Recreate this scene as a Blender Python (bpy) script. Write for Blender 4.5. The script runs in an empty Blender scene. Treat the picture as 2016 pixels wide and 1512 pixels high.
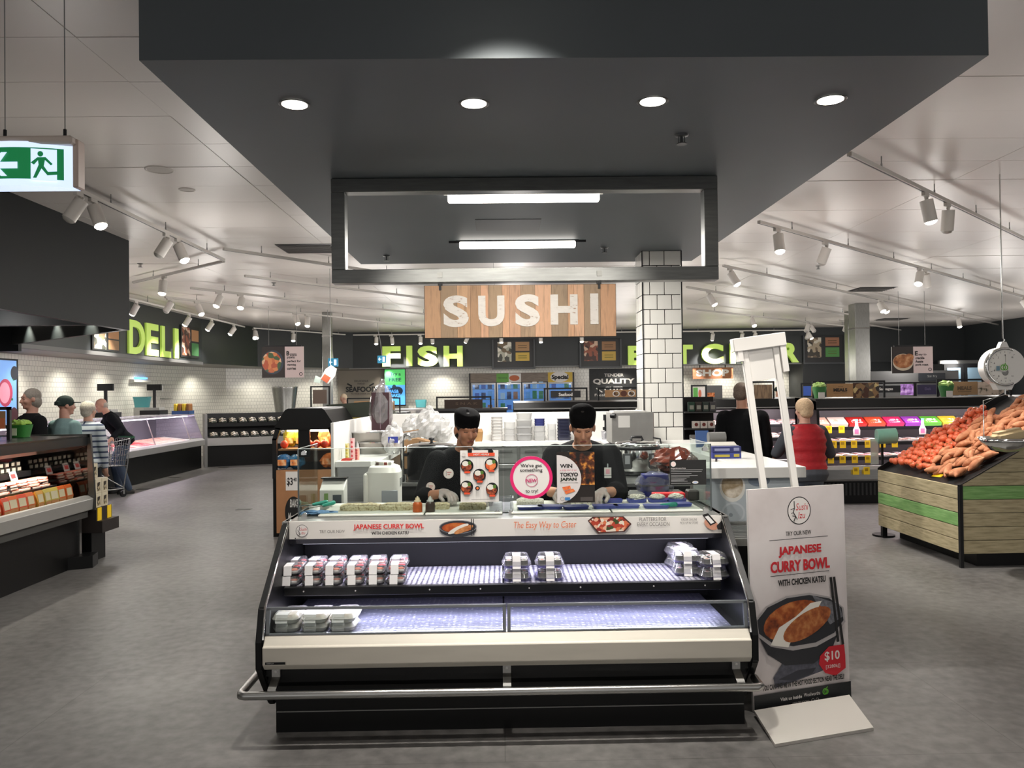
import bpy, bmesh, math, random
from mathutils import Vector, Matrix, noise as mnoise
random.seed(7)
S = bpy.context.scene
COL = S.collection
PI = math.pi
# ---------------------------------------------------------------- camera, world, exposure
H, FPX = 1.68, 1550.0
yaw, pit, rol = math.radians(0.81), math.radians(0.63), 0.012
_f = Vector((math.sin(yaw)*math.cos(pit), math.cos(yaw)*math.cos(pit), math.sin(pit)))
_r = Vector((math.cos(yaw), -math.sin(yaw), 0))
_u = _r.cross(_f)
CR = math.cos(rol)*_r - math.sin(rol)*_u
CU = math.cos(rol)*_u + math.sin(rol)*_r
cd = bpy.data.cameras.new('camera'); cam = bpy.data.objects.new('camera', cd); COL.objects.link(cam)
cd.sensor_fit = 'HORIZONTAL'; cd.sensor_width = 36; cd.lens = FPX/2016*36; cd.clip_start = .05; cd.clip_end = 200
mw = Matrix.Identity(4)
for i in range(3):
    mw[i][0] = CR[i]; mw[i][1] = CU[i]; mw[i][2] = -_f[i]
mw.translation = (0, 0, H)
cam.matrix_world = mw
S.camera = cam
W = bpy.data.worlds.new('store_light'); S.world = W; W.use_nodes = True
W.node_tree.nodes['Background'].inputs[0].default_value = (1.0, .97, .94, 1)
W.node_tree.nodes['Background'].inputs[1].default_value = .5
S.view_settings.view_transform = 'Standard'; S.view_settings.look = 'None'
S.view_settings.exposure = 0.12; S.view_settings.gamma = 1; S.view_settings.use_curve_mapping = False
SPOT_W = 1.0
S.cycles.use_denoising = True
S.cycles.max_bounces = 6; S.cycles.diffuse_bounces = 3; S.cycles.glossy_bounces = 3
S.cycles.transparent_max_bounces = 24; S.cycles.caustics_reflective = False; S.cycles.caustics_refractive = False
S.cycles.sample_clamp_indirect = 4

def ray(px, py):
    return _f*FPX + CR*(px-1008) + CU*(756-py)
def atY(px, py, Y):
    d = ray(px, py); return Vector((0, 0, H)) + d*(Y/d.y)
def atZ(px, py, z):
    d = ray(px, py); return Vector((0, 0, H)) + d*((z-H)/d.z)
def atX(px, py, X):
    d = ray(px, py); return Vector((0, 0, H)) + d*(X/d.x)

# ---------------------------------------------------------------- materials
def lin(h):
    if isinstance(h, (tuple, list)): return tuple(h[:3])
    h = h.lstrip('#'); o = []
    for i in (0, 2, 4):
        c = int(h[i:i+2], 16)/255
        o.append(c/12.92 if c <= .04045 else ((c+.055)/1.055)**2.4)
    return tuple(o)
MATS = {}
def M(col, rough=.5, metal=0, var=0., scale=12, bump=0., bscale=60, spec=.5, em=None, es=0, stretch=None, coat=0):
    key = (str(col), rough, metal, var, scale, bump, bscale, spec, str(em), es, str(stretch), coat)
    if key in MATS: return MATS[key]
    m = bpy.data.materials.new('mat_%d' % len(MATS)); m.use_nodes = True
    nt = m.node_tree; b = nt.nodes['Principled BSDF']
    c = lin(col)
    b.inputs['Base Color'].default_value = (*c, 1)
    b.inputs['Roughness'].default_value = rough; b.inputs['Metallic'].default_value = metal
    b.inputs['Specular IOR Level'].default_value = spec
    if coat: b.inputs['Coat Weight'].default_value = coat
    if em is not None:
        b.inputs['Emission Color'].default_value = (*lin(em), 1); b.inputs['Emission Strength'].default_value = es
    if var or bump:
        tc = nt.nodes.new('ShaderNodeTexCoord'); mp = nt.nodes.new('ShaderNodeMapping')
        nt.links.new(tc.outputs['Object'], mp.inputs[0])
        if stretch: mp.inputs['Scale'].default_value = stretch
    if var:
        n = nt.nodes.new('ShaderNodeTexNoise'); n.inputs['Scale'].default_value = scale; n.inputs['Detail'].default_value = 4
        nt.links.new(mp.outputs[0], n.inputs['Vector'])
        r = nt.nodes.new('ShaderNodeValToRGB'); nt.links.new(n.outputs[0], r.inputs[0])
        r.color_ramp.elements[0].position = .3; r.color_ramp.elements[1].position = .7
        r.color_ramp.elements[0].color = (*[x*(1-var) for x in c], 1)
        r.color_ramp.elements[1].color = (*[min(1, x*(1+var)) for x in c], 1)
        nt.links.new(r.outputs[0], b.inputs['Base Color'])
    if bump:
        n = nt.nodes.new('ShaderNodeTexNoise'); n.inputs['Scale'].default_value = bscale; n.inputs['Detail'].default_value = 3
        nt.links.new(mp.outputs[0], n.inputs['Vector'])
        bp = nt.nodes.new('ShaderNodeBump'); bp.inputs['Strength'].default_value = bump; bp.inputs['Distance'].default_value = .01
        nt.links.new(n.outputs[0], bp.inputs['Height']); nt.links.new(bp.outputs[0], b.inputs['Normal'])
    MATS[key] = m
    return m
def ramp_mat(kind, scale, stops, rough=.5, bump=0, stretch=None, em=0):
    """Voronoi / noise colour patches: printed pictures, food, timber"""
    key = (kind, scale, str(stops), rough, bump, str(stretch), em)
    if key in MATS: return MATS[key]
    m = bpy.data.materials.new('pattern_%d' % len(MATS)); m.use_nodes = True
    nt = m.node_tree; b = nt.nodes['Principled BSDF']; b.inputs['Roughness'].default_value = rough
    tc = nt.nodes.new('ShaderNodeTexCoord'); mp = nt.nodes.new('ShaderNodeMapping'); nt.links.new(tc.outputs['Object'], mp.inputs[0])
    if stretch: mp.inputs['Scale'].default_value = stretch
    if kind == 'voro':
        n = nt.nodes.new('ShaderNodeTexVoronoi'); n.inputs['Scale'].default_value = scale
        nt.links.new(mp.outputs[0], n.inputs['Vector'])
        sp = nt.nodes.new('ShaderNodeSeparateColor'); nt.links.new(n.outputs['Color'], sp.inputs[0]); out = sp.outputs[0]
    else:
        n = nt.nodes.new('ShaderNodeTexNoise'); n.inputs['Scale'].default_value = scale; n.inputs['Detail'].default_value = 5
        nt.links.new(mp.outputs[0], n.inputs['Vector']); out = n.outputs[0]
    r = nt.nodes.new('ShaderNodeValToRGB'); nt.links.new(out, r.inputs[0])
    if kind == 'voro': r.color_ramp.interpolation = 'CONSTANT'
    els = r.color_ramp.elements
    while len(els) < len(stops): els.new(.5)
    for i, (p, c) in enumerate(stops):
        els[i].position = p; els[i].color = (*lin(c), 1)
    nt.links.new(r.outputs[0], b.inputs['Base Color'])
    if em:
        nt.links.new(r.outputs[0], b.inputs['Emission Color']); b.inputs['Emission Strength'].default_value = em
    if bump:
        bp = nt.nodes.new('ShaderNodeBump'); bp.inputs['Strength'].default_value = bump; bp.inputs['Distance'].default_value = .01
        nt.links.new(out, bp.inputs['Height']); nt.links.new(bp.outputs[0], b.inputs['Normal'])
    MATS[key] = m
    return m
def EM(col, s):
    return M('#000000', em=col, es=s, rough=.6)
def glass_mat(tint='#ffffff', refl=.06, rough=.02, milk=0.):
    key = ('glass', tint, refl, rough, milk)
    if key in MATS: return MATS[key]
    m = bpy.data.materials.new('glass_%d' % len(MATS)); m.use_nodes = True
    nt = m.node_tree; nt.nodes.clear()
    o = nt.nodes.new('ShaderNodeOutputMaterial'); t = nt.nodes.new('ShaderNodeBsdfTransparent'); g = nt.nodes.new('ShaderNodeBsdfGlossy')
    t.inputs[0].default_value = (*lin(tint), 1); g.inputs['Roughness'].default_value = rough
    lw = nt.nodes.new('ShaderNodeLayerWeight'); lw.inputs[0].default_value = .3
    ma = nt.nodes.new('ShaderNodeMath'); ma.operation = 'MULTIPLY_ADD'; ma.inputs[1].default_value = .35; ma.inputs[2].default_value = refl
    nt.links.new(lw.outputs['Fresnel'], ma.inputs[0])
    mx = nt.nodes.new('ShaderNodeMixShader')
    nt.links.new(ma.outputs[0], mx.inputs[0]); nt.links.new(t.outputs[0], mx.inputs[1]); nt.links.new(g.outputs[0], mx.inputs[2])
    last = mx
    if milk:
        df = nt.nodes.new('ShaderNodeBsdfDiffuse'); df.inputs[0].default_value = (.9, .9, .9, 1)
        m2 = nt.nodes.new('ShaderNodeMixShader'); m2.inputs[0].default_value = milk
        nt.links.new(mx.outputs[0], m2.inputs[1]); nt.links.new(df.outputs[0], m2.inputs[2]); last = m2
    nt.links.new(last.outputs[0], o.inputs[0])
    MATS[key] = m
    return m

BLACK = M('#111214', .45, spec=.35); BLACKM = M('#090a0b', .4, spec=.3); CHAR = M('#2d3032', .55, var=.08, scale=3)
WHITE = M('#e4e2de', .5); OFFW = M('#cfcdc8', .55); CREAM = M('#d6d0c3', .4, var=.05, scale=3, stretch=(1, 6, 6)); GREY = M('#8a8a88', .5)
STEEL = M('#b4b4b2', .28, 1, var=.06, scale=8, stretch=(1, 12, 12)); STEELB = M('#8f8f8c', .35, 1, var=.12, scale=10, stretch=(8, 8, 1))
CHROME = M('#d8d8d6', .12, 1); GLASS = glass_mat('#f4f8f6', 0.); PLASTIC = glass_mat('#f6f6fa', .10, .08, .08)
LIT = EM('#fff6e6', 14); LIME = EM('#b6ee3a', 1.3); RED = M('#c81f24', .5); PRINTW = M('#dedad6', .6); PRINTK = M('#141414', .6)

# ---------------------------------------------------------------- mesh building
def rotm(axis, ang): return Matrix.Rotation(ang, 4, axis)
def frame(o, r, u):
    r = Vector(r).normalized(); u = Vector(u).normalized(); n = r.cross(u)
    m = Matrix.Identity(4)
    for i in range(3):
        m[i][0] = r[i]; m[i][1] = u[i]; m[i][2] = n[i]; m[i][3] = o[i]
    return m
class MB:
    def __init__(s): s.v = []; s.f = []; s.m = []; s.s = []
    def add(s, vs, fs, mat=None, smooth=False, T=None):
        b = len(s.v)
        for p in vs:
            p = Vector(p); s.v.append(T @ p if T is not None else p)
        for f in fs:
            s.f.append([b+i for i in f]); s.m.append(mat); s.s.append(smooth)
        return s
    def box(s, x0, x1, y0, y1, z0, z1, mat=None, T=None):
        vs = [(x, y, z) for z in (z0, z1) for y in (y0, y1) for x in (x0, x1)]
        return s.add(vs, [(0, 2, 3, 1), (4, 5, 7, 6), (0, 1, 5, 4), (2, 6, 7, 3), (0, 4, 6, 2), (1, 3, 7, 5)], mat, False, T)
    def cbox(s, c, d, mat=None, T=None):
        return s.box(c[0]-d[0]/2, c[0]+d[0]/2, c[1]-d[1]/2, c[1]+d[1]/2, c[2]-d[2]/2, c[2]+d[2]/2, mat, T)
    def prism(s, poly, ax, a, b, mat=None, T=None):
        """poly of 2D points extruded along ax: 'x' (y,z) 'y' (x,z) 'z' (x,y)"""
        def mk(p, q):
            return {'x': (q, p[0], p[1]), 'y': (p[0], q, p[1]), 'z': (p[0], p[1], q)}[ax]
        n = len(poly); vs = [mk(p, a) for p in poly]+[mk(p, b) for p in poly]
        fs = [list(range(n))[::-1], list(range(n, 2*n))]+[(i, (i+1) % n, n+(i+1) % n, n+i) for i in range(n)]
        return s.add(vs, fs, mat, False, T)
    def rings(s, rings, mat=None, smooth=True, caps=True, T=None):
        n = len(rings[0]); vs = [p for r in rings for p in r]; fs = []
        for k in range(len(rings)-1):
            for i in range(n):
                j = (i+1) % n; fs.append((k*n+i, k*n+j, (k+1)*n+j, (k+1)*n+i))
        s.add(vs, fs, mat, smooth, T)
        if caps:
            s.add(rings[0], [list(range(n))[::-1]], mat, False, T); s.add(rings[-1], [list(range(n))], mat, False, T)
        return s
    def cyl(s, p0, p1, r0, r1=None, n=12, mat=None, caps=True, T=None, smooth=True):
        p0 = Vector(p0); p1 = Vector(p1); r1 = r0 if r1 is None else r1
        q = (p1-p0).to_track_quat('Z', 'Y')
        R = [[c + q @ Vector((r*math.cos(2*PI*i/n), r*math.sin(2*PI*i/n), 0)) for i in range(n)] for c, r in ((p0, r0), (p1, r1))]
        return s.rings(R, mat, smooth, caps, T)
    def lathe(s, prof, c=(0, 0, 0), n=16, mat=None, T=None, caps=True, sx=1, sy=1):
        R = [[Vector((c[0]+r*sx*math.cos(2*PI*i/n), c[1]+r*sy*math.sin(2*PI*i/n), c[2]+z)) for i in range(n)] for r, z in prof]
        return s.rings(R, mat, True, caps, T)
    def ball(s, c, r, n=10, k=6, mat=None, T=None):
        if not isinstance(r, (tuple, list, Vector)): r = (r, r, r)
        c = Vector(c); R = []
        for j in range(1, k):
            a = -PI/2+PI*j/k
            R.append([c+Vector((r[0]*math.cos(a)*math.cos(2*PI*i/n), r[1]*math.cos(a)*math.sin(2*PI*i/n), r[2]*math.sin(a))) for i in range(n)])
        s.rings(R, mat, True, False, T)
        s.add([c-Vector((0, 0, r[2]))]+R[0], [(0, (i+1) % n+1, i+1) for i in range(n)], mat, True, T)
        s.add([c+Vector((0, 0, r[2]))]+R[-1], [(0, i+1, (i+1) % n+1) for i in range(n)], mat, True, T)
        return s
    def capsule(s, p0, p1, r0, r1, n=12, mat=None, T=None, sx=1):
        p0 = Vector(p0); p1 = Vector(p1); q = (p1-p0).to_track_quat('Z', 'Y'); L = (p1-p0).length; R = []
        pr = [(r0*math.cos(a), r0*math.sin(a)) for a in (-1.4, -.9, -.45, 0)]+[(r1*math.cos(a), L+r1*math.sin(a)) for a in (0, .45, .9, 1.4)]
        for r, z in pr:
            R.append([p0+q @ Vector((sx*r*math.cos(2*PI*i/n), r*math.sin(2*PI*i/n), z)) for i in range(n)])
        return s.rings(R, mat, True, True, T)
    def tube(s, pts, r, n=8, mat=None, T=None):
        pts = [Vector(p) for p in pts]; R = []; up = None
        for i, p in enumerate(pts):
            a = pts[max(i-1, 0)]; b = pts[min(i+1, len(pts)-1)]; d = (b-a).normalized()
            if up is None:
                up = Vector((0, 0, 1)) if abs(d.z) < .9 else Vector((1, 0, 0))
            x = d.cross(up).normalized(); y = x.cross(d).normalized(); up = y
            R.append([p+x*r*math.cos(2*PI*k/n)+y*r*math.sin(2*PI*k/n) for k in range(n)])
        return s.rings(R, mat, True, True, T)
    def quad(s, a, b, c, d, mat=None): return s.add([a, b, c, d], [(0, 1, 2, 3)], mat)

OFF = {}
def obj(name, mb, mat=None, parent=None, bev=0, seg=1, kind=None, label=None, cat=None, group=None, auto=False):
    me = bpy.data.meshes.new(name)
    off = OFF.get(parent.name) if parent is not None else None
    vs = [v-off for v in mb.v] if off is not None else mb.v
    me.from_pydata([tuple(v) for v in vs], [], mb.f)
    slots = []
    for mm in mb.m:
        mm = mm or mat
        if mm not in slots: slots.append(mm)
    for mm in slots: me.materials.append(mm)
    for p, mm, sm in zip(me.polygons, mb.m, mb.s):
        p.material_index = slots.index(mm or mat); p.use_smooth = sm
    if bev:
        bm = bmesh.new(); bm.from_mesh(me)
        es = [e for e in bm.edges if len(e.link_faces) == 2 and e.calc_face_angle(0) > .5]
        bmesh.ops.bevel(bm, geom=es, offset=bev, segments=seg, affect='EDGES', clamp_overlap=True)
        bm.to_mesh(me); bm.free()
    me.update()
    o = bpy.data.objects.new(name, me); COL.objects.link(o)
    if parent is not None:
        o.parent = parent
        if off is not None: OFF[o.name] = off
    tag(o, label, cat, group, kind)
    return o
def tag(o, label=None, cat=None, group=None, kind=None):
    if label: o['label'] = label
    if cat: o['category'] = cat
    if group: o['group'] = group
    if kind: o['kind'] = kind
    return o
def thing(name, label, cat, loc=(0, 0, 0), rz=0, group=None, world=False):
    """world: the children are given in world coordinates, loc is only where the base stands"""
    o = bpy.data.objects.new(name, None); COL.objects.link(o); o.empty_display_size = .1
    o.location = loc; o.rotation_euler = (0, 0, rz)
    if world: OFF[o.name] = Vector(loc)
    return tag(o, label, cat, group)
def struct(name, mb, mat, bev=0, parent=None):
    return obj(name, mb, mat, parent, bev, kind=None if parent else 'structure')
def dup(root, loc, rz=None, label=None, group=None, scale=None):
    r = root.copy(); COL.objects.link(r); r.location = loc
    if rz is not None: r.rotation_euler = (0, 0, rz)
    if scale is not None: r.scale = scale if isinstance(scale, (tuple, list)) else (scale,)*3
    if label: r['label'] = label
    if group: r['group'] = group
    for ch in list(root.children):
        c = ch.copy(); COL.objects.link(c); c.parent = r
        for g in ch.children:
            d = g.copy(); COL.objects.link(d); d.parent = c
    return r
def hide_proto(r): pass
# text -> mesh data (verts, faces) fitted in a box
TXT = {}
def text_mesh(body, bold=0., res=3, shear=0., space=1., lh=1.):
    key = (body, bold, res, shear, space, lh)
    if key in TXT: return TXT[key]
    c = bpy.data.curves.new('t', 'FONT'); c.body = body; c.offset = bold; c.resolution_u = res; c.shear = shear
    c.space_character = space; c.space_line = lh; c.align_x = 'CENTER'; c.fill_mode = 'FRONT'
    o = bpy.data.objects.new('t', c); COL.objects.link(o)
    me = bpy.data.meshes.new_from_object(o.evaluated_get(bpy.context.evaluated_depsgraph_get()))
    v = [tuple(p.co) for p in me.vertices]; f = [tuple(p.vertices) for p in me.polygons]
    bpy.data.objects.remove(o); bpy.data.curves.remove(c); bpy.data.meshes.remove(me)
    TXT[key] = (v, f)
    return v, f
def put_text(mb, body, box, T, mat, z=0., bold=0., shear=0., keep=False, depth=0, res=3, lh=1., space=1., warp=None):
    """box = (x0,y0,x1,y1) in the panel frame T; keep: uniform scale by height, centred"""
    v, f = text_mesh(body, bold, res, shear, space, lh)
    if not v: return
    xs = [p[0] for p in v]; ys = [p[1] for p in v]
    a, b, c, d = min(xs), max(xs), min(ys), max(ys)
    sx = (box[2]-box[0])/(b-a); sy = (box[3]-box[1])/(d-c)
    if keep:
        sx = sy = min(abs(sx), abs(sy))
    cx = (box[0]+box[2])/2; cy = (box[1]+box[3])/2
    pts = [((p[0]-(a+b)/2)*sx+cx, (p[1]-(c+d)/2)*sy+cy) for p in v]
    if warp: pts = [warp(*p) for p in pts]
    mb.add([(x, y, z+depth) for x, y in pts], f, mat, False, T)
    if depth:
        cnt = {}
        for q in f:
            for i in range(len(q)):
                e = (q[i], q[(i+1) % len(q)]); cnt[e] = 1
        side = [e for e in cnt if (e[1], e[0]) not in cnt]
        vs = []; fs = []
        for i, j in side:
            k = len(vs); vs += [(*pts[i], z), (*pts[j], z), (*pts[j], z+depth), (*pts[i], z+depth)]; fs.append((k, k+1, k+2, k+3))
        mb.add(vs, fs, mat, False, T)
class Print:
    """flat print on a panel; u,v in photo pixels mapped to the panel frame"""
    def __init__(s, T, px, size):
        s.T = T; s.px = px; s.w, s.h = size; s.mb = MB(); s.tx = MB(); s.k = 0
    def xy(s, x, y):
        a, b, c, d = s.px
        return ((x-a)/(c-a)*s.w, (d-y)/(d-b)*s.h)
    def z(s): s.k += 1; return .0015+s.k*.0003
    def poly(s, pts, mat):
        z = s.z(); p = [(*s.xy(*q), z) for q in pts]
        n = len(p); a = sum(p[i][0]*p[(i+1) % n][1]-p[(i+1) % n][0]*p[i][1] for i in range(n))
        if a < 0: p = p[::-1]
        s.mb.add(p, [list(range(n))], mat, False, s.T); return s
    def rect(s, x0, y0, x1, y1, mat): return s.poly([(x0, y0), (x1, y0), (x1, y1), (x0, y1)], mat)
    def ell(s, cx, cy, rx, ry, mat, n=24, rot=0):
        c, t = math.cos(rot), math.sin(rot)
        return s.poly([(cx+rx*math.cos(2*PI*i/n)*c-ry*math.sin(2*PI*i/n)*t, cy+rx*math.cos(2*PI*i/n)*t+ry*math.sin(2*PI*i/n)*c) for i in range(n)], mat)
    def ring(s, cx, cy, rx, ry, w, mat, n=28):
        z = s.z(); vs = []
        for i in range(n):
            a = 2*PI*i/n
            vs += [(*s.xy(cx+rx*math.cos(a), cy-ry*math.sin(a)), z), (*s.xy(cx+(rx-w)*math.cos(a), cy-(ry-w)*math.sin(a)), z)]
        s.mb.add(vs, [(2*i, (2*i+2) % (2*n), (2*i+3) % (2*n), 2*i+1) for i in range(n)], mat, False, s.T); return s
    def line(s, x0, y0, x1, y1, w, mat):
        d = Vector((x1-x0, y1-y0)).normalized()*w/2
        return s.poly([(x0-d.y, y0+d.x), (x1-d.y, y1+d.x), (x1+d.y, y1-d.x), (x0+d.y, y0-d.x)], mat)
    def text(s, t, x0, y0, x1, y1, mat, **k):
        a = s.xy(x0, y1); b = s.xy(x1, y0)
        put_text(s.tx, t, (a[0], a[1], b[0], b[1]), s.T, mat, s.z(), **k); return s
    def done(s, parent, pn='print', tn='lettering'):
        r = []
        if s.mb.v: r.append(obj(pn, s.mb, PRINTW, parent))
        if s.tx.v: r.append(obj(tn, s.tx, PRINTK, parent))
        return r
# ================================================================ STRUCTURE
ZC = 3.6
def brick_mat(col, grout, w, h, gap, rough=.25, swz=True, off=.5, var=.03):
    m = bpy.data.materials.new('tiling_%d' % len(MATS)); MATS[m.name] = m; m.use_nodes = True
    nt = m.node_tree; b = nt.nodes['Principled BSDF']; b.inputs['Roughness'].default_value = rough
    tc = nt.nodes.new('ShaderNodeTexCoord'); sp = nt.nodes.new('ShaderNodeSeparateXYZ'); cb = nt.nodes.new('ShaderNodeCombineXYZ')
    nt.links.new(tc.outputs['Object'], sp.inputs[0])
    nt.links.new(sp.outputs[0], cb.inputs[0]); nt.links.new(sp.outputs[2 if swz else 1], cb.inputs[1])
    br = nt.nodes.new('ShaderNodeTexBrick'); br.offset = off
    nt.links.new(cb.outputs[0], br.inputs['Vector'])
    c = lin(col); br.inputs['Color1'].default_value = (*[x*(1+var) for x in c], 1); br.inputs['Color2'].default_value = (*[x*(1-var) for x in c], 1)
    br.inputs['Mortar'].default_value = (*lin(grout), 1); br.inputs['Scale'].default_value = 1
    br.inputs['Mortar Size'].default_value = gap; br.inputs['Brick Width'].default_value = w; br.inputs['Row Height'].default_value = h
    nt.links.new(br.outputs[0], b.inputs['Base Color'])
    bp = nt.nodes.new('ShaderNodeBump'); bp.inputs['Strength'].default_value = .3; bp.inputs['Distance'].default_value = .004
    inv = nt.nodes.new('ShaderNodeMath'); inv.operation = 'SUBTRACT'; inv.inputs[0].default_value = 1
    nt.links.new(br.outputs['Fac'], inv.inputs[1]); nt.links.new(inv.outputs[0], bp.inputs['Height']); nt.links.new(bp.outputs[0], b.inputs['Normal'])
    return m
def floor_mat():
    m = brick_mat('#676563', '#575553', 2.4, 1.2, .003, .42, False, .5, .015)
    nt = m.node_tree; b = nt.nodes['Principled BSDF']; br = [n for n in nt.nodes if n.type == 'TEX_BRICK'][0]
    tc = nt.nodes.new('ShaderNodeTexCoord'); n = nt.nodes.new('ShaderNodeTexNoise'); n.inputs['Scale'].default_value = .8; n.inputs['Detail'].default_value = 7
    n2 = nt.nodes.new('ShaderNodeTexNoise'); n2.inputs['Scale'].default_value = 14; n2.inputs['Detail'].default_value = 5
    nt.links.new(tc.outputs['Object'], n.inputs['Vector']); nt.links.new(tc.outputs['Object'], n2.inputs['Vector'])
    ad = nt.nodes.new('ShaderNodeMath'); ad.operation = 'ADD'; nt.links.new(n.outputs[0], ad.inputs[0]); nt.links.new(n2.outputs[0], ad.inputs[1])
    r = nt.nodes.new('ShaderNodeMapRange'); r.inputs[1].default_value = .7; r.inputs[2].default_value = 1.3; r.inputs[3].default_value = .6; r.inputs[4].default_value = 1.4
    nt.links.new(ad.outputs[0], r.inputs[0])
    mx = nt.nodes.new('ShaderNodeMix'); mx.data_type = 'RGBA'; mx.blend_type = 'MULTIPLY'; mx.inputs[0].default_value = 1
    nt.links.new(br.outputs[0], mx.inputs[6]); nt.links.new(r.outputs[0], mx.inputs[7]); nt.links.new(mx.outputs[2], b.inputs['Base Color'])
    return m
fl = struct('floor', MB().box(-14, 16, -4, 27, -.1, 0), floor_mat())
CEILM = M('#ddd6d0', .38, var=.015, scale=1.5)
ce = struct('ceiling', MB().box(-14, 16, -4, 27, ZC+.012, ZC+.1), M('#8d8883', .7))
pm = None
NOCEIL = lambda x0, x1, y0, y1: (x0 > -1.6 and x1 < 2.2 and y0 > 3.4 and y1 < 8.6) or (x1 < -4.4 and y1 < 11)
xs = [-6.54, -4.39, -2.24, -.09, 2.06, 4.21, 6.36, 8.51]
for j in range(27):
    y0 = 1.8+.6*j
    for i in range(len(xs)-1):
        if NOCEIL(xs[i], xs[i+1], y0, y0+.6): continue
        dz = random.uniform(0, .004) if random.random() < .3 else 0
        if pm is None:
            o = obj('panel', MB().box(.003, 2.147, .003, .597, 0, .012), CEILM, ce); pm = o
        else:
            o = pm.copy(); COL.objects.link(o)
        o.location = (xs[i], y0, ZC-dz)
far = MB()
for (a, b, c, d) in ((-14, -6.54, 1.8, 27), (8.51, 16, 1.8, 27), (-6.54, 8.51, 18, 27), (-14, 16, -4, 1.8)): far.box(a, b, c, d, ZC, ZC+.012)
obj('plain_panel', far, CEILM, ce)
# kiosk bulkhead
BKM = M('#50575b', .6, var=.05, scale=1.2)
bk = struct('ceiling_bulkhead', MB().box(-1.52, 2.12, 3.35, 8.65, 3.11, ZC+.02), BKM)
h = atZ(1000, 443, 3.11)
obj('access_panel', MB().box(h.x-.27, h.x+.27, h.y-.22, h.y+.22, 3.107, 3.113), M('#4a4e51', .6), bk)
ap = MB()
for a, b, c, d in ((-.275, .275, -.225, -.22), (-.275, .275, .22, .225), (-.275, -.27, -.22, .22), (.27, .275, -.22, .22)):
    ap.box(h.x+a, h.x+b, h.y+c, h.y+d, 3.1085, 3.113)
obj('access_panel_joint', ap, BLACK, bk)
# left bulkhead, hollow, with an angled end
DARK = M('#15181a', .6, var=.06, scale=1.5, spec=.25)
def wall_seg(name, p, q, z0, z1, mat, th=.08, kind='structure', parent=None):
    p = Vector(p); q = Vector(q); L = (q-p).length
    o = obj(name, MB().box(0, L, 0, th, z0, z1), mat, parent, kind=kind if parent is None else None)
    o.location = (p.x, p.y, 0); o.rotation_euler = (0, 0, math.atan2(q.y-p.y, q.x-p.x))
    return o
lb = struct('ceiling_bulkhead_left', MB().box(-4.62, -4.54, -1, 9.7, 2.5, ZC+.02), DARK)
wall_seg('end_panel', (-4.56, 9.7), (-7.4, 12.1), 2.5, ZC, DARK, .06, parent=lb)
obj('lid', MB().prism([(-4.6, -1), (-4.6, 9.7), (-7.4, 12.05), (-9, 12.05), (-9, -1)], 'z', 2.86, 2.92), DARK, lb)
obj('lower_edge', MB().box(-9, -4.62, 8.9, 9.0, 2.5, 2.86).box(-9, -7.3, 12.02, 12.1, 2.4, ZC), DARK, lb)
# back of the shop: dark fascia over a recessed white tiled wall
FASC = M('#25292b', .5, var=.08, scale=1.2)
TILEB = brick_mat('#e6e3da', '#aeaba3', .1, .1, .004)
FP = [(-7.5, 12.1), (-7.5, 19.6), (-6.9, 22.2), (-5.3, 24.0), (-4.6, 24.5), (14.5, 24.5)]
WP = [(-9.0, 11.5), (-9.0, 20.2), (-8.2, 23.4), (-6.2, 25.4), (-5.2, 25.8), (9.5, 25.8)]
nf = 0
for i in range(len(FP)-1):
    wall_seg('wall_fascia_%s' % ('left', 'left_bend', 'corner', 'corner_bend', 'back')[i], FP[i+1], FP[i], 2.5, ZC, FASC, .1)
for i in range(len(WP)-1):
    wall_seg('wall_%s' % ('deli', 'deli_bend', 'corner', 'seafood_bend', 'back')[i], WP[i+1], WP[i], 0, 2.75, TILEB, .1)
sof = MB()
for i in range(len(FP)-2):
    sof.add([(*FP[i], 2.5), (*FP[i+1], 2.5), (*WP[i+1], 2.5), (*WP[i], 2.5)], [(0, 1, 2, 3)])
sof.add([(*FP[4], 2.5), (9.5, 24.5, 2.5), (9.5, 25.8, 2.5), (*WP[4], 2.5)], [(0, 1, 2, 3)])
struct('ceiling_soffit', sof, M('#8d8a86', .5))
wall_seg('trim_1', (-4.7, 24.47), (9.5, 24.47), 2.47, 2.53, M('#8b8a88', .4), .1)
wall_seg('trim_2', (-7.47, 19.6), (-7.47, 12.1), 2.46, 2.53, M('#5c5c5b', .5), .1)
struct('wall_right', MB().box(14.5, 14.6, 2, 24.6, 0, ZC), FASC)
struct('wall_back_right', MB().box(9.5, 14.6, 24.6, 24.7, 0, 2.6), FASC)
struct('wall_left', MB().box(-14, -13.9, -4, 27, 0, ZC), M('#5a5b5c', .6))
struct('wall_recess_end', MB().box(9.45, 9.5, 24.5, 25.8, 0, 2.5), FASC)
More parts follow.
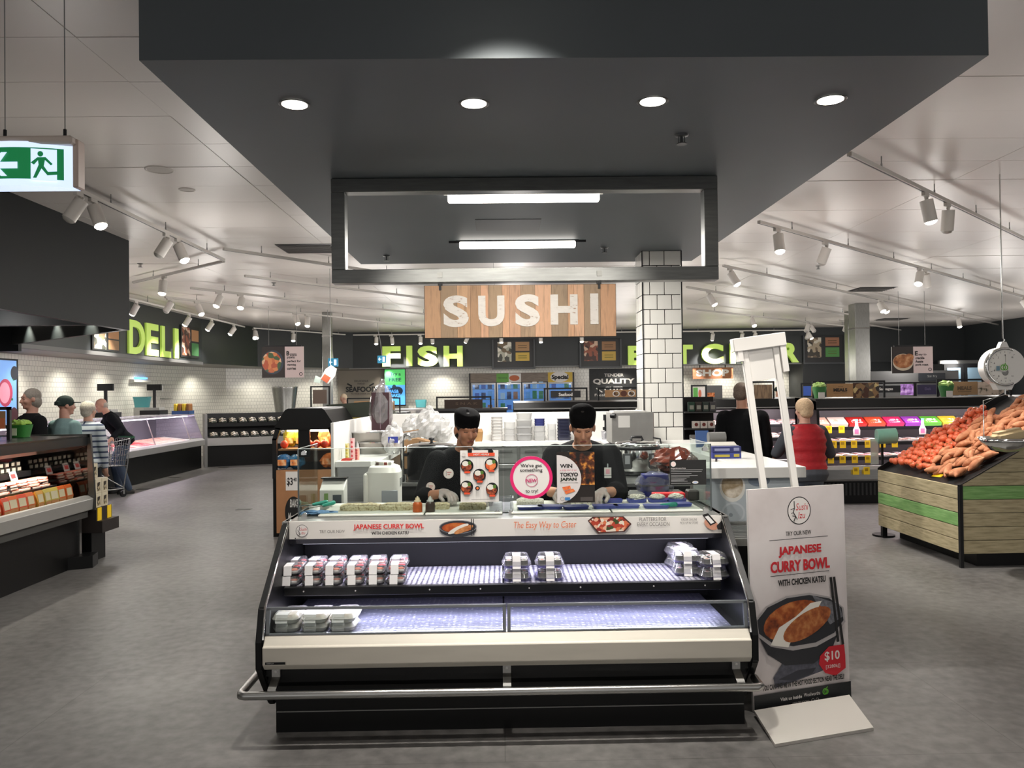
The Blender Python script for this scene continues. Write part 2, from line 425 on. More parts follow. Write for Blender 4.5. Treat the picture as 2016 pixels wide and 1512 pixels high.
# tiled pillar
PX0, PX1, PY0, PY1 = 1.455, 1.855, 8.0, 8.4
pil = struct('pillar', MB().box(PX0+.01, PX1-.01, PY0+.01, PY1-.01, 0, 3.11), M('#17181a', .7))
TW = M('#dedcd5', .18, var=.02, scale=3)
tp = {}
def tile(x0, x1, z0, face):
    k = (round(x1-x0, 3), face)
    g = .004; w = x1-x0
    if k not in tp:
        if face == 'f': mb = MB().box(g, w-g, 0, .012, g, .150-g)
        else: mb = MB().box(0, .012, g, w-g, g, .150-g)
        o = obj('tile', mb, TW, pil, bev=.002); tp[k] = o
    else:
        o = tp[k].copy(); COL.objects.link(o)
    o.location = (x0, PY0-.002, z0) if face == 'f' else (PX0-.002, x0, z0)
for k in range(21):
    z = 3.11-.15*(k+1)
    if z < .3: break
    cuts = [0, .15, .30, .40] if k % 2 else [0, .075, .225, .375, .40]
    if k % 2 == 0: cuts = [0, .075, .225, .40]
    for a, b in zip(cuts, cuts[1:]):
        tile(PX0+a, PX0+b, z, 'f')
    for a, b in zip(cuts, cuts[1:]):
        if z > 1: tile(PY0+.012+a*.96, PY0+.012+b*.96, z, 's')
obj('corner_trim', MB().box(PX0-.006, PX0+.004, PY0-.008, PY0+.002, 0, 3.11).box(PX1-.004, PX1+.006, PY0-.008, PY0+.002, 0, 3.11), BLACK, pil)
# stainless columns
for nm, (pa, Y, w) in {'column_1': ((643, 700), 18.3, .2), 'column_2': ((1699, 700), 17.6, .33)}.items():
    p = atY(*pa, Y)
    o = struct(nm, MB().box(p.x-w/2, p.x+w/2, Y, Y+w, 0, ZC), STEELB, bev=.006)
    obj('joint_band', MB().box(p.x-w/2-.004, p.x+w/2+.004, Y-.004, Y+w+.004, 3.02, 3.06), CHROME, o)
p = atY(1678, 700, 19.4)
struct('column_3', MB().box(p.x-.1, p.x+.12, 19.4, 19.6, 0, ZC), STEELB)

# ================================================================ LIGHTS
def spot(loc, d, e, ang=70, blend=.6, col=(1, .945, .87), r=.05):
    l = bpy.data.lights.new('spot_light', 'SPOT'); l.energy = e*SPOT_W; l.spot_size = math.radians(ang); l.spot_blend = blend; l.color = col; l.shadow_soft_size = r
    o = bpy.data.objects.new('spot_light', l); COL.objects.link(o); o.location = loc
    o.rotation_euler = Vector(d).to_track_quat('-Z', 'Y').to_euler(); return o
def area(loc, sx, sy, e, col=(1, .96, .9), d=(0, 0, -1), spread=180):
    l = bpy.data.lights.new('tube_light', 'AREA'); l.shape = 'RECTANGLE'; l.size = sx; l.size_y = sy; l.energy = e*SPOT_W; l.color = col; l.spread = math.radians(spread)
    o = bpy.data.objects.new('tube_light', l); COL.objects.link(o); o.location = loc
    o.rotation_euler = Vector(d).to_track_quat('-Z', 'Y').to_euler(); return o
# ceiling lighting of the rest of the shop, behind the viewer and beyond the view
for x in (-6, -2.4, 1.8, 5.5):
    for y in (-2.5, .8): spot((x, y, 3.45), (0, .1, -1), 14, 130, 1)
def bounce_fill(x, y, e, z=2.3, col=(1, .95, .9)):  # added point lights in mid-air standing in for bounced light, no fixtures
    l = bpy.data.lights.new('bounce_glow', 'POINT'); l.energy = e; l.shadow_soft_size = .25; l.color = col
    o = bpy.data.objects.new('bounce_glow', l); COL.objects.link(o); o.location = (x, y, z)
for x in (-5.6, -3.0, 3.4, 6.4):
    for y in (2.2, 5.4, 8.6): bounce_fill(x, y, (3, 10, 22)[int(y/3)], 2.5)
for x in (-5.6, -2.6, .3, 3.4, 6.6, 9.8, 12.8):
    for y in (11.8, 15.2, 18.6, 21.8):
        if x > -5 or y < 19: bounce_fill(x, y, 35, 2.3)
for x in (-5, -1.7, 1.7, 5): bounce_fill(x, -1.5, 8)
for x, tx in ((-1.1, -.2), (1.3, .4)): spot((x, .2, 3.42), Vector((tx, 5.2, 2.1))-Vector((x, .2, 3.42)), 210, 17, .9)  # added unseen spots aimed to brighten the sushi sign
spot((2.6, .4, 3.42), Vector((1.5, 4.3, 1.5))-Vector((2.6, .4, 3.42)), 170, 24, .9)  # added unseen accent spot, lifts the poster and header stands
# small lamps in the soffit washing the white tiles
for x in (-3.6, -1.9, 3.9, 5.6, 7.3, 9.0): spot((x, 25.15, 2.48), (0, .25, -1), 60, 120, .8, (1, .95, .82))
for y in (12.8, 14.4, 16, 17.6, 19.2): spot((-8.3, y, 2.48), (-.25, 0, -1), 60, 120, .8, (1, .96, .84))
for x, y in ((-8.0, 21.5), (-7.0, 23.4), (-5.6, 24.7)): spot((x, y, 2.48), (-.15, .2, -1), 60, 120, .8, (1, .96, .84))
for x, y in ((-11, 4), (-11, 14), (9.5, 3), (13, 7), (13, 14), (9.5, 10), (6, 12), (4, 16), (-3, 14), (-2, 19), (3, 20.5), (9, 19), (-3.2, 6), (3.6, 5.5)):
    spot((x, y, 3.42), (0, 0, -1), 90 if y > 6.5 else 30, 125, 1)  # extra bare spots added to brighten the shop, without fixtures
TRK = M('#c9c5bf', .45)
def track(label, a, b, rods=4, grp=None, n=1):
    a = Vector(a); b = Vector(b); L = (b-a).length
    t = thing('light_track', label, 'light track', (a+b)/2, math.atan2(b.y-a.y, b.x-a.x))
    obj('rail', MB().box(-L/2, L/2, -.018, .018, -.017, .017).box(-L/2, L/2, -.006, .006, -.0185, -.016, BLACK), TRK, t)
    for k in range(rods):
        x = -L/2+L*(k+.5)/rods
        obj('hanger', MB().cyl((x, 0, .015), (x, 0, ZC-a.z), .005, n=6).cyl((x, 0, .015), (x, 0, .05), .008, n=6), GREY, t)
    return t
ZT = 3.49
TR = {}
def T2(key, label, pa, pb, rods=4, ymax=23.8):
    a = atZ(*pa, ZT); b = atZ(*pb, ZT)
    track(label, a, b, rods); TR[key] = (a, b)
T2('bin', 'long white track above the tomato bin, nearest on the right side', (1672, 303), (2016, 470), 4)
T2('meat', 'long white track above the meat fridge, from the sushi bulkhead out to the right', (1494, 437), (2016, 584), 7)
T2('pillar', 'long white track passing just right of the tiled pillar and sushi frame', (1424, 523), (2016, 650), 7)
T2('butcher', 'white track crossing behind the pillar in front of the butcher letters', (1352, 565), (1690, 622), 4)
T2('shop', 'white track nearest above the shop sign of the butcher', (1352, 607), (1690, 645), 4)
T2('exit', 'white track beside the dark left bulkhead, behind the big exit sign', (150, 372), (441, 512), 3)
T2('cross', 'short white track meeting the exit sign track in a corner', (441, 514), (262, 556), 2)
T2('frame', 'white track left of the steel frame running towards the sushi sign', (440, 490), (812, 545), 3)
T2('fish_a', 'second white track left of the sushi sign, ending at a hanging wire', (482, 543), (880, 592), 5)
T2('fish_b', 'third white track left of the sushi sign, over the fish counter', (375, 567), (870, 622), 5)
T2('fish_c', 'farthest white track left of the sushi sign before the wall washers', (325, 585), (840, 645), 6)
T2('far', 'white track in the far right corner above the pork roast poster', (1650, 630), (1930, 675), 4)
for nm, lab, a, b in (('wash_back', 'long white track with wall washers along the fish and butcher fascia', (-4.4, 23.6, ZT-.03), (9.4, 23.6, ZT-.03)),
                      ('wash_corner', 'white track bending along the dark corner fascia left of the fish letters', (-6.5, 20.8, ZT-.03), (-4.6, 23.4, ZT-.03)),
                      ('wash_deli', 'white track with wall washers along the deli letters', (-6.7, 13.2, ZT-.03), (-6.6, 20.4, ZT-.03)),
                      ('top', 'short white track end at the top of the frame, before the dark bulkhead', (-.62, 2.45, 3.52), (.06, 2.62, 3.52))):
    track(lab, a, b, 6 if nm != 'top' else 1); TR[nm] = (Vector(a), Vector(b))
# track heads
def head_proto():
    t = thing('track_spotlight', 'x', 'spotlight', group='white track spotlights')
    obj('adapter', MB().box(-.055, .055, -.016, .016, -.035, 0).cyl((.03, 0, -.035), (.03, 0, -.055), .016, n=8), TRK, t)
    c = obj('can', MB().cyl((0, 0, .02), (0, 0, -.18), .058, n=18).cyl((0, 0, .02), (0, 0, .05), .012, n=8), M('#dad6d0', .4), t)
    c.location = (.03, 0, -.085)
    obj('lens', MB().lathe([(.054, -.179), (.049, -.19), (.034, -.202), (.012, -.208), (.001, -.209)], n=14, caps=False), LIT, c)
    return t
HP = head_proto(); first_head = [True]
LENS_OFF = None
def near_on(tr, p):
    a, b = TR[tr]; d = b-a; k = max(.01, min(.99, (p-a).dot(d)/d.dot(d))); return a+d*k
ORD = ['first', 'second', 'third', 'fourth', 'fifth', 'sixth', 'seventh', 'eighth', 'ninth', 'tenth', 'eleventh', 'twelfth', 'thirteenth', 'fourteenth', 'fifteenth']
def heads(tr, where, lst):
    """lst: (px, py, aim, lit) seen centre of can; aim is a world direction"""
    global LENS_OFF, LENS_ON
    if LENS_OFF is None:
        LENS_ON = [c for c in HP.children if c.name.startswith('can')][0].children[0].data; LENS_OFF = LENS_ON.copy(); LENS_OFF.materials[0] = M('#b9b6b0', .3)
    a, b = TR[tr]
    for i, (px, py, aim, lit) in enumerate(lst):
        p = near_on(tr, atZ(px, py, a.z-.14)); p = p-Vector((0, 0, .017))
        rz = math.atan2(b.y-a.y, b.x-a.x)
        lab = '%s spotlight, %s from the left on %s' % ('lit' if lit else 'unlit', ORD[i], where)
        if first_head[0]:
            t = HP; t.location = p; t.rotation_euler = (0, 0, rz); t['label'] = lab; first_head[0] = False
        else: t = dup(HP, p, rz, lab)
        can = [c for c in t.children if c.name.startswith('can')][0]
        d = Vector(aim).normalized(); dl = rotm('Z', -rz).to_3x3() @ d
        can.rotation_euler = dl.to_track_quat('-Z', 'Y').to_euler()
        if not lit:
            ln = can.children[0]
            ln.data = LENS_OFF
        if lit:
            can.children[0].data = LENS_ON
            pos = p+rotm('Z', rz) @ Vector((.03, 0, -.085))+d*.24
            spot(pos, d, lit, 75, .7)
D = (0, -.25, -1); FR = (.15, -.6, -1); LF = (-.5, -.3, -1); RT = (.5, -.3, -1); BK = (0, .9, -1)
heads('exit', 'the track behind the exit sign', [(170, 402, LF, 0), (204, 418, (.45, -.2, -1), 60), (343, 482, LF, 0), (368, 492, (.5, -.2, -1), 60)])
heads('cross', 'the corner track by the left bulkhead', [(321, 560, D, 50)])
heads('wash_deli', 'the track by the deli letters', [(266, 606, (-.6, .1, -1), 240), (330, 630, (-.6, -.1, -1), 180), (381, 640, (-.7, .0, -1), 240), (420, 650, (-.6, -.3, -1), 60)])
heads('fish_c', 'the farthest track left of the sign', [(345, 600, LF, 0), (397, 606, RT, 40), (630, 628, D, 50), (786, 612, (.4, -.4, -1), 40)])
heads('fish_b', 'the third track left of the sign', [(424, 590, (-.3, -.4, -1), 50), (741, 560, (0, -.5, -1), 50)])
heads('wash_corner', 'the bending track by the fish letters', [(463, 655, D, 40), (501, 650, FR, 50), (531, 650, (.3, -.3, -1), 50), (544, 664, D, 40)])
WS = (0, .62, -1)
heads('wash_back', 'the wall washer track over the letters',
      [(750, 673, D, 40), (782, 674, WS, 420), (824, 666, D, 30), (858, 674, WS, 420), (925, 676, (-.5, .5, -1), 50), (985, 674, D, 30), (1054, 677, D, 30), (1133, 671, D, 30), (1252, 676, WS, 380), (1376, 668, WS, 380), (1428, 668, WS, 420), (1442, 670, LF, 0), (1566, 668, LF, 0), (1622, 665, RT, 50)])
heads('pillar', 'the track right of the tiled pillar', [(1431, 545, RT, 60), (1737, 602, FR, 50), (1751, 602, RT, 50), (1918, 631, D, 50)])
heads('butcher', 'the track behind the tiled pillar', [(1370, 590, RT, 50), (1553, 640, FR, 40), (1566, 642, RT, 40)])
heads('shop', 'the track over the shop sign', [(1365, 642, FR, 40), (1478, 652, LF, 0), (1490, 652, RT, 0)])
heads('meat', 'the long track above the meat fridge', [(1528, 472, D, 80), (1634, 495, (-.3, .3, -1), 0), (1803, 545, (-.4, -.4, -1), 70), (1824, 547, (.3, .3, -1), 0), (1998, 602, RT, 70)])
heads('bin', 'the track above the tomato bin', [(1826, 405, (.22, .02, -1), 260), (1870, 424, (0, .15, -1), 0)])
heads('far', 'the far track above the pork roast poster', [(1771, 636, LF, 0), (1786, 637, RT, 0), (1779, 662, D, 30), (1934, 662, (0, .3, -1), 40)])
heads('top', 'the short track at the top of the frame', [(748, -22, (-.05, .5, -1), 0), (864, 15, (.05, .75, -.75), 150)])
# recessed downlights of the bulkhead
dl = thing('downlight', 'x', 'downlight', group='recessed downlights in the bulkhead')
obj('trim_ring', MB().lathe([(.062, 0), (.075, -.004), (.078, -.001)], n=24, caps=False), M('#202224', .4), dl)
obj('lamp', MB().lathe([(.001, -.002), (.062, -.002)], n=24, caps=False), LIT, dl)
for i, px in enumerate((580, 933, 1285, 1635)):
    p = atZ(px, (206, 204, 200, 197)[i], 3.108)
    lab = 'bright recessed downlight in the dark bulkhead, %s of four' % ('leftmost', 'second from the left', 'third from the left', 'rightmost')[i]
    if i == 0: dl.location = p; dl['label'] = lab
    else: dup(dl, p, 0, lab)
    spot(p-Vector((0, 0, .03)), (0, 0, -1), 125, 72, .9, r=.03)
# the scallop lamps of the left bulkhead
for i, (a, b) in enumerate(((.2, .9), (.47, .9), (.77, .9))):
    q = Vector((-4.56, 9.7, 2.85)).lerp(Vector((-7.4, 12.1, 2.85)), (.24, .53, .8)[i])+Vector((-.1, -.12, 0))
    t = thing('recessed_lamp', 'small recessed lamp throwing a scallop inside the left bulkhead, %s from the aisle' % ('nearest', 'second', 'farthest')[i], 'downlight', q, group='scallop lamps in the left bulkhead')
    obj('lamp', MB().lathe([(.001, .004), (.04, .004), (.05, 0), (.05, .01)], n=16, caps=False), LIT, t)
    spot(q-Vector((0, 0, .01)), (.06, .08, -1), 140, 80, .6, (1, 1, .82))
# two linear lights under the bulkhead
for i, (a, b, y) in enumerate(((882, 1180, 392), (905, 1133, 484))):
    p0 = atZ(a, y+2, 3.06); p1 = atZ(b, y-2, 3.06); c = (p0+p1)/2; L = p1.x-p0.x
    t = thing('linear_light', ('long glowing tube light framed by the steel frame, front one', 'shorter looking glowing tube light behind, nearer the pillar')[i], 'tube light', (c.x, c.y, 3.11), world=False)
    obj('diffuser', MB().box(-L/2, L/2, -.035, .035, -.07, -.012), EM('#fff8ee', 7), t, bev=.008)
    obj('housing', MB().box(-L/2-.03, L/2+.03, -.03, .03, -.012, 0), BLACK if i else OFFW, t)
    if i: obj('end_rod', MB().box(-L/2-.1, -L/2, -.012, .012, -.02, 0).box(L/2, L/2+.1, -.012, .012, -.02, 0), BLACK, t)
    area((c.x, c.y, 3.03), L, .07, 95, (1, .96, .9), (0, .002, -1))
# sprinklers, speakers, vents
def sprinkler(px, py, z, lab, m):
    p = atZ(px, py, z-.03)
    t = thing('sprinkler', lab, 'sprinkler', (p.x, p.y, z))
    obj('flange', MB().lathe([(.04, 0), (.036, -.008), (.012, -.01)], n=14), m, t)
    obj('deflector', MB().cyl((0, 0, -.01), (0, 0, -.05), .008, n=8).lathe([(.03, -.05), (.03, -.054)], n=10).box(-.018, -.014, -.003, .003, -.05, -.01).box(.014, .018, -.003, .003, -.05, -.01), m, t)
sprinkler(1342, 276, 3.11, 'small sprinkler in the bulkhead near the third downlight', M('#4c4f50', .4, .6))
sprinkler(761, 509, 3.11, 'small sprinkler at the back left of the bulkhead', M('#4c4f50', .4, .6))
sprinkler(1190, 493, 3.11, 'small sprinkler at the back right of the bulkhead, left of the pillar', M('#4c4f50', .4, .6))
sprinkler(276, 523, ZC, 'small sprinkler in the white ceiling beside the left bulkhead', GREY)
sprinkler(539, 560, ZC, 'small sprinkler in the white ceiling left of the steel frame', GREY)
sprinkler(1611, 527, ZC, 'small sprinkler in the white ceiling below the meat fridge track', GREY)
for px, py, r, lab in ((314, 334, .12, 'round white ceiling speaker, larger of the two left of the bulkhead'), (368, 373, .075, 'small round white ceiling detector beside the speaker')):
    p = atZ(px, py, ZC)
    t = thing('ceiling_speaker', lab, 'speaker', p)
    obj('rim', MB().lathe([(r, 0), (r*.97, -.006), (r*.85, -.008), (r*.82, -.004)], n=28, caps=False), M('#cfc8c1', .5), t)
    obj('grille', MB().lathe([(.002, -.004), (r*.84, -.004)], n=28, caps=False), M('#c2bbb4', .6), t)
for i, (pa, lab) in enumerate((((608, 489), 'black slotted ceiling vent left of the steel frame'), ((1716, 569), 'black slotted ceiling vent above the meat fridge'), ((1756, 628), 'black slotted ceiling vent far over the right fascia'))):
    p = atZ(*pa, ZC)
    t = thing('ceiling_vent', lab, 'vent', (p.x, p.y, ZC-.002))
    obj('backing', MB().box(-.36, .36, -.3, .3, -.004, -.001), BLACK, t)
    for k in range(6):
        y = -.22+.09*k
        obj('slat', MB().box(-.33, .33, y, y+.018, -.02, -.004), M('#6d6a67', .5), t)
# ================================================================ SUSHI CASE
def perf_mat():
    m = bpy.data.materials.new('dimpled_steel'); MATS['perf'] = m; m.use_nodes = True
    nt = m.node_tree; b = nt.nodes['Principled BSDF']; b.inputs['Roughness'].default_value = .3; b.inputs['Metallic'].default_value = .35
    tc = nt.nodes.new('ShaderNodeTexCoord'); v = nt.nodes.new('ShaderNodeTexVoronoi'); v.inputs['Scale'].default_value = 36; v.inputs['Randomness'].default_value = .12
    nt.links.new(tc.outputs['Object'], v.inputs['Vector'])
    r = nt.nodes.new('ShaderNodeValToRGB'); nt.links.new(v.outputs['Distance'], r.inputs[0])
    r.color_ramp.elements[0].position = .3; r.color_ramp.elements[1].position = .46
    r.color_ramp.elements[0].color = (.66, .65, .72, 1); r.color_ramp.elements[1].color = (.1, .1, .15, 1)
    nt.links.new(r.outputs[0], b.inputs['Base Color'])
    bp = nt.nodes.new('ShaderNodeBump'); bp.inputs['Strength'].default_value = .7; bp.inputs['Distance'].default_value = .006; bp.invert = True
    nt.links.new(v.outputs['Distance'], bp.inputs['Height']); nt.links.new(bp.outputs[0], b.inputs['Normal'])
    return m
PERF = perf_mat()
XL, XR = -1.21, 1.25
sc = thing('sushi_display_case', 'long open black sushi display case with cream bumper and bright steel decks', 'display case', (.02, 4.4, 0), world=True)
prof = [(4.95, .10), (4.06, .10), (3.93, .25), (3.855, .346), (3.855, .478), (3.905, .633), (4.335, .975), (4.37, .985), (4.95, .985)]
for a, b in ((XL, XL+.04), (XR-.04, XR)):
    sp = obj('side_panel', MB().prism(prof[::-1], 'x', a, b), BLACKM, sc, bev=.008, seg=2)
    x = (b-.001) if a < 0 else a+.001
    obj('edge_trim', MB().tube([(x, y-.004, z+.002) for y, z in ((3.86, .49), (3.905, .637), (4.335, .978), (4.38, .99))], .006, 6), CHROME, sp)
xi0, xi1 = XL+.04, XR-.04
obj('kick_base', MB().box(-1.14, 1.205, 3.96, 4.9, 0, .27).box(-1.135, 1.2, 3.953, 3.96, .102, .106, GREY), BLACKM, sc)
lf = MB(); lf.prism([(4.0, .18), (3.99, .20), (3.93, .26), (3.93, .29), (3.90, .30), (3.90, .352), (4.3, .352), (4.3, .18)], 'x', xi0, xi1)
obj('lower_front', lf, BLACKM, sc)
obj('bumper', MB().prism([(3.845, .468), (3.83, .462), (3.83, .377), (3.858, .347), (3.92, .347), (3.92, .507), (3.878, .507)], 'x', xi0+.003, xi1-.003), CREAM, sc, bev=.003)
bp_ = Print(frame((xi0, 3.829, .36), (1, 0, 0), (0, 0, 1)), (517, 1268, 1475, 1310), (2.38, .1))
bp_.rect(524, 1296, 563, 1301, BLACK); bp_.text('DISPLAY', 527, 1297, 541, 1300, OFFW); bp_.done(sc, 'maker_plate', 'plate_lettering')
rail = MB().tube([(-1.27, 4.35, .246), (-1.27, 3.83, .246), (-1.262, 3.805, .246), (-1.24, 3.795, .246), (1.22, 3.795, .246), (1.24, 3.81, .246), (1.245, 3.92, .246)], .02, 12)
obj('bumper_rail', rail, STEEL, sc)
for px in (545, 998, 1448):
    p = atY(px, 1330, 3.9); x = p.x
    k = obj('rail_bracket', MB().box(x-.02, x+.02, 3.885, 3.9, .30, .352).prism([(3.89, .305), (3.81, .268), (3.80, .25), (3.812, .25), (3.9, .292)], 'x', x-.02, x+.02), STEEL, sc)
    obj('bolt', MB().cyl((x, 3.888, .33), (x, 3.878, .33), .006, n=8), CHROME, k)
# lower well
obj('tub', MB().box(xi0, xi1, 3.9, 4.72, .352, .47).box(xi0, xi1, 4.66, 4.72, .47, .96), M('#070709', .6, spec=.15), sc)
obj('rear_panel', MB().box(xi0+.01, xi1-.01, 4.645, 4.66, .56, .93).box(.0, .02, 4.635, 4.65, .5, .93), M('#070709', .6, spec=.15), sc)
for a, b in ((xi0+.03, -.005), (.005, xi1-.06)):
    obj('deck', MB().box(a, b, 3.955, 4.62, .478, .49), PERF, sc)
gr = MB()
gr.box(xi0, xi1, 3.905, 3.953, .47, .474, BLACK)
n = 150
for i in range(n):
    x = xi0+.02+(xi1-xi0-.04)*i/n; gr.box(x, x+.006, 3.907, 3.951, .474, .482)
obj('air_grille', gr, M('#a9a9ad', .4, .5), sc, kind='stuff')
FRM = M('#6d7174', .4, .3)
for k, (a, b) in enumerate(((xi0+.006, .012), (.018, xi1-.006))):
    # panes lean back: bottom at Y 3.88 z .507, top at Y 3.905 z .632
    def P(x, t, d=0): return (x, 3.881+.024*t+d, .507+.126*t)
    fr = MB()
    for (x0, x1, t0, t1) in ((a, b, .93, 1.02), (a, b, 0, .06), (a, a+.016, 0, 1), (b-.016, b, 0, 1)):
        fr.add([P(x0, t0, -.006), P(x1, t0, -.006), P(x1, t1, -.006), P(x0, t1, -.006), P(x0, t0, .012), P(x1, t0, .012), P(x1, t1, .012), P(x0, t1, .012)],
               [(0, 1, 2, 3), (7, 6, 5, 4), (0, 4, 5, 1), (3, 2, 6, 7), (0, 3, 7, 4), (1, 5, 6, 2)])
    f = obj('front_glass_frame', fr, FRM, sc)
    obj('pane', MB().add([P(a+.01, .03), P(b-.01, .03), P(b-.01, .97), P(a+.01, .97), P(a+.01, .03, .005), P(b-.01, .03, .005), P(b-.01, .97, .005), P(a+.01, .97, .005)],
        [(0, 1, 2, 3), (7, 6, 5, 4), (0, 4, 5, 1), (3, 2, 6, 7), (0, 3, 7, 4), (1, 5, 6, 2)]), GLASS, f)
# upper shelf
for a, b in ((xi0+.03, -.004), (.004, xi1-.07)):
    obj('shelf', MB().box(a, b, 4.175, 4.63, .657, .667), PERF, sc)
sl = obj('shelf_lip', MB().prism([(4.165, .671), (4.158, .668), (4.158, .628), (4.175, .622), (4.19, .655), (4.19, .671)], 'x', xi0+.02, xi1-.06), BLACKM, sc)
for px in (598, 700, 846, 946, 1042, 1143, 1287, 1388):
    x = atY(px, 1165, 4.16).x
    obj('lip_screw', MB().cyl((x, 4.159, .65), (x, 4.155, .65), .004, n=8), OFFW, sl)
for x in (-.55, .0, .6):
    obj('shelf_bracket', MB().prism([(4.25, .652), (4.64, .652), (4.64, .57)], 'x', x, x+.008), BLACK, sc)
# canopy with the light tubes
obj('canopy', MB().prism([(4.35, .862), (4.35, .965), (5.0, .965), (5.0, .90), (4.42, .862)], 'x', xi0, xi1), BLACKM, sc)
obj('canopy_trim', MB().box(xi0, xi1, 4.342, 4.352, .865, .889), M('#7d7c88', .18, 1), sc)
LEDC = M('#000000', em=(.86, .84, 1), es=2)
obj('light_strip', MB().box(xi0+.1, xi1-.1, 4.58, 4.60, .852, .864), M('#4a4a52', .3, .5), sc)
obj('light_tube', MB().box(xi0+.06, xi1-.06, 4.40, 4.42, .852, .861), LEDC, sc)
obj('shelf_light_tube', MB().box(xi0+.06, xi1-.08, 4.2, 4.215, .64, .65), LEDC, sc)
LCOL = (.86, .82, 1.0)
area((.02, 4.395, .843), 2.2, .03, 19, LCOL, (0, .3, -1))
area((.02, 4.185, .62), 2.2, .02, 26, LCOL, (0, -.12, -1))
# worktop
obj('worktop', MB().box(XL, XR, 4.345, 5.02, .966, .985), M('#9c9d9b', .3, .7), sc)
for i, (a, b) in enumerate(((-1.05, -.45), (-.44, .0), (.05, .62), (.63, 1.15))):
    tag(obj('cutting_board', MB().box(a, b, 4.5, 4.98, .985, .997), M('#cfd0c6', .5), bev=.003), 'white cutting board on the sushi worktop, %s' % ('far left one under a long rice mat', 'second one before the woman chef', 'third one before the man chef', 'far right one under blue trays')[i], 'cutting board', 'cutting boards on the sushi worktop')
obj('rear_skirt', MB().box(XL+.02, XR-.02, 4.95, 5.0, .1, .966), STEEL, sc)
# banner strip
bs = obj('banner_strip', MB().box(xi0+.002, xi1-.002, 4.335, 4.345, .892, .988), M('#e6e2dc', .5), sc)
REDP = M('#d8332f', .6); ORGP = M('#e27a4a', .6); GRYP = M('#77726d', .6); KP = M('#1d1b1b', .6)
B = Print(frame((xi0+.002, 4.335, .892), (1, 0, 0), (0, 0, 1)), (569, 1020, 1413, 1056), (2.376, .096))
def izu_logo(P, cx, cy, rx, ry, w, small=True):
    P.ell(cx, cy, rx, ry, KP, 32); P.ell(cx, cy, rx-w, ry-w, M('#e9e4e0', .6), 32)
    P.text('Sushi', cx-.28*rx, cy-.52*ry, cx+.8*rx, cy-.02*ry, RED, shear=.25); P.text('Izu', cx-.1*rx, cy+.1*ry, cx+.5*rx, cy+.56*ry, RED, shear=.2)
    q = [(cx-.42*rx, cy-.7*ry), (cx-.4*rx, cy-.2*ry), (cx-.52*rx, cy+.1*ry), (cx-.32*rx, cy+.4*ry), (cx-.5*rx, cy+.75*ry)]
    for a, b in zip(q, q[1:]): P.line(*a, *b, .07*rx, KP)
    for a, b in ((q[1], (cx-.75*rx, cy-.1*ry)), (q[2], (cx-.7*rx, cy+.18*ry)), (q[3], (cx-.62*rx, cy+.34*ry)), (q[3], (cx-.2*rx, cy+.62*ry))): P.line(*a, *b, .05*rx, KP)
izu_logo(B, 594, 1039, 12, 12.5, .8)
B.text('TRY OUR NEW', 628, 1038, 677, 1044, GRYP).text('JAPANESE CURRY BOWL', 694, 1027, 831, 1040, REDP, bold=.03).text('WITH CHICKEN KATSU', 729, 1042, 801, 1049, KP, bold=.02)
CURRY = ramp_mat('noise', 18, ((.3, '#7a2c0c'), (.5, '#b9541c'), (.7, '#d98842')), .6); KATSU = ramp_mat('noise', 40, ((.3, '#a65a26'), (.6, '#d3925a')), .6); BOWL = M('#2e3036', .6); RIMC = M('#8f9093', .6); RICE = M('#e8e4da', .7)
def curry_bowl(P, cx, cy, rx, ry):
    P.ell(cx, cy+.18*ry, rx*.97, ry*.95, BOWL); P.ell(cx, cy-.1*ry, rx, ry*.82, RIMC); P.ell(cx, cy-.1*ry, rx*.95, ry*.74, BOWL)
    P.ell(cx-.05*rx, cy-.02*ry, rx*.8, ry*.6, CURRY); P.ell(cx+.02*rx, cy+.12*ry, rx*.6, ry*.3, RICE, rot=-.45); P.ell(cx+.3*rx, cy+.22*ry, rx*.55, ry*.3, KATSU, rot=-.4)
curry_bowl(B, 897, 1037, 37, 17); B.line(923, 1019, 924, 1054, 1.6, KP).line(927, 1019, 928, 1053, 1.6, KP)
B.text('The Easy Way to Cater', 1006, 1026, 1128, 1044, ORGP, shear=.2)
PLAT = ramp_mat('voro', 60, ((0, '#b63f2a'), (.2, '#d9744a'), (.4, '#e8b496'), (.55, '#3b4a22'), (.68, '#e9ddcb'), (.85, '#8a2320')), .6)
B.poly([(1150, 1026), (1160, 1018), (1220, 1018), (1236, 1034), (1222, 1050), (1170, 1053)], M('#4a2a22', .6)).poly([(1153, 1027), (1162, 1020), (1218, 1020), (1232, 1034), (1220, 1048), (1172, 1050)], PLAT)
B.text('PLATTERS FOR', 1251, 1021, 1304, 1029, GRYP).text('EVERY OCCASION', 1247, 1031, 1310, 1039, GRYP).text('ORDER ONLINE', 1333, 1024, 1364, 1029, GRYP).text('PICK UP IN STORE', 1331, 1031, 1366, 1036, GRYP)
B.ell(1392, 1037, 15, 10, M('#c98f76', .6), rot=.6).poly([(1374, 1017), (1386, 1014), (1402, 1034), (1390, 1040)], KP).poly([(1379, 1021), (1386, 1019), (1398, 1033), (1391, 1036)], M('#f0eeec', .5)).poly([(1402, 1040), (1412, 1030), (1412, 1048), (1404, 1048)], KP)
B.text('social handle', 580, 1053, 604, 1055, GRYP) if False else B.ell(582, 1053.5, 1.5, 1.2, KP).line(585, 1053.5, 604, 1053.5, .8, GRYP)
B.done(bs)
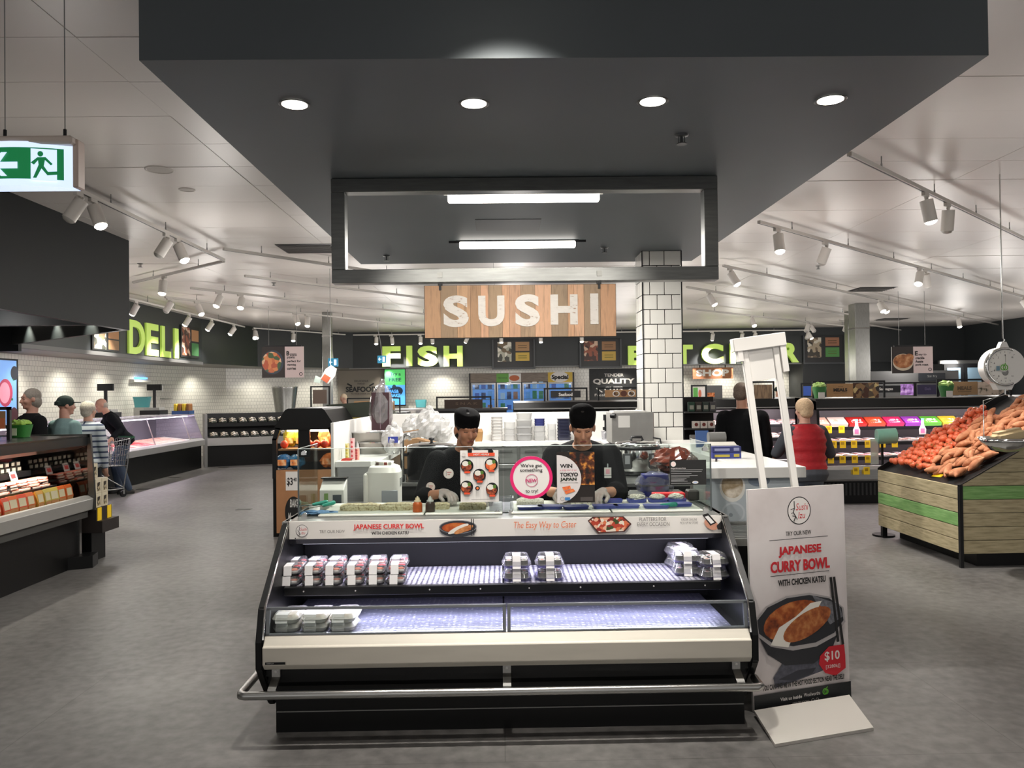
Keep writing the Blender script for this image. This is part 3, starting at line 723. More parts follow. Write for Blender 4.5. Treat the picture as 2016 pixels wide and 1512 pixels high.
# sneeze guard
sg = thing('glass_screen', 'clear glass sneeze guard standing on the sushi case worktop', 'glass screen', (.02, 4.52, .985), world=True)
EDGE = M('#dfe9e6', .2, em='#dfe9e6', es=0.0)
GY, GZ0, GZ1 = 4.52, .985, 1.372
for a, b in ((-1.165, .004), (.012, 1.205)):
    p = obj('pane', MB().box(a, b, GY, GY+.006, GZ0, GZ1), GLASS, sg)
    obj('pane_edge', MB().box(a, b, GY, GY+.006, GZ1, GZ1+.003), EDGE, p)
for x in (-1.168, 1.2):
    p = obj('pane', MB().box(x, x+.006, GY+.01, 5.0, GZ0, GZ1), GLASS, sg)
    obj('pane_edge', MB().box(x, x+.006, GY+.01, 5.0, GZ1, GZ1+.003).box(x-.001, x+.007, GY+.004, GY+.01, GZ0, GZ1, FRM), EDGE, p)
for x, z in ((-1.13, 1.35), (-1.13, .995), (-.06, 1.345), (-.03, .995), (.05, .995), (1.17, 1.345), (1.17, .995)):
    obj('clamp', MB().cyl((x, GY-.008, z), (x, GY+.016, z), .013, n=10).box(x-.015, x+.015, GY-.005, GY+.012, z-.012, z+.004), CHROME, sg)
# ---------------------------------------------------------------- packs
PACKL = glass_mat('#f4f4f8', .12, .06, .06)
LABM = M('#e4e2e2', .55); LABTX = M('#8c8886', .6)
NORI = M('#15191a', .5); SALM = ramp_mat('noise', 60, ((.35, '#d8623a'), (.6, '#f0a888')), .5); PINKF = M('#cf2f35', .5); GRN = M('#557a2c', .6)
def frus(mb, w0, d0, w1, d1, z0, z1, mat=None, n=5):
    """rounded rectangular frustum"""
    def ring(w, d, z):
        r = min(w, d)*.22; P = []
        for cx, cy, a0 in ((w/2-r, d/2-r, 0), (-w/2+r, d/2-r, 90), (-w/2+r, -d/2+r, 180), (w/2-r, -d/2+r, 270)):
            for k in range(3):
                a = math.radians(a0+45*k); P.append(Vector((cx+r*math.cos(a), cy+r*math.sin(a), z)))
        return P
    return mb.rings([ring(w0, d0, z0), ring(w1, d1, z1)], mat, True, True)
def roll(mb, x, y, z, r, h, fill, T=None):
    mb.cyl((x, y, z), (x, y, z+h), r, n=10, mat=NORI); mb.cyl((x, y, z+h), (x, y, z+h+.001), r*.86, n=10, mat=RICE); mb.cyl((x, y, z+h+.001), (x, y, z+h+.002), r*.4, n=7, mat=fill)
def pack(kind):
    t = thing('sushi_pack', 'x', 'food pack')
    if kind == 'tray':       # small tray with three or four pieces
        w, d = .105, .15
        mb = MB(); frus(mb, .088, .13, .1, .145, 0, .014); obj('tray', mb, M('#1c1a1d', .35), t)
        for i in range(2):
            for j in range(3):
                mb = MB().ball((0, 0, .013), (.02, .021, .014), 8, 5, RICE).ball((0, 0, .022), (.022, .018, .007), 8, 5, (PINKF, SALM, NORI)[(i+j) % 3])
                o = obj('sushi_piece', mb, RICE, t); o.location = (-.022+.044*i, -.042+.042*j, .006)
        mb = MB(); frus(mb, .102, .148, .086, .128, .012, .05); obj('lid', mb, PACKL, t)
        obj('label', MB().add([(-.03, -.076, .004), (.012, -.076, .004), (.012, -.066, .052), (-.03, -.066, .052), (.012, .02, .053), (-.03, .02, .053)], [(0, 1, 2, 3), (3, 2, 4, 5)]), LABM, t)
    elif kind == 'dome':     # clear domed pack of cut rolls
        mb = MB(); frus(mb, .13, .13, .158, .158, 0, .018); obj('tray', mb, glass_mat('#c9c4f0', .12, .1, .15), t)
        for i in range(3):
            for j in range(3):
                mb = MB(); roll(mb, 0, 0, 0, .021, .028, (SALM, M('#d9d2a0', .6), GRN)[(i+j) % 3]); o = obj('sushi_piece', mb, RICE, t); o.location = (-.042+.042*i, -.042+.042*j, .012)
        mb = MB(); frus(mb, .16, .16, .12, .12, .018, .064); obj('lid', mb, PACKL, t)
        obj('label', MB().add([(-.022, -.082, .002), (.022, -.082, .002), (.022, -.063, .066), (-.022, -.063, .066), (.022, .03, .067), (-.022, .03, .067)], [(0, 1, 2, 3), (3, 2, 4, 5)]), LABM, t)
    else:                    # flat white clamshell
        mb = MB(); frus(mb, .115, .15, .134, .17, 0, .02); obj('tray', mb, M('#ece8e0', .4), t)
        for i in range(3):
            mb = MB().capsule((0, -.045, .0), (0, .045, .0), .017, .017, 8, ramp_mat('noise', 50, ((.35, '#d9a06a'), (.5, '#e8dcc6'), (.65, '#f0ece4')), .5)); o = obj('rice_paper_roll', mb, RICE, t); o.location = (-.038+.038*i, .0, .022)
        mb = MB(); frus(mb, .136, .172, .11, .145, .02, .043); obj('lid', mb, glass_mat('#faf8f4', .1, .1, .3), t)
        obj('label', MB().add([(-.045, -.088, .004), (.015, -.088, .004), (.015, -.076, .044), (-.045, -.076, .044), (.015, -.02, .045), (-.045, -.02, .045)], [(0, 1, 2, 3), (3, 2, 4, 5)]), LABM, t)
    return t
pt, pd, pc = pack('tray'), pack('dome'), pack('clam')
used = {}
def place(t, loc, rz, lab, grp):
    if t.name not in used:
        used[t.name] = 1; t.location = loc; t.rotation_euler = (0, 0, rz); t['label'] = lab; t['group'] = grp; return t
    return dup(t, loc, rz, lab, grp)
SHZ = .668
colw = ['leftmost', 'second', 'third', 'fourth', 'fifth', 'rightmost']
for i in range(6):
    for r_ in range(2):
        for lv in range(2):
            x = atY(578+41*i, 1140, 4.3).x
            place(pt, (x+random.uniform(-.004, .004)-.012*r_, 4.27+.155*r_+.01*lv, SHZ+.051*lv), random.uniform(-.08, .08), 'small sushi tray, upper shelf left, %s column, %s row, %s' % (colw[i], ('front', 'back')[r_], ('underneath', 'on top')[lv]), 'small sushi trays on the upper shelf')
for i, px in enumerate((1017, 1082)):
    for lv in range(2):
        p = atY(px, 1140, 4.3)
        place(pd, (p.x, 4.3+.004*lv, SHZ+.067*lv), 0, 'domed pack of cut rolls, %s stack mid upper shelf, %s' % (('left', 'right')[i], ('lower pack', 'upper pack')[lv]), 'domed sushi packs mid shelf')
for i, (px, Y) in enumerate(((1352, 4.36), (1402, 4.27), (1340, 4.53))):
    for lv in range(2):
        p = atY(px, 1140, Y)
        place(pd, (p.x, Y+.004*lv, SHZ+.067*lv), (-.12, .1, .2)[i], 'domed sushi pack at the right shelf end, %s stack, %s' % (('middle', 'rightmost', 'rear')[i], ('lower pack', 'upper pack')[lv]), 'domed sushi packs at the right end')
for i in range(3):
    for r_ in range(2):
        for lv in range(2):
            p = atY(566+55*i, 1236, 4.03)
            if r_ and lv: continue
            place(pc, (p.x-.02*r_, 4.06+.19*r_-.004*lv, .491+.044*lv), 0, 'white rice paper roll pack in the lower well, %s column, %s' % (('left', 'middle', 'right')[i], 'back row' if r_ else ('front row underneath', 'front row on top')[lv]), 'rice paper roll packs in the lower well')
# ================================================================ FRAME AND SIGN
FY = 5.2
fx0, fx1 = atY(652, 450, FY).x, atY(1414, 450, FY).x
fz0, fz1 = 2.415, 3.108
fr = thing('sign_gantry', 'rectangular brushed steel box frame hanging under the dark bulkhead', 'frame', ((fx0+fx1)/2, FY, fz0), world=True)
DST = M('#6f706e', .33, .9, var=.12, scale=6, stretch=(1, 10, 10))
t_ = .09
obj('top_bar', MB().box(fx0, fx1, FY, FY+.1, fz1-t_, fz1), DST, fr, bev=.003)
obj('bottom_bar', MB().box(fx0, fx1, FY, FY+.1, fz0, fz0+t_), DST, fr, bev=.003)
obj('upright', MB().box(fx0, fx0+t_, FY, FY+.1, fz0+t_, fz1-t_), DST, fr, bev=.003)
obj('upright', MB().box(fx1-t_, fx1, FY, FY+.1, fz0+t_, fz1-t_), DST, fr, bev=.003)
a = atY(835, 561, FY); b = atY(1214, 661, FY)
sx0, sx1, sz1, sz0 = a.x, b.x, a.z-.004, b.z
sg_ = thing('sushi_sign', 'hanging timber plank sign reading SUSHI in worn white letters', 'sign', ((sx0+sx1)/2, FY+.03, sz0), world=True)
obj('backing', MB().box(sx0-.004, sx1+.004, FY+.035, FY+.055, sz0-.004, sz1+.004), BLACK, sg_)
cuts = [(x-527)/(1460-527) for x in (527, 605, 685, 750, 800, 838, 905, 940, 995, 1065, 1145, 1225, 1255, 1305, 1385, 1460)]
wc = ['#c49a76', '#a4896d', '#c79e79', '#b08a68', '#d3a483', '#a88d70', '#d0a27f', '#c2987a', '#a98e72', '#d4a786', '#9f876d', '#cda07c', '#d6a987', '#a38a70', '#c89b77']
for i, c in enumerate(wc):
    w = sx1-sx0; dy = random.uniform(0, .003)
    m = ramp_mat('noise', 5+i*.1, ((.25, c), (.5, '#%02x%02x%02x' % tuple(min(255, int(int(c[k:k+2], 16)*1.06)) for k in (1, 3, 5))), (.72, '#%02x%02x%02x' % tuple(int(int(c[k:k+2], 16)*.9) for k in (1, 3, 5)))), .6, .15, (9, 9, 1.2))
    obj('plank', MB().box(sx0+w*cuts[i]+.0008, sx0+w*cuts[i+1]-.0008, FY+.02-dy, FY+.035, sz0, sz1), m, sg_)
WORN = ramp_mat('noise', 30, ((.3, '#b79a82'), (.37, '#e8e2da'), (.8, '#f2ece4')), .6, 0, (1, 1, 3))
Tn = frame((sx0, FY+.016, sz0), (1, 0, 0), (0, 0, 1))
for ch, x0, y0, x1, y1 in (('S', 872, 580, 922, 641), ('U', 941, 581, 993, 640), ('S', 1014, 579, 1063, 641), ('H', 1084, 580, 1138, 638), ('I', 1163, 579, 1179, 638)):
    mb = MB(); f = lambda x, y: ((x-835)/379*(sx1-sx0), (661-y)/100*(sz1-sz0))
    p, q = f(x0, y1), f(x1, y0); put_text(mb, ch, (p[0], p[1], q[0], q[1]), Tn, WORN, 0, bold=.045, depth=.003, res=5); obj('letter', mb, WORN, sg_)
for px in (866, 1180):
    x = atY(px, 552, FY).x
    k = obj('hanger', MB().box(x-.014, x+.014, FY+.005, FY+.06, sz1, fz0).box(x-.016, x+.016, FY-.006, FY, fz0+.03, fz0+.065, M('#8a8a86', .4, .8)), BLACK, sg_)
    obj('hook', MB().box(x-.008, x+.008, FY+.008, FY+.02, sz1-.03, sz1+.02), BLACK, sg_)
# ================================================================ PRINTS ON THE GLASS
def card(name, label, cat, px, Y, th=.003, mat=PRINTW, tilt=0):
    a = atY(px[0], px[3], Y); b = atY(px[2], px[1], Y); c = (a+b)/2
    t = thing(name, label, cat, (c.x, Y, a.z), world=True)
    obj('sheet', MB().box(a.x, b.x, Y, Y+th, a.z, b.z), mat, t)
    return t, Print(frame((a.x, Y, a.z), (1, 0, 0), (0, 0, 1)), px, (b.x-a.x, b.z-a.z))
GP = GY-.008
PW2 = M('#ece8e4', .4)
t, P = card('menu_poster', 'white hot meals poster with bowls of food clipped on the glass', 'poster', (907, 886, 981, 989), GP, mat=PW2)
MEAT = ramp_mat('noise', 70, ((.35, '#3a1a12'), (.5, '#8a3a22'), (.7, '#c96a3a')), .6); SAL2 = ramp_mat('noise', 60, ((.35, '#d8502a'), (.6, '#f08a4a')), .6); ORR = M('#e8522e', .6)
for x in range(910, 980, 7): P.rect(x, 900, x+.4, 986, M('#d8d4d0', .6))
P.rect(922, 891, 974, 897.5, ORR).text('HOT MEALS', 933, 892.5, 963, 896, PRINTW, bold=.03).ell(914, 894, 4, 4, M('#ddd5d0', .6))
for cx, cy, fm in ((920, 916, MEAT), (967, 914, SAL2), (944, 935, MEAT), (919, 958, MEAT), (968, 963, MEAT)):
    r = 12.5 if cx < 960 else 13
    P.ell(cx, cy, min(r, 980-cx-.2), r, BLACK); P.ell(cx-1, cy+2, r*.8 if cx < 960 else 10, r*.7, fm); P.ell(cx-3, cy-4, r*.5, r*.42, RICE); P.ell(cx+5, cy-5, r*.25, r*.3, GRN)
    P.rect(cx-5, cy+11, cx+6, cy+15, ORR)
P.ell(940, 961, 4.5, 4.5, BLACK).ell(940, 961, 2.5, 2.5, SAL2).line(928, 983, 970, 983, .8, GRYP)
P.done(t)
for px in (925, 965):
    p = atY(px, 887, GP); obj('clip', MB().box(p.x-.012, p.x+.012, GP-.006, GP+.02, p.z-.012, p.z+.012), BLACK, t, bev=.002)
# round sticker
c = atY(1046, 940, GP); r = (atY(1088, 940, GP)-c).x
t = thing('round_sticker', "round white and pink sticker reading We've got something new to try", 'sticker', (c.x, GP, c.z-r), world=True)
obj('disc', MB().cyl((c.x, GP, c.z), (c.x, GP+.003, c.z), r, n=48, smooth=False), PW2, t)
P = Print(frame((c.x-r, GP, c.z-r), (1, 0, 0), (0, 0, 1)), (1004, 898, 1088, 982), (2*r, 2*r))
PINK = M('#e5256f', .5)
P.ring(1046, 940, 42, 42, 6.2, PINK, 48).ring(1046.5, 946, 12.5, 12.5, 1.2, M('#c2577e', .6))
for tx, x0, y0, x1, y1, m, bd in (("We've got", 1025, 913, 1067, 921.5, KP, .012), ('something', 1024, 922, 1068, 930.5, KP, .012), ('NEW', 1036, 942.5, 1057, 949.5, M('#cf3b76', .6), .03), ('to try!', 1034, 963, 1059, 971.5, KP, .012)): P.text(tx, x0, y0, x1, y1, m, bold=bd)
P.done(t)
t, P = card('competition_poster', 'win a trip poster with a grey arc and dark night street picture', 'poster', (1097, 889, 1170, 990), GP, mat=M('#1c1512', .5))
CITY = ramp_mat('noise', 26, ((.42, '#120c08'), (.55, '#5a2a12'), (.64, '#d08a3a'), (.75, '#f0d8a0')), .5)
P.rect(1122, 890, 1170, 955, CITY).rect(1142, 979, 1166, 987, M('#4a4442', .6))
arc = [(1097, 895)]+[(1097+47*math.sin(a), 943-48*math.cos(a)) for a in [i*PI/16 for i in range(1, 16)]]+[(1105, 990), (1097, 990)]
P.poly(arc, M('#d9d3d2', .5))
P.text('WIN', 1103, 913, 1127, 921, KP, bold=.04).text('a trip for 2 to', 1103, 923, 1135, 928, M('#d4607a', .6), shear=.3).text('TOKYO', 1103, 930, 1138, 938, KP, bold=.05).text('JAPAN', 1103, 940, 1135, 948, M('#2f352c', .6), bold=.05)
P.line(1103, 950, 1138, 950, .6, GRYP).poly([(1107, 959), (1122, 956), (1124, 962), (1110, 966)], SAL2).poly([(1111, 967), (1128, 962), (1132, 967), (1114, 973)], SAL2).rect(1112, 979, 1122, 985, M('#3b7fc0', .5)).ring(1107, 982, 4, 4, .6, GRYP)
P.done(t)
t, P = card('notice_board', 'black information notice with white print on the right glass pane', 'notice', (1319, 905, 1390, 955), GP, mat=PRINTK)
P.ell(1326, 913, 5, 5.4, PRINTW).ell(1326, 913, 4, 4.3, M('#e8d0cc', .5))
rr = random.Random(3)
P.text('Allergen Information Notice', 1321, 920, 1350, 923.5, PRINTW)
for y, w in ((925, 62), (928, 60), (932, 40), (936.5, 52), (939, 36), (942.5, 30), (945, 26), (947.5, 32), (951.5, 38)):
    P.line(1321, y, 1321+w, y, .9, M('#a8a8a8', .6))
P.ell(1368, 950, 6, 2.8, PRINTW).ell(1368, 950, 4, 1.4, M('#9fb4d8', .5)); P.done(t)

# ================================================================ KIOSK SHELL
WPNL = M('#d6d4d0', .45)
kw = MB().box(-1.275, -1.25, 5.9, 8.36, 0, 1.47).box(-1.275, 1.45, 8.34, 8.36, 0, 1.47)
tag(obj('kitchen_screen', MB().box(-1.275, -1.252, 5.9, 8.36, 0, 1.47), WPNL, bev=.003), 'low white screen along the left side of the sushi kitchen', 'screen')
tag(obj('kitchen_screen', MB().box(-1.25, 1.45, 8.342, 8.362, 0, 1.47), WPNL, bev=.003), 'low white screen along the back of the sushi kitchen', 'screen')
TOPW = M('#d9d8d4', .3)
def bench(name, label, poly, z, front, body, th=.045, cat='counter', top=TOPW):
    cx = sum(p[0] for p in poly)/len(poly); cy = sum(p[1] for p in poly)/len(poly)
    t = thing(name, label, cat, (cx, cy, 0), world=True)
    obj('worktop', MB().prism(poly, 'z', z-th, z), top, t, bev=.003)
    mb = MB(); 
    for x0, x1, y0, y1 in front: mb.box(x0, x1, y0, y1, 0, z-th)
    obj('body', mb, body, t)
    return t
bench('side_counter', 'narrow white topped counter along the left kiosk partition', [(-1.25, 5.92), (-.98, 5.92), (-.92, 6.1), (-.92, 8.05), (-1.25, 8.05)], 1.18, [(-1.25, -.95, 5.98, 8.05)], STEEL)
lc = bench('rear_counter', 'long back counter with pale ledge and steel drawers behind the chefs', [(-.92, 8.05), (1.44, 8.05), (1.44, 8.34), (-.92, 8.34)], 1.18, [(-.92, 1.44, 8.1, 8.34)], STEEL)
for i, (px0, px1, y0, y1) in enumerate(((972, 1020, 880, 912), (1022, 1070, 880, 912), (1072, 1110, 880, 912), (972, 1020, 914, 985), (1022, 1070, 914, 985), (1072, 1110, 914, 985))):
    a = atY(px0+2, y1, 8.09); b = atY(px1-2, y0, 8.09)
    d = obj('drawer', MB().box(a.x, b.x, 8.082, 8.1, a.z, b.z), M('#a3a4a2', .3, .8), lc, bev=.002)
    obj('handle', MB().box(a.x+.05, b.x-.05, 8.06, 8.085, b.z-.05, b.z-.03), M('#5b5c5b', .4, .6), d)
rc = bench('service_counter', 'white topped service counter running back to the tiled pillar', [(1.3, 5.05), (1.96, 5.05), (1.98, 7.97), (1.57, 7.97), (1.57, 5.5), (1.3, 5.5)], 1.18, [(1.32, 1.92, 5.1, 5.45), (1.6, 1.94, 5.45, 7.95)], M('#8f8f8b', .5), .07)
a = atY(1398, 1030, 5.095); b = atY(1580, 936, 5.095)
P = Print(frame((1.32, 5.099, .2), (1, 0, 0), (0, 0, 1)), (atY(1398, 0, 5.1) and 1398, 936, 1580, 1036), (b.x-1.32, 1.1-.2)); 
P = Print(frame((1.32, 5.098, a.z), (1, 0, 0), (0, 0, 1)), (1392, 936, 1578, 1030), (.6, b.z-a.z))
DISH = ramp_mat('noise', 9, ((.35, '#b9ac96'), (.5, '#8f7c5e'), (.65, '#d8cfc0')), .6)
P.rect(1392, 936, 1578, 1030, M('#a9b2b8', .5)).ell(1446, 958, 26, 30, M('#d3d2cc', .5)).ell(1446, 955, 22, 25, DISH).ell(1447, 1010, 24, 22, M('#b9c0c5', .5)).ell(1447, 1010, 20, 18, M('#a5adb3', .5)).ell(1442, 1014, 4, 4, M('#7d858b', .5)).ell(1500, 945, 22, 12, M('#6f7b8a', .6))
P.done(rc, 'plate_picture')
sr = thing('side_chiller', 'low black chiller with a steel rim and grille right of the sushi case', 'chiller', (1.45, 4.7, 0), world=True)
obj('body', MB().box(1.3, 1.6, 4.46, 5.04, 0, .8), BLACKM, sr); obj('rim', MB().box(1.29, 1.61, 4.43, 4.47, .8, .84).box(1.29, 1.32, 4.47, 5.04, .8, .84).box(1.58, 1.61, 4.47, 5.04, .8, .84).box(1.32, 1.58, 5.0, 5.04, .8, .84), STEEL, sr)
g = MB()
for k in range(11): g.box(1.32, 1.58, 4.48+.048*k, 4.50+.048*k, .81, .825)
obj('grille', g, M('#9a9b9a', .35, .8), sr, kind='stuff')
tb = bench('steel_bench', 'steel bench with the rice cooker behind the man chef', [(.9, 5.95), (1.5, 5.95), (1.5, 7.3), (.9, 7.3)], .985, [(.95, 1.45, 6.0, 7.25)], BLACKM, .03, top=STEEL)
bench('end_bench', 'small steel bench at the right end of the sushi worktop', [(.92, 5.03), (1.28, 5.03), (1.28, 5.7), (.92, 5.7)], .965, [(.95, 1.26, 5.06, 5.68)], STEEL, .03, top=STEEL)
bench('pot_bench', 'dark bench carrying the black stock pot behind the woman chef', [(-.85, 6.4), (-.2, 6.4), (-.2, 7.4), (-.85, 7.4)], .96, [(-.83, -.22, 6.45, 7.38)], M('#3a3b3a', .4, .5), .03, top=STEEL)
bench('machine_bench', 'low steel bench carrying the white rice dispenser', [(-1.2, 5.03), (-.55, 5.03), (-.55, 5.62), (-1.2, 5.62)], .92, [(-1.18, -.57, 5.05, 5.6)], STEEL, .03, top=STEEL)

# ================================================================ KITCHEN THINGS
def at_base(px, Y, z): p = atY(px, 900, Y); return Vector((p.x, Y, z))
def wpx(a, b, Y): return atY(b, 900, Y).x-atY(a, 900, Y).x
# white rice dispenser
p = at_base(757, 5.32, .92)
t = thing('rice_dispenser', 'tall white rounded rice dispenser machine left of the woman chef', 'dispenser', p)
WP_ = M('#f2efe8', .3)
mb = MB(); frus(mb, .2, .2, .215, .215, 0, .03); frus(mb, .215, .215, .215, .215, .03, .24); frus(mb, .215, .215, .19, .19, .24, .275); frus(mb, .19, .19, .13, .13, .275, .288); obj('body', mb, WP_, t)
obj('hopper', MB().lathe([(.06, .288), (.062, .31), (.05, .312), (.048, .29)], n=16), WP_, t)
bd = MB()
for i in range(4): bd.box(-.05+.028*i, -.03+.028*i, -.066, -.06, .288, .306, (M('#8a3a32', .5), OFFW)[i % 2] if i else M('#5f4a44', .5))
obj('warning_badge', bd, OFFW, t)
obj('front_panel', MB().box(-.005, .1, -.112, -.104, .01, .125), M('#aeb3b8', .4), t, bev=.003); obj('back_fin', MB().box(-.13, -.1, -.09, .1, .0, .235), WP_, t, bev=.01)
obj('label_plate', MB().box(.1, .112, -.05, .03, .15, .2), GREY, t)
p = at_base(657, 5.12, .92)
t = thing('label_printer', 'small white slanted machine with a screen inside the left glass', 'machine', p)
obj('body', MB().prism([(-.06, 0), (.06, 0), (.06, .22), (.02, .2), (-.06, .15)], 'x', -.08, .075), M('#d3d2cc', .4), t, bev=.003)
obj('screen', MB().box(.005, .06, -.064, -.058, .05, .12), M('#4a4f55', .25), t); obj('sticker', MB().box(-.05, -.025, -.064, -.059, .05, .13), M('#7a9a5a', .5), t); obj('lid', MB().box(-.085, .08, -.0, .07, .215, .222), BLACK, t)
# black stock pot
p = at_base(850, 6.75, .96)
t = thing('stock_pot', 'large black stock pot with shiny steel lid behind the woman chef', 'pot', p)
obj('body', MB().lathe([(.2, 0), (.21, .02), (.21, .26), (.215, .27), (.2, .272)], n=28), M('#1a1b1c', .2), t)
obj('lid', MB().lathe([(.212, .272), (.2, .285), (.12, .3), (.02, .305)], n=28), CHROME, t); obj('lid_knob', MB().lathe([(.012, .304), (.012, .32), (.025, .325), (.025, .34), (.005, .345)], n=12), BLACK, t)
for s in (-1, 1): obj('handle', MB().tube([(s*.2, -.05, .2), (s*.25, -.04, .2), (s*.25, .04, .2), (s*.2, .05, .2)], .01, 8), BLACK, t)
# steel pots hung tap
t = thing('tap', 'chrome bench tap beside the stock pot', 'tap', at_base(793, 6.46, .96)+Vector((0, 0, .04)))
obj('body', MB().tube([(0, 0, -.04), (0, 0, .3), (.01, 0, .34), (.05, 0, .35), (.06, 0, .3)], .013, 8).cyl((0, 0, -.04), (0, 0, .02), .03, n=10), CHROME, t)
# rice cooker
p = at_base(1254, 6.6, .985)
t = thing('rice_cooker', 'big round steel rice cooker with control panel on the right bench', 'rice cooker', p)
obj('body', MB().lathe([(.17, .03), (.185, .04), (.19, .17), (.185, .21)], n=28), CHROME, t); obj('base', MB().lathe([(.16, 0), (.18, .01), (.18, .035), (.15, .036)], n=24), BLACK, t)
obj('rim', MB().lathe([(.19, .21), (.195, .22), (.195, .235), (.18, .238)], n=28), BLACK, t); obj('lid', MB().lathe([(.185, .238), (.185, .262), (.16, .275), (.03, .285)], n=28), CHROME, t)
k = obj('lid_handle', MB().tube([(-.05, 0, .28), (-.04, 0, .31), (.04, 0, .31), (.05, 0, .28)], .012, 8), BLACK, t)
for x in (-.11, .11):
    q = obj('control_panel', MB().box(x-.035, x+.035, -.185, -.155, .06, .185), M('#3a3b3c', .4), t, bev=.003); obj('button', MB().box(x-.02, x+.02, -.188, -.184, .1, .17), M('#8b8e90', .3), q)
# oven / steel device
p = at_base(1247, 7.4, 1.18); w = wpx(1207, 1290, 7.4)
t = thing('steel_oven', 'boxy stainless steel device with paper label standing by the tiled pillar', 'oven', p)
obj('body', MB().box(-w/2, w/2, 0, .4, .01, .3), M('#9b9a96', .35, .8, var=.05), t, bev=.006); obj('knob', MB().cyl((-w/2-.01, -.005, .27), (-w/2+.03, -.03, .27), .022, n=12), BLACK, t)
obj('paper_label', MB().box(-w/2+.06, -w/2+.17, -.003, .0, .16, .27), OFFW, t); obj('foot', MB().box(-w/2+.02, w/2-.02, .02, .38, 0, .012), BLACK, t)
obj('cable', MB().tube([(w/2-.01, -.004, .06), (w/2+.05, -.03, .05), (w/2+.06, -.04, -.02), (w/2+.03, -.05, -.09)], .008, 6), BLACK, t); obj('top_paper', MB().box(-w/2+.02, w/2-.08, .02, .3, .3, .315), OFFW, t)
bench('oven_stand', 'narrow pale stand under the steel device beside the pillar', [(1.0, 7.34), (1.56, 7.34), (1.56, 7.95), (1.0, 7.95)], 1.178, [(1.03, 1.54, 7.36, 7.93)], STEEL, .03)
# ladle / hand blender, utensil pot
t = thing('utensil_holder', 'clear pot with a black hand blender beside the man chef', 'utensil pot', at_base(1193, 8.2, 1.18))
obj('pot', MB().lathe([(.04, 0), (.05, .09), (.046, .09), (.037, .005)], n=14), PLASTIC, t); obj('blender', MB().cyl((0, 0, .01), (0, 0, .24), .012, n=8).cyl((0, 0, .1), (0, 0, .13), .03, n=10).cyl((0, 0, .2), (0, 0, .26), .024, n=10), BLACK, t)
# containers on the rear ledge
CLR = glass_mat('#f2f2f0', .08, .2, .35)
def stack(px0, px1, ytop, Y, z, n, mat, label, name='container_stack', lidm=None, taper=.92):
    p = at_base((px0+px1)/2, Y, z); w = wpx(px0, px1, Y); ht = atY((px0+px1)/2, ytop, Y).z-z; h = ht/n
    t = thing(name, label, 'container', p, group=None)
    for k in range(n):
        mb = MB(); frus(mb, w*taper, w*taper, w, w, h*k, h*k+h*.86); o = obj('tub', mb, mat, t)
        mb = MB(); frus(mb, w*1.03, w*1.03, w*1.03, w*1.03, h*k+h*.86, h*(k+1)); obj('rim', mb, lidm or mat, o)
    return t
stack(968, 990, 820, 8.18, 1.18, 8, M('#cfccc8', .5), 'tall stack of white lidded tubs leftmost on the back ledge')
stack(993, 1014, 830, 8.18, 1.18, 3, CLR, 'short stack of cloudy tubs in a plastic bag on the back ledge')
stack(1017, 1048, 812, 8.2, 1.18, 4, CLR, 'tallest wide stack of clear tubs on the back ledge', taper=.86)
stack(1052, 1074, 838, 8.18, 1.18, 3, CLR, 'clear tub stack under the blue lids on the back ledge')
stack(1053, 1073, 824, 8.18, atY(1063, 838, 8.18).z, 3, M('#3a3f78', .4), 'small stack of blue lids on top of clear tubs')
stack(1079, 1095, 834, 8.18, 1.18, 3, CLR, 'narrow clear tub stack between the blue stacks')
stack(1098, 1124, 824, 8.18, 1.18, 7, M('#26283c', .35), 'dark blue stack of tray bases beside the man chef')
# plastic bags: crumpled translucent blobs
BAG = glass_mat('#f4f4f2', .16, .12, .32)
def blob(r, seed, amp=.25, n=18, k=12, fr=2.2, mat=None, mb=None, c=(0, 0, 0), flat=True):
    mb = mb or MB(); c = Vector(c); R = []
    def pt(a, b):
        d = Vector((math.cos(a)*math.cos(b), math.cos(a)*math.sin(b), math.sin(a)))
        q = 1+amp*(mnoise.noise(d*fr+Vector((seed, seed*2, 0)))+.5*mnoise.noise(d*fr*2.7+Vector((seed, 3, 9))))
        return c+Vector((d.x*r[0]*q, d.y*r[1]*q, max(-r[2]*.98, d.z*r[2]*q)))
    for j in range(1, k): R.append([pt(-PI/2+PI*j/k, 2*PI*i/n) for i in range(n)])
    mb.rings(R, mat, not flat, True); return mb
def bag(px, Y, z, r, seed, label, mat=BAG, name='plastic_bag', cat='plastic bag', extra=None, amp=.3, fr=2.4):
    p = at_base(px, Y, z); t = thing(name, label, cat, p)
    obj('bag', blob(r, seed, amp, 22, 14, fr, c=(0, 0, r[2])), mat, t)
    obj('knot', blob((r[0]*.25, r[1]*.25, r[2]*.22), seed+3, .5, 10, 7, 3, c=(r[0]*.1, 0, r[2]*2.0)), mat, t)
    return t
bag(812, 8.2, 1.18, (.1, .1, .13), 1, 'leftmost crumpled clear plastic bag on the back ledge')
bag(845, 8.18, 1.18, (.13, .11, .17), 5, 'largest crumpled clear plastic bag on the back ledge')
bag(873, 8.2, 1.18, (.09, .1, .12), 8, 'crumpled clear plastic bag just left of the woman chef')
t = bag(752, 6.74, atY(730, 849, 6.72).z, (.1, .1, .2), 12, 'tall clear bag around brown stacked bowls, standing on the steel pans', glass_mat('#f2eef0', .12, .1, .12), amp=.12)
obj('bowl_stack', MB().box(-.075, .075, -.07, .07, .01, .33).box(-.004, .004, -.073, -.07, .02, .32, M('#8a7580', .4)), M('#3a2228', .4, var=.15, scale=40, stretch=(1, 1, .1)), t, bev=.01)
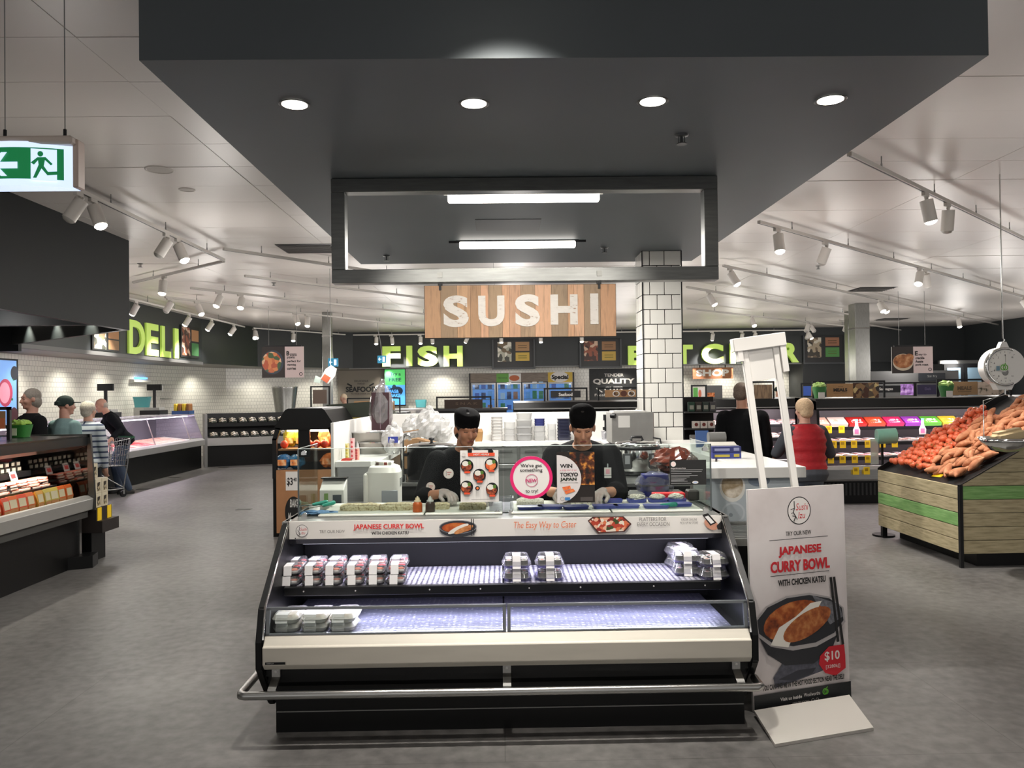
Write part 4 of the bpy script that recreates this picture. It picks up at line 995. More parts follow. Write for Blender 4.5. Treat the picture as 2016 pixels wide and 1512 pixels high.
t = bag(775, 6.5, 1.18+.005, (.09, .1, .12), 15, 'white tied plastic bag with a blue label beside the steel pans'); obj('label', MB().box(-.03, .05, -.1, -.096, .1, .15), M('#2f3a8c', .5), t)
# pans
for nm, px0, px1, y0, y1, Y in (('lower', 708, 768, 893, 869, 6.72), ('upper', 691, 764, 868, 849, 6.72)):
    z = 1.18 if nm == 'lower' else atY(730, 868, Y).z; w = wpx(px0, px1, Y); h = atY(730, y1, Y).z-z
    t = thing('steel_pan', 'rectangular steel gastronorm pan on the left counter, %s one of two' % nm, 'pan', at_base((px0+px1)/2, Y, z), group='stacked steel pans')
    mb = MB(); frus(mb, w*.88, .2, w*.96, .24, 0, h-.008); obj('body', mb, M('#a6a39d', .3, .9), t); mb = MB(); frus(mb, w, .27, w, .27, h-.008, h); obj('rim', mb, CHROME, t)
for px, Y, c, z, lab in ((684, 6.15, '#d8d49a', 1.18, 'yellow printed sticker roll on the left counter'), (694, 6.15, '#e0b0b0', 1.18, 'red and white sticker roll standing upright on the left counter'), (703, 6.05, '#e7a695', 1.18, 'pink sticker roll at the front of the left counter')):
    t = thing('sticker_roll', lab, 'sticker roll', at_base(px, Y, z)); h = .12 if '9a' in c else (.16 if 'b0' in c else .09)
    obj('roll', MB().cyl((0, 0, 0), (0, 0, h), .018, n=12), M(c, .6), t); k = MB()
    for j in range(4): k.ball((-.001, -.018, h*(.15+.22*j)), (.008, .002, .01), 8, 4)
    obj('sticker', k, M('#b83a44' if '9a' not in c else '#b9a83a', .6), t, kind='stuff')
t = thing('label_strip', 'red curled strip of labels on the left counter edge', 'labels', at_base(681, 5.98, 1.18)); obj('strip', MB().prism([(-.04, 0), (.03, 0), (.05, .012), (.0, .02), (-.03, .014)], 'y', 0, .05), M('#c2392e', .5), t)
t = thing('ladle', 'long black ladle standing beside the stock pot', 'ladle', at_base(790, 6.52, .96)); obj('handle', MB().tube([(0, 0, 0), (0, 0, .27), (0, -.005, .34)], .008, 6).ball((0, 0, .33), (.02, .012, .03), 8, 6), BLACK, t)
t = thing('cardboard_box', 'open brown cardboard box with raised flaps behind the stock pot', 'box', at_base(800, 7.6, 1.02)); CB = M('#8a6a48', .7, var=.06)
obj('carton', MB().box(-.12, .12, 0, .2, -.06, .2), CB, t); obj('flap', MB().prism([(-.1, .2), (.13, .2), (.33, .17), (.32, .175), (.1, .23)], 'y', 0, .2), CB, t); obj('flap', MB().prism([(-.16, .26), (.1, .3), (.1, .31), (-.16, .27)], 'y', .19, .21), CB, t)
bench('box_stand', 'small dark stand under the cardboard box behind the pot', [(-1.0+.1, 7.55), (-.72, 7.55), (-.72, 7.95), (-.9, 7.95)], .96, [(-.88, -.74, 7.58, 7.93)], BLACKM, .03, top=STEEL)
t = thing('paper_bag', 'small brown paper bag behind the shoulder of the woman chef', 'paper bag', at_base(943, 8.15, 1.18)); mb = MB(); frus(mb, .07, .06, .09, .05, 0, .1); frus(mb, .09, .05, .07, .02, .1, .13); obj('bag', mb, M('#8f6a3e', .7, var=.1), t)
# on the sushi worktop
RICEB = ramp_mat('noise', 90, ((.3, '#6e6048'), (.42, '#b9ab86'), (.6, '#cfc5a6')), .8, .6); RICEW = ramp_mat('noise', 110, ((.35, '#b5b09c'), (.5, '#e2dfd0')), .7, .6)
def slab(px0, px1, Y, d, h, z, mat, label, name, cat, seed, rag=.15):
    a = at_base(px0, Y, z); w = wpx(px0, px1, Y); t = thing(name, label, cat, (a.x+w/2, Y, z))
    n = max(6, int(w/.03)); R = []
    for i in range(n+1):
        x = -w/2+w*i/n; e = .75 if i in (0, n) else 1
        q = [1+rag*mnoise.noise(Vector((x*30, k, seed))) for k in range(8)]
        R.append([Vector((x, -d/2*q[0]*e, 0)), Vector((x, -d/2*q[1]*e, h*.6)), Vector((x, -d*.3, h*q[2]*e)), Vector((x, 0, h*1.05*q[3]*e)), Vector((x, d*.3, h*q[4]*e)), Vector((x, d/2*q[5]*e, h*.6)), Vector((x, d/2*e, 0))])
    obj('rice', MB().rings(R, mat, False, True), mat, t); return t
slab(671, 748, 4.7, .12, .034, .997, RICEB, 'long brown rice slab at the left end of the worktop', 'rice_slab', 'rice slab', 1)
slab(750, 815, 4.69, .12, .036, .997, RICEB, 'second long brown rice slab, left of the sauce bottles', 'rice_slab', 'rice slab', 2)
slab(851, 884, 4.7, .11, .032, .997, RICEB, 'short brown rice slab right of the sauce bottles', 'rice_slab', 'rice slab', 3)
slab(904, 956, 4.68, .12, .036, .997, RICEB, 'brown rice slab under the hot meals poster', 'rice_slab', 'rice slab', 4)
slab(1016, 1069, 4.8, .12, .04, .997, RICEW, 'white rice block below the round pink sticker', 'rice_slab', 'rice slab', 5)
slab(1098, 1162, 4.8, .1, .03, .997, RICEW, 'white rice block below the competition poster', 'rice_slab', 'rice slab', 6)
def bottle(px, Y, c, label, capc):
    t = thing('sauce_bottle', label, 'bottle', at_base(px, Y, .985), group=None)
    obj('body', MB().lathe([(.024, 0), (.028, .005), (.028, .05), (.026, .062), (.018, .07)], n=16), c, t); obj('cap', MB().lathe([(.02, .07), (.02, .078), (.009, .082), (.005, .1), (.002, .102)], n=12), capc, t)
    for k in (-1, 1): obj('nozzle', MB().cyl((.01*k, 0, .078), (.01*k, 0, .094), .004, .002, 6), capc, t)
bottle(821, 4.575, M('#d8652a', .35, var=.1, scale=60), 'orange sauce squeeze bottle on the worktop', M('#e6cfae', .4)); bottle(846, 4.575, M('#4a3a34', .25), 'brown soy sauce squeeze bottle right of the orange one', M('#c9c7c4', .4))
BLUE = M('#4a55a8', .3, var=.08); 
def btray(px, Y, z, label, rice=0, rz=0, w=.16):
    t = thing('blue_tray', label, 'tray', at_base(px, Y, z), rz, group='blue sushi trays on the worktop')
    mb = MB(); frus(mb, w*.9, .08, w, .095, 0, .018); obj('tray', mb, BLUE, t)
    if rice: obj('rice', blob((w*.42, .04, .02), px, .3, 16, 8, 4, c=(0, 0, .03)), RICEW, t)
for k, (px, Y, lv, rc_, rz, lab) in enumerate(((1042, 4.62, 0, 0, .05, 'leftmost blue tray, in front of the white rice block'), (1082, 4.63, 0, 0, -.1, 'second blue tray from the left on the worktop'), (1132, 4.61, 0, 0, .15, 'third blue tray, tilted, under the competition poster'), (1190, 4.62, 0, 0, 0, 'fourth blue tray on the worktop'),
        (1232, 4.62, 0, 0, .04, 'front blue tray in the middle of the right pane'), (1290, 4.6, 0, 0, -.05, 'front blue tray below the black notice'), (1205, 4.86, 1, 0, 0, 'rear blue tray beside the hand of the man chef'), (1252, 4.85, 1, 1, 0, 'blue tray heaped with rice, left of three'), (1293, 4.85, 1, 1, 0, 'blue tray heaped with rice, middle of three'), (1330, 4.85, 1, 1, 0, 'blue tray heaped with rice, right of three'), (1335, 4.66, 0, 0, .1, 'front blue tray at the right end of the worktop'))):
    btray(px, Y, .997+.0*lv, lab, rc_, rz, .12 if lv else .15)
t = thing('blue_cloth', 'crumpled blue cleaning cloth at the left end of the worktop', 'cloth', at_base(628, 4.6, .985)); obj('cloth', blob((.11, .045, .012), 4, .5, 20, 8, 3, c=(0, 0, .012)), M('#6f95c0', .8, var=.2, scale=60), t)
for i, (px, Y, rz, lab) in enumerate(((632, 4.85, .5, 'teal tongs handle left of the rice on the worktop'), (648, 4.82, .9, 'second teal tongs handle left of the rice on the worktop'), (1318, 4.58, -.4, 'teal glove scrap on the right end of the worktop'))):
    t = thing('teal_tongs', lab, 'tongs', at_base(px, Y, 1.0), rz); obj('grip', MB().capsule((-.05, 0, .012), (.03, 0, .02), .01, .014, 8), M('#2a9a86', .4), t)
    if i < 2: obj('arm', MB().box(-.16, -.04, -.008, .008, .008, .014), STEEL, t)
p = at_base(986, 4.62, .985); t = thing('clear_caddy', 'clear plastic box standing between the two glass panes', 'plastic box', p)
obj('box', MB().box(-.07, -.066, -.05, .05, 0, .085).box(.066, .07, -.05, .05, 0, .085).box(-.066, .066, -.05, -.047, 0, .085).box(-.066, .066, .047, .05, 0, .085), PLASTIC, t); obj('base', MB().box(-.07, .07, -.05, .05, 0, .004), M('#8a8a86', .4), t)
# right end of the worktop
t = thing('blue_box_stack', 'two blue lunch boxes wrapped in clear film behind the black notice', 'boxes', at_base(1288, 5.25, .965))
for k in range(2):
    mb = MB(); frus(mb, .19, .16, .17, .15, .02+.075*k, .085+.075*k); obj('lunch_box', mb, M('#23286a', .3), t)
obj('film', blob((.13, .1, .09), 3, .15, 16, 10, 3, c=(0, 0, .09)), glass_mat('#f4f4f8', .12, .08, .05), t)
t = thing('steel_tray', 'shallow steel tray beside the blue boxes', 'tray', at_base(1240, 5.14, .965)); mb = MB(); frus(mb, .14, .16, .17, .19, 0, .05); obj('body', mb, M('#7f807e', .35, .8), t)
t = thing('red_box', 'flat red box on the right end of the worktop', 'box', at_base(1315, 4.93, .997)); obj('carton', MB().box(-.1, .1, -.03, .04, 0, .045), RED, t, bev=.004)
t = thing('black_block', 'dark knife block beside the red box', 'knife block', at_base(1362, 4.9, .997)); obj('body', MB().box(-.035, .035, -.04, .05, 0, .065), M('#3a3634', .4), t, bev=.008)
t = thing('meat_bag', 'clear bags of brown marinade sagging behind the rice cooker', 'food bag', at_base(1328, 6.1, .985+.05)); obj('bag', blob((.17, .14, .1), 21, .3, 22, 12, 2.6, c=(0, 0, .1)), M('#5e2c20', .2, var=.25, scale=14), t); obj('base', MB().box(-.12, .12, -.1, .1, -.05, .01), STEEL, t)
t = thing('whisk', 'wire whisk standing handle down before the service counter', 'whisk', at_base(1361, 5.3, .965+.0))
for k in range(4):
    a = PI*k/4; obj('wire', MB().tube([(.004*math.cos(a), .004*math.sin(a), .15), (.03*math.cos(a), .03*math.sin(a), .25), (0, 0, .3), (-.03*math.cos(a), -.03*math.sin(a), .25), (-.004*math.cos(a), -.004*math.sin(a), .15)], .0015, 5), CHROME, t)
obj('handle', MB().cyl((0, 0, 0), (0, 0, .16), .01, n=8), STEEL, t)
t = thing('clipboard', 'blue folder leaning upright on the service counter', 'folder', at_base(1384, 6.9, 1.18)); obj('board', MB().box(-.055, .06, 0, .02, 0, .15, T=rotm('X', -.25)), M('#2e4a78', .5), t)
p = at_base(1419, 6.4, 1.18); t = thing('film_wrapper', 'grey film wrapping machine with a roll on the service counter', 'wrapper', p)
obj('body', MB().prism([(-.08, 0), (.12, 0), (.12, .03), (.02, .08), (-.08, .05)], 'x', -.12, .12), M('#bdb9b0', .4), t, bev=.006); obj('roll', MB().cyl((-.08, .08, .11), (.06, .08, .11), .045, n=18), M('#6a6a68', .3), t); obj('cutter', MB().box(-.12, .12, -.09, -.06, .04, .055), STEEL, t)
for k in range(2):
    z = 1.18+.045*k; t = thing('film_box', 'long %s cling film box on the service counter, %s of two' % (('yellow and blue', 'dark blue')[k], ('lower', 'upper')[k]), 'box', at_base(1429, 5.75, z)); obj('carton', MB().box(-.105, .105, -.03, .03, 0, .044), M(('#2c3a86', '#1e2866')[k], .5), t, bev=.002)
    obj('print', MB().box(-.09, .02, -.0315, -.03, .012, .03).box(.05, .09, -.0315, -.03, .012, .034), M(('#c9b94a', '#8f95b8')[k], .5), t)
# ================================================================ PEOPLE
def remesh(mb, vox, smooth=2):
    me = bpy.data.meshes.new('r'); me.from_pydata([tuple(v) for v in mb.v], [], mb.f)
    o = bpy.data.objects.new('r', me); COL.objects.link(o)
    m = o.modifiers.new('r', 'REMESH'); m.mode = 'VOXEL'; m.voxel_size = vox; m.use_smooth_shade = True
    if smooth:
        k = o.modifiers.new('s', 'SMOOTH'); k.iterations = smooth; k.factor = .5
    r = bpy.data.meshes.new_from_object(o.evaluated_get(bpy.context.evaluated_depsgraph_get()))
    bpy.data.objects.remove(o); bpy.data.meshes.remove(me)
    for p in r.polygons: p.use_smooth = True
    return r
def robj(name, mb, vox, mat, parent, smooth=2):
    me = remesh(mb, vox, smooth); me.name = name; me.materials.clear(); me.materials.append(mat)
    o = bpy.data.objects.new(name, me); COL.objects.link(o); o.parent = parent; return o
def elbow(a, b, l1, l2, hint):
    d = b-a; L = d.length
    if L > (l1+l2)*.995: b = a+d.normalized()*(l1+l2)*.995; d = b-a; L = d.length
    x = (l1*l1-l2*l2+L*L)/(2*L); h = math.sqrt(max(0, l1*l1-x*x)); n = d.normalized()
    q = hint-n*hint.dot(n); q.normalize(); return a+n*x+q*h, b
def hand(mb, w, d, nrm, side, curl=.5, g=0., s=1):
    d = d.normalized(); nrm = (nrm-d*nrm.dot(d)).normalized(); x = d.cross(nrm)*side
    T = Matrix.Identity(4)
    for i in range(3): T[i][0] = x[i]*s; T[i][1] = d[i]*s; T[i][2] = nrm[i]*s; T[i][3] = w[i]
    mb.ball((0, .045, 0), (.042+g, .052+g, .017+g), 12, 8, None, T); mb.capsule((0, -.02, 0), (0, .03, 0), .026+g, .027+g, 10, None, T)
    for i, (fx, L) in enumerate(((-.03, .068), (-.011, .078), (.009, .074), (.028, .058))):
        p = Vector((fx, .085-abs(fx)*.2, 0)); a = .12; seg = (L*.45, L*.32, L*.26); r = .0092-.0004*i
        for k, l in enumerate(seg):
            a += curl*(.45+.25*k); q = p+Vector((fx*.08, l*math.cos(a), -l*math.sin(a))); mb.capsule(p, q, r+g-.0006*k, r+g-.0006*(k+1), 7, None, T); p = q
    p = Vector((-.034, .02, -.004)); q = Vector((-.06, .05, -.018)); r_ = Vector((-.056, .08, -.03-.01*curl))
    mb.capsule(p, q, .014+g, .0115+g, 8, None, T); mb.capsule(q, r_, .011+g, .009+g, 8, None, T)
def fig(label, loc, rz, s=1., lean=0., hp=0., hy=0., hands=None, top='#111111', skin='#c99a80', bottom='#1b1e26', vox=.01, legs=True, sleeve='long', topmat=None,
        hair=None, hat=None, bulk=1., face=False, glove=False, group=None, collar=None, shoes='#1a1816', curl=.6, step=.0):
    t = thing('person', label, 'person', loc, rz, group)
    SK = M(skin, .5, var=.04, scale=30); TM = topmat or M(top, .85, bump=.15, bscale=90, spec=.12); BM = M(bottom, .8)
    inv = Matrix.Translation(loc) @ rotm('Z', rz); inv = inv.inverted()
    pel = Vector((0, 0, .93*s)); up = Vector((0, -math.sin(lean), math.cos(lean))); fw = Vector((0, -math.cos(lean), -math.sin(lean)))
    X = Vector((1, 0, 0))
    def ring(c, rx, ry, n=16, u=up):
        f = X.cross(u) if False else fw
        return [c+X*rx*math.cos(2*PI*k/n)-fw*ry*math.sin(2*PI*k/n) for k in range(n)]
    def torso(g):
        b = bulk; return [ring(pel+up*z*s, (rx*b+g*(3.2 if z < .06 else 1))*s, (ry*b+g*(3.2 if z < .06 else 1))*s) for z, rx, ry in ((-.1, .13, .10), (-.02, .17, .125), (.1, .158, .115), (.2, .152, .112), (.32, .172, .122), (.42, .19, .12), (.48, .18, .098), (.53, .10, .07), (.55, .06, .055))]
    nb = pel+up*.52*s
    RH = rotm('Z', hy) @ rotm('X', hp)            # + pitch looks down (face -Y turns to -Z)
    up2 = Vector((0, -math.sin(lean*.9+hp*.3), math.cos(lean*.9+hp*.3)))
    hc = nb+up2*.188*s; TH = Matrix.Translation(hc) @ RH @ Matrix.Scale(s if s > .95 else .5*s+.475, 4)
    body = MB(); body.rings(torso(0))
    hd = body
    for c, r in (((0, .012, .03), (.074, .093, .085)), ((0, -.022, -.02), (.062, .07, .085)), ((0, -.04, -.078), (.046, .046, .036)), ((.033, -.055, -.022), .029), ((-.033, -.055, -.022), .029), ((0, -.082, .03), (.05, .014, .013)), ((0, -.086, -.056), (.024, .012, .012)), ((0, -.08, -.092), (.02, .014, .014)), ((.078, .012, -.008), (.011, .02, .032)), ((-.078, .012, -.008), (.011, .02, .032))):
        hd.ball(c, r, 14, 9, None, TH)
    hd.capsule((0, -.09, .014), (0, -.11, -.022), .008, .013, 8, None, TH); hd.ball((0, -.1, -.027), (.018, .012, .009), 8, 6, None, TH)
    hd.capsule(TH @ Vector((0, .018, -.06)), nb-up*.03*s, .055*s, .062*s, 14)
    shirt = MB(); shirt.rings(torso(.016))
    if collar: pass
    pants = MB(); gl = MB()
    for sd, key in ((1, 'L'), (-1, 'R')):
        sh = pel+up*.45*s+X*sd*.175*s*bulk
        tgt = (hands or {}).get(key)
        tgt = inv @ Vector(tgt) if tgt is not None else pel+X*sd*.25*s+Vector((0, -.06*s, -.12*s))
        el, wr = elbow(sh, tgt, .29*s, .26*s, Vector((sd*.7, .5, -.8)))
        body.capsule(sh, el, .05*s, .04*s, 10); body.capsule(el, wr, .042*s, .028*s, 10)
        dd = (wr-el).normalized(); nr = Vector((0, 0, 1)) if abs(dd.z) < .8 else Vector((0, 1, 0))
        hand(body, wr, dd+Vector((0, -.25, -.35))*(.6 if hands else 0), nr, sd, curl, 0, s)
        if glove: hand(gl, wr, dd+Vector((0, -.25, -.35))*.6, nr, sd, curl, .0035, s)
        shirt.capsule(sh-X*sd*.012*s, el, .08*s*bulk, .066*s, 12)
        if sleeve == 'long': shirt.capsule(el, el.lerp(wr, .9), .06*s, .046*s, 12)
        elif sleeve == 'mid': shirt.capsule(el, el.lerp(wr, .22), .064*s, .068*s, 12)
        hip = pel+X*sd*.088*s; ft = Vector((sd*.11*s, sd*step, .09*s)); kn, _ = elbow(hip, ft, .44*s, .43*s, Vector((sd*.1, -1, 0)))
        body.capsule(hip, kn, .078*s, .052*s, 10); body.capsule(kn, ft, .052*s, .036*s, 10); body.capsule(ft+Vector((0, .03, -.04*s)), ft+Vector((0, -.12*s, -.055*s)), .035*s, .03*s, 10)
        if legs:
            pants.capsule(hip, kn, .1*s*bulk, .074*s, 12); pants.capsule(kn, ft+Vector((0, 0, -.0)), .074*s, .06*s, 12)
    b = robj('body', body, vox, SK, t, 4 if face else 2); robj('top', shirt, vox*1.1, TM, t, 4)
    if legs:
        pants.rings([ring(pel+up*z*s, rx*s*bulk, ry*s*bulk) for z, rx, ry in ((-.12, .12, .1), (-.02, .19, .145), (.08, .18, .14))]); robj('trousers', pants, vox*1.1, BM, t, 3)
        for sd in (1, -1):
            ft = Vector((sd*.11*s, sd*step, 0)); mb = MB(); mb.rings([[ft+Vector((rx*math.cos(2*PI*k/12)*s, (-.045+ry*math.sin(2*PI*k/12))*s, z*s)) for k in range(12)] for z, rx, ry in ((.0, .047, .14), (.03, .05, .142), (.07, .04, .12), (.1, .035, .07))]); obj('shoe', mb, M(shoes, .5), t)
    if glove: robj('glove', gl, .0045, glass_mat('#f4efec', .16, .2, .3), t, 1)
    if face:
        DK = M('#241813', .6); LP = M('#7a3a34', .5)
        mo = MB()
        for sd in (1, -1):
            ey = MB(); br = MB()
            ey.tube([(sd*(.017+.006*k), -.083+.0035*k-.0008*k*k*0, .006-.003*math.sin(k/4*PI)) for k in range(5)], .0032, 6, None, TH)
            br.tube([(sd*(.017+.007*k), -.0905+.0045*k, .032+.005*math.sin(k/4*PI)) for k in range(5)], .0036, 6, None, TH); obj('eyelash', ey, DK, t); obj('eyebrow', br, DK, t)
        mo.tube([(-.02+.01*k, -.0965-.002*math.sin(k/4*PI), -.057+.002*math.sin(k/4*PI)) for k in range(5)], .0048, 8, None, TH)
        obj('lips', mo, LP, t)
    if hair:
        c, style = hair; mb = MB(); HM = M(c, .7, var=.2, scale=90, bump=.5, bscale=120)
        mb.ball((0, .02, .04), (.083, .094, .087), 14, 10, None, TH)
        if style == 'short': mb.ball((0, .045, -.005), (.078, .068, .075), 14, 9, None, TH)
        if style == 'fluffy': mb.ball((0, .03, .03), (.097, .1, .1), 14, 9, None, TH); mb.ball((0, .055, -.035), (.078, .06, .07), 12, 8, None, TH)
        if style == 'bald': mb = MB(); mb.ball((0, .045, -.012), (.081, .065, .058), 14, 9, None, TH)
        if style == 'bob': mb.ball((0, .04, -.03), (.088, .07, .085), 14, 9, None, TH)
        if style == 'back': mb.ball((0, .05, -.03), (.075, .055, .07), 14, 9, None, TH)
        robj('hair', mb, .008, HM, t, 1)
    if hat == 'chef':
        mb = MB(); R = []
        for z, r, ry in ((.04, .084, .1), (.06, .087, .103), (.09, .09, .106), (.112, .089, .104), (.124, .08, .094), (.13, .06, .07), (.131, .01, .012)):
            R.append([Vector((r*math.cos(2*PI*k/24), .008+ry*math.sin(2*PI*k/24), z+.012*math.sin(2*PI*k/24))) for k in range(24)])
        mb.rings(R, None, True, True, TH); obj('chef_hat', mb, M('#060607', .9, bump=.2, bscale=200, spec=.1), t)
    if hat == 'cap':
        mb = MB(); mb.ball((0, .012, .045), (.087, .103, .086), 16, 10, None, TH); mb.box(-.06, .06, .03, .118, -.0, .05, None, TH); h = robj('cap', mb, .007, M('#1a2c28', .8), t, 2)
        mb = MB(); mb.prism([(-.07, -.08), (-.06, -.15), (0, -.175), (.06, -.15), (.07, -.08)], 'z', .04, .048, None, TH); obj('cap_brim', mb, M('#182824', .8), t)
    t['head'] = 0; del t['head']
    return t, TH, pel, up, fw
def badge(t, p, r, n, logo=True):
    q = Vector(n).to_track_quat('Z', 'Y').to_matrix().to_4x4(); T = Matrix.Translation(p) @ q
    inv = (Matrix.Translation(t.location) @ rotm('Z', t.rotation_euler.z)).inverted(); T = inv @ T
    mb = MB(); mb.cyl((0, 0, 0), (0, 0, .003), r, n=20, T=T, mat=M('#d9c9c4', .6)); mb.cyl((0, 0, .003), (0, 0, .0035), r*.86, n=20, T=T, mat=M('#e6dbd6', .6))
    mb.box(-.5*r, -.44*r, -.5*r, .5*r, .0035, .004, KP, T); mb.box(-.3*r, .55*r, .1*r, .3*r, .0035, .004, M('#c98a86', .6), T); mb.box(-.2*r, .3*r, -.3*r, -.12*r, .0035, .004, M('#c98a86', .6), T)
    obj('logo_patch', mb, None, t)
w, *_ = fig('woman chef in black cap and shirt bending over brown rice slabs', (-.31, 5.40, 0), .3, .92, .44, .26, .05, {'R': (-.355, 4.84, 1.07), 'L': (-.12, 4.82, 1.05)}, '#08080a', '#a9755a', vox=.0065, sleeve='mid', hair=('#14100e', 'back'), hat='chef', bulk=1.12, face=True, glove=True, curl=.8)
p = atY(884, 931, 4.97); badge(w, p+Vector((0, -.04, 0)), .032, (0, -1, .25))
p = atY(849, 957, 5.0); badge(w, p+Vector((0, -.04, 0)), .03, (-.3, -1, 0))
m_, *_ = fig('man chef in black cap and shirt leaning over white rice, beside the rice cooker', (.55, 5.5, 0), -.06, .965, .62, .4, .0, {'R': (.36, 4.86, 1.06), 'L': (.615, 4.85, 1.06)}, '#08080a', '#b7866a', vox=.0065, sleeve='mid', hair=('#16120f', 'back'), hat='chef', bulk=1.12, face=True, glove=True, curl=.7)
p = atY(1194, 925, 5.0)
inv = (Matrix.Translation(m_.location) @ rotm('Z', m_.rotation_euler.z)).inverted()
q = inv @ (p+Vector((0, -.06, 0))); obj('name_tag', MB().box(q.x-.022, q.x+.022, q.y, q.y+.004, q.z-.03, q.z+.02).box(q.x-.012, q.x+.012, q.y-.001, q.y, q.z-.02, q.z+.01, M('#d9a0a8', .6)).box(q.x-.004, q.x+.004, q.y, q.y+.004, q.z+.02, q.z+.045, CHROME).box(q.x-.022, q.x+.022, q.y-.002, q.y+.004, q.z-.045, q.z-.033), OFFW, m_)
# shoppers
def foot(px, py): p = atZ(px, py, 0); return Vector((p.x, p.y, 0))
def side(px, Y): p = atY(px, 800, Y); return Vector((p.x, Y, 0))
TMAN = Vector((-6.62, 13.9, 0))
fig('elderly balding man in black jumper and jeans leaning over a shopping trolley', tuple(TMAN), -1.0, 1.0, .5, .35, .0, {'L': (-6.55, 13.35, 1.0), 'R': (-6.93, 13.4, 1.0)}, '#15171c', '#c99a86', '#3c4a5e', hair=('#b9b2a8', 'bald'), vox=.011, step=.06)
STRIPE = brick_mat('#b9bfc6', '#3c4660', 2, .07, .012, .8, True)
fig('grey haired man in dark jacket behind the left cheese cabinet', tuple(side(62, 9.3)), -.55, 1.02, .0, .1, -.3, None, '#17181a', '#b98a78', hair=('#8d857c', 'bob'), vox=.01, face=True)
fig('man in dark green cap and grey-green shirt seen from behind', tuple(side(122, 9.6)), PI-.35, .97, .08, .05, -.4, None, '#7f9a9a', '#b98a78', hat='cap', vox=.01)
fig('white haired woman in striped top seen from behind, beside the capped man', tuple(side(168, 10.2)), PI-.1, .93, .12, .1, -.2, None, '#b9bfc6', '#c99a86', hair=('#b5aca0', 'fluffy'), vox=.01, topmat=STRIPE)
fig('tall man in black jacket seen from behind the service counter', tuple(side(1462, 8.35)), PI-.25, 1.0, .06, .05, -.5, None, '#0e0f11', '#b98870', hair=('#6a5a4e', 'short'), vox=.01, bulk=1.12)
v, TH, pel, up, fw = fig('woman in quilted red vest with short blonde hair seen from behind', tuple(side(1588, 7.9)), PI+.12, .9, .1, .15, .1, {'R': (3.28, 8.25, 1.0), 'L': (2.88, 8.28, 1.0)}, '#4a4c52', '#c99a86', '#5a6270', hair=('#cdb08e', 'fluffy'), vox=.01, bulk=1.1)
vest = MB(); X = Vector((1, 0, 0)); R = []
for k in range(17):
    z = -.06+.6*k/16; s_ = .9; g = .034+.010*math.sin(k*PI*.75)
    import bisect
    tab = ((-.1, .13, .10), (-.02, .172, .125), (.1, .165, .115), (.2, .16, .112), (.32, .178, .122), (.42, .178, .12), (.48, .165, .098), (.53, .10, .075), (.56, .075, .07))
    for (z0, a0, b0), (z1, a1, b1) in zip(tab, tab[1:]):
        if z0 <= z <= z1:
            u = (z-z0)/(z1-z0); rx = a0+(a1-a0)*u; ry = b0+(b1-b0)*u; break
    R.append([pel+up*z*s_+X*(rx*1.1+g)*s_*math.cos(2*PI*i/20)-fw*(ry*1.1+g)*s_*math.sin(2*PI*i/20) for i in range(20)])
vest.rings(R); obj('vest', vest, M('#a80f1c', .6, bump=.3, bscale=40, var=.1, scale=20), v)
fig('staff member in white coat and dark cap behind the butcher counter', tuple(side(1528, 20.5)), 1.3, 1.0, .1, .1, 0, None, '#d9d7d2', '#b98870', hat='cap', vox=.016)
fig('staff member with pale hair and blue shirt behind the fish counter', tuple(side(682, 22.3)), -1.2, .97, .1, .25, 0, None, '#3c5878', '#c99a86', hair=('#d8c3a8', 'short'), vox=.016)
# shopping trolley
tr = thing('shopping_trolley', 'wire shopping trolley pushed by the man in the black jumper', 'trolley', (-6.75, 13.25, 0), -.5)
W_ = M('#a9abab', .25, .9)
def wire(mb, pts, r=.006): mb.tube(pts, r, 5)
fr_ = MB(); 
B0 = [(-.22, -.38, .56), (.22, -.38, .56), (.26, .36, .52), (-.26, .36, .52)]; B1 = [(-.25, -.45, .86), (.25, -.45, .86), (.29, .42, .98), (-.29, .42, .98)]
def lerp3(a, b, t): return tuple(a[i]+(b[i]-a[i])*t for i in range(3))
for lv in range(6):
    q = [lerp3(B0[i], B1[i], lv/5) for i in range(4)]; wire(fr_, q+[q[0]], .008 if lv in (0, 5) else .004)
for s_ in range(4):
    for k in range(10):
        u = k/10; wire(fr_, [lerp3(B0[s_], B0[(s_+1) % 4], u), lerp3(B1[s_], B1[(s_+1) % 4], u)], .004)
for k in range(1, 8): wire(fr_, [lerp3(B0[0], B0[1], k/8), lerp3(B0[3], B0[2], k/8)], .004)
obj('basket', fr_, W_, tr, kind='stuff')
ch = MB()
for s_ in (-1, 1):
    wire(ch, [(s_*.26, .42, .98), (s_*.25, .38, .55), (s_*.24, .3, .12)], .011); wire(ch, [(s_*.2, -.3, .54), (s_*.24, .3, .16)], .011); wire(ch, [(s_*.24, .32, .14), (s_*.2, -.38, .14)], .011)
wire(ch, [(-.2, -.38, .14), (.2, -.38, .14)], .011); wire(ch, [(-.24, .3, .14), (.24, .3, .14)], .011); obj('chassis', ch, W_, tr)
obj('handle', MB().cyl((-.3, .47, 1.0), (.3, .47, 1.0), .016, n=10).cyl((-.29, .42, .98), (-.29, .47, 1.0), .012).cyl((.29, .42, .98), (.29, .47, 1.0), .012), M('#1f5a3c', .5), tr)
for x, y in ((-.24, .3), (.24, .3), (-.2, -.38), (.2, -.38)):
    c = obj('caster', MB().cyl((x-.015, y, .055), (x+.015, y, .055), .055, n=14), BLACK, tr); obj('fork', MB().box(x-.022, x-.017, y-.015, y+.015, .05, .14).box(x+.017, x+.022, y-.015, y+.015, .05, .14).box(x-.022, x+.022, y-.015, y+.015, .125, .14), W_, c)
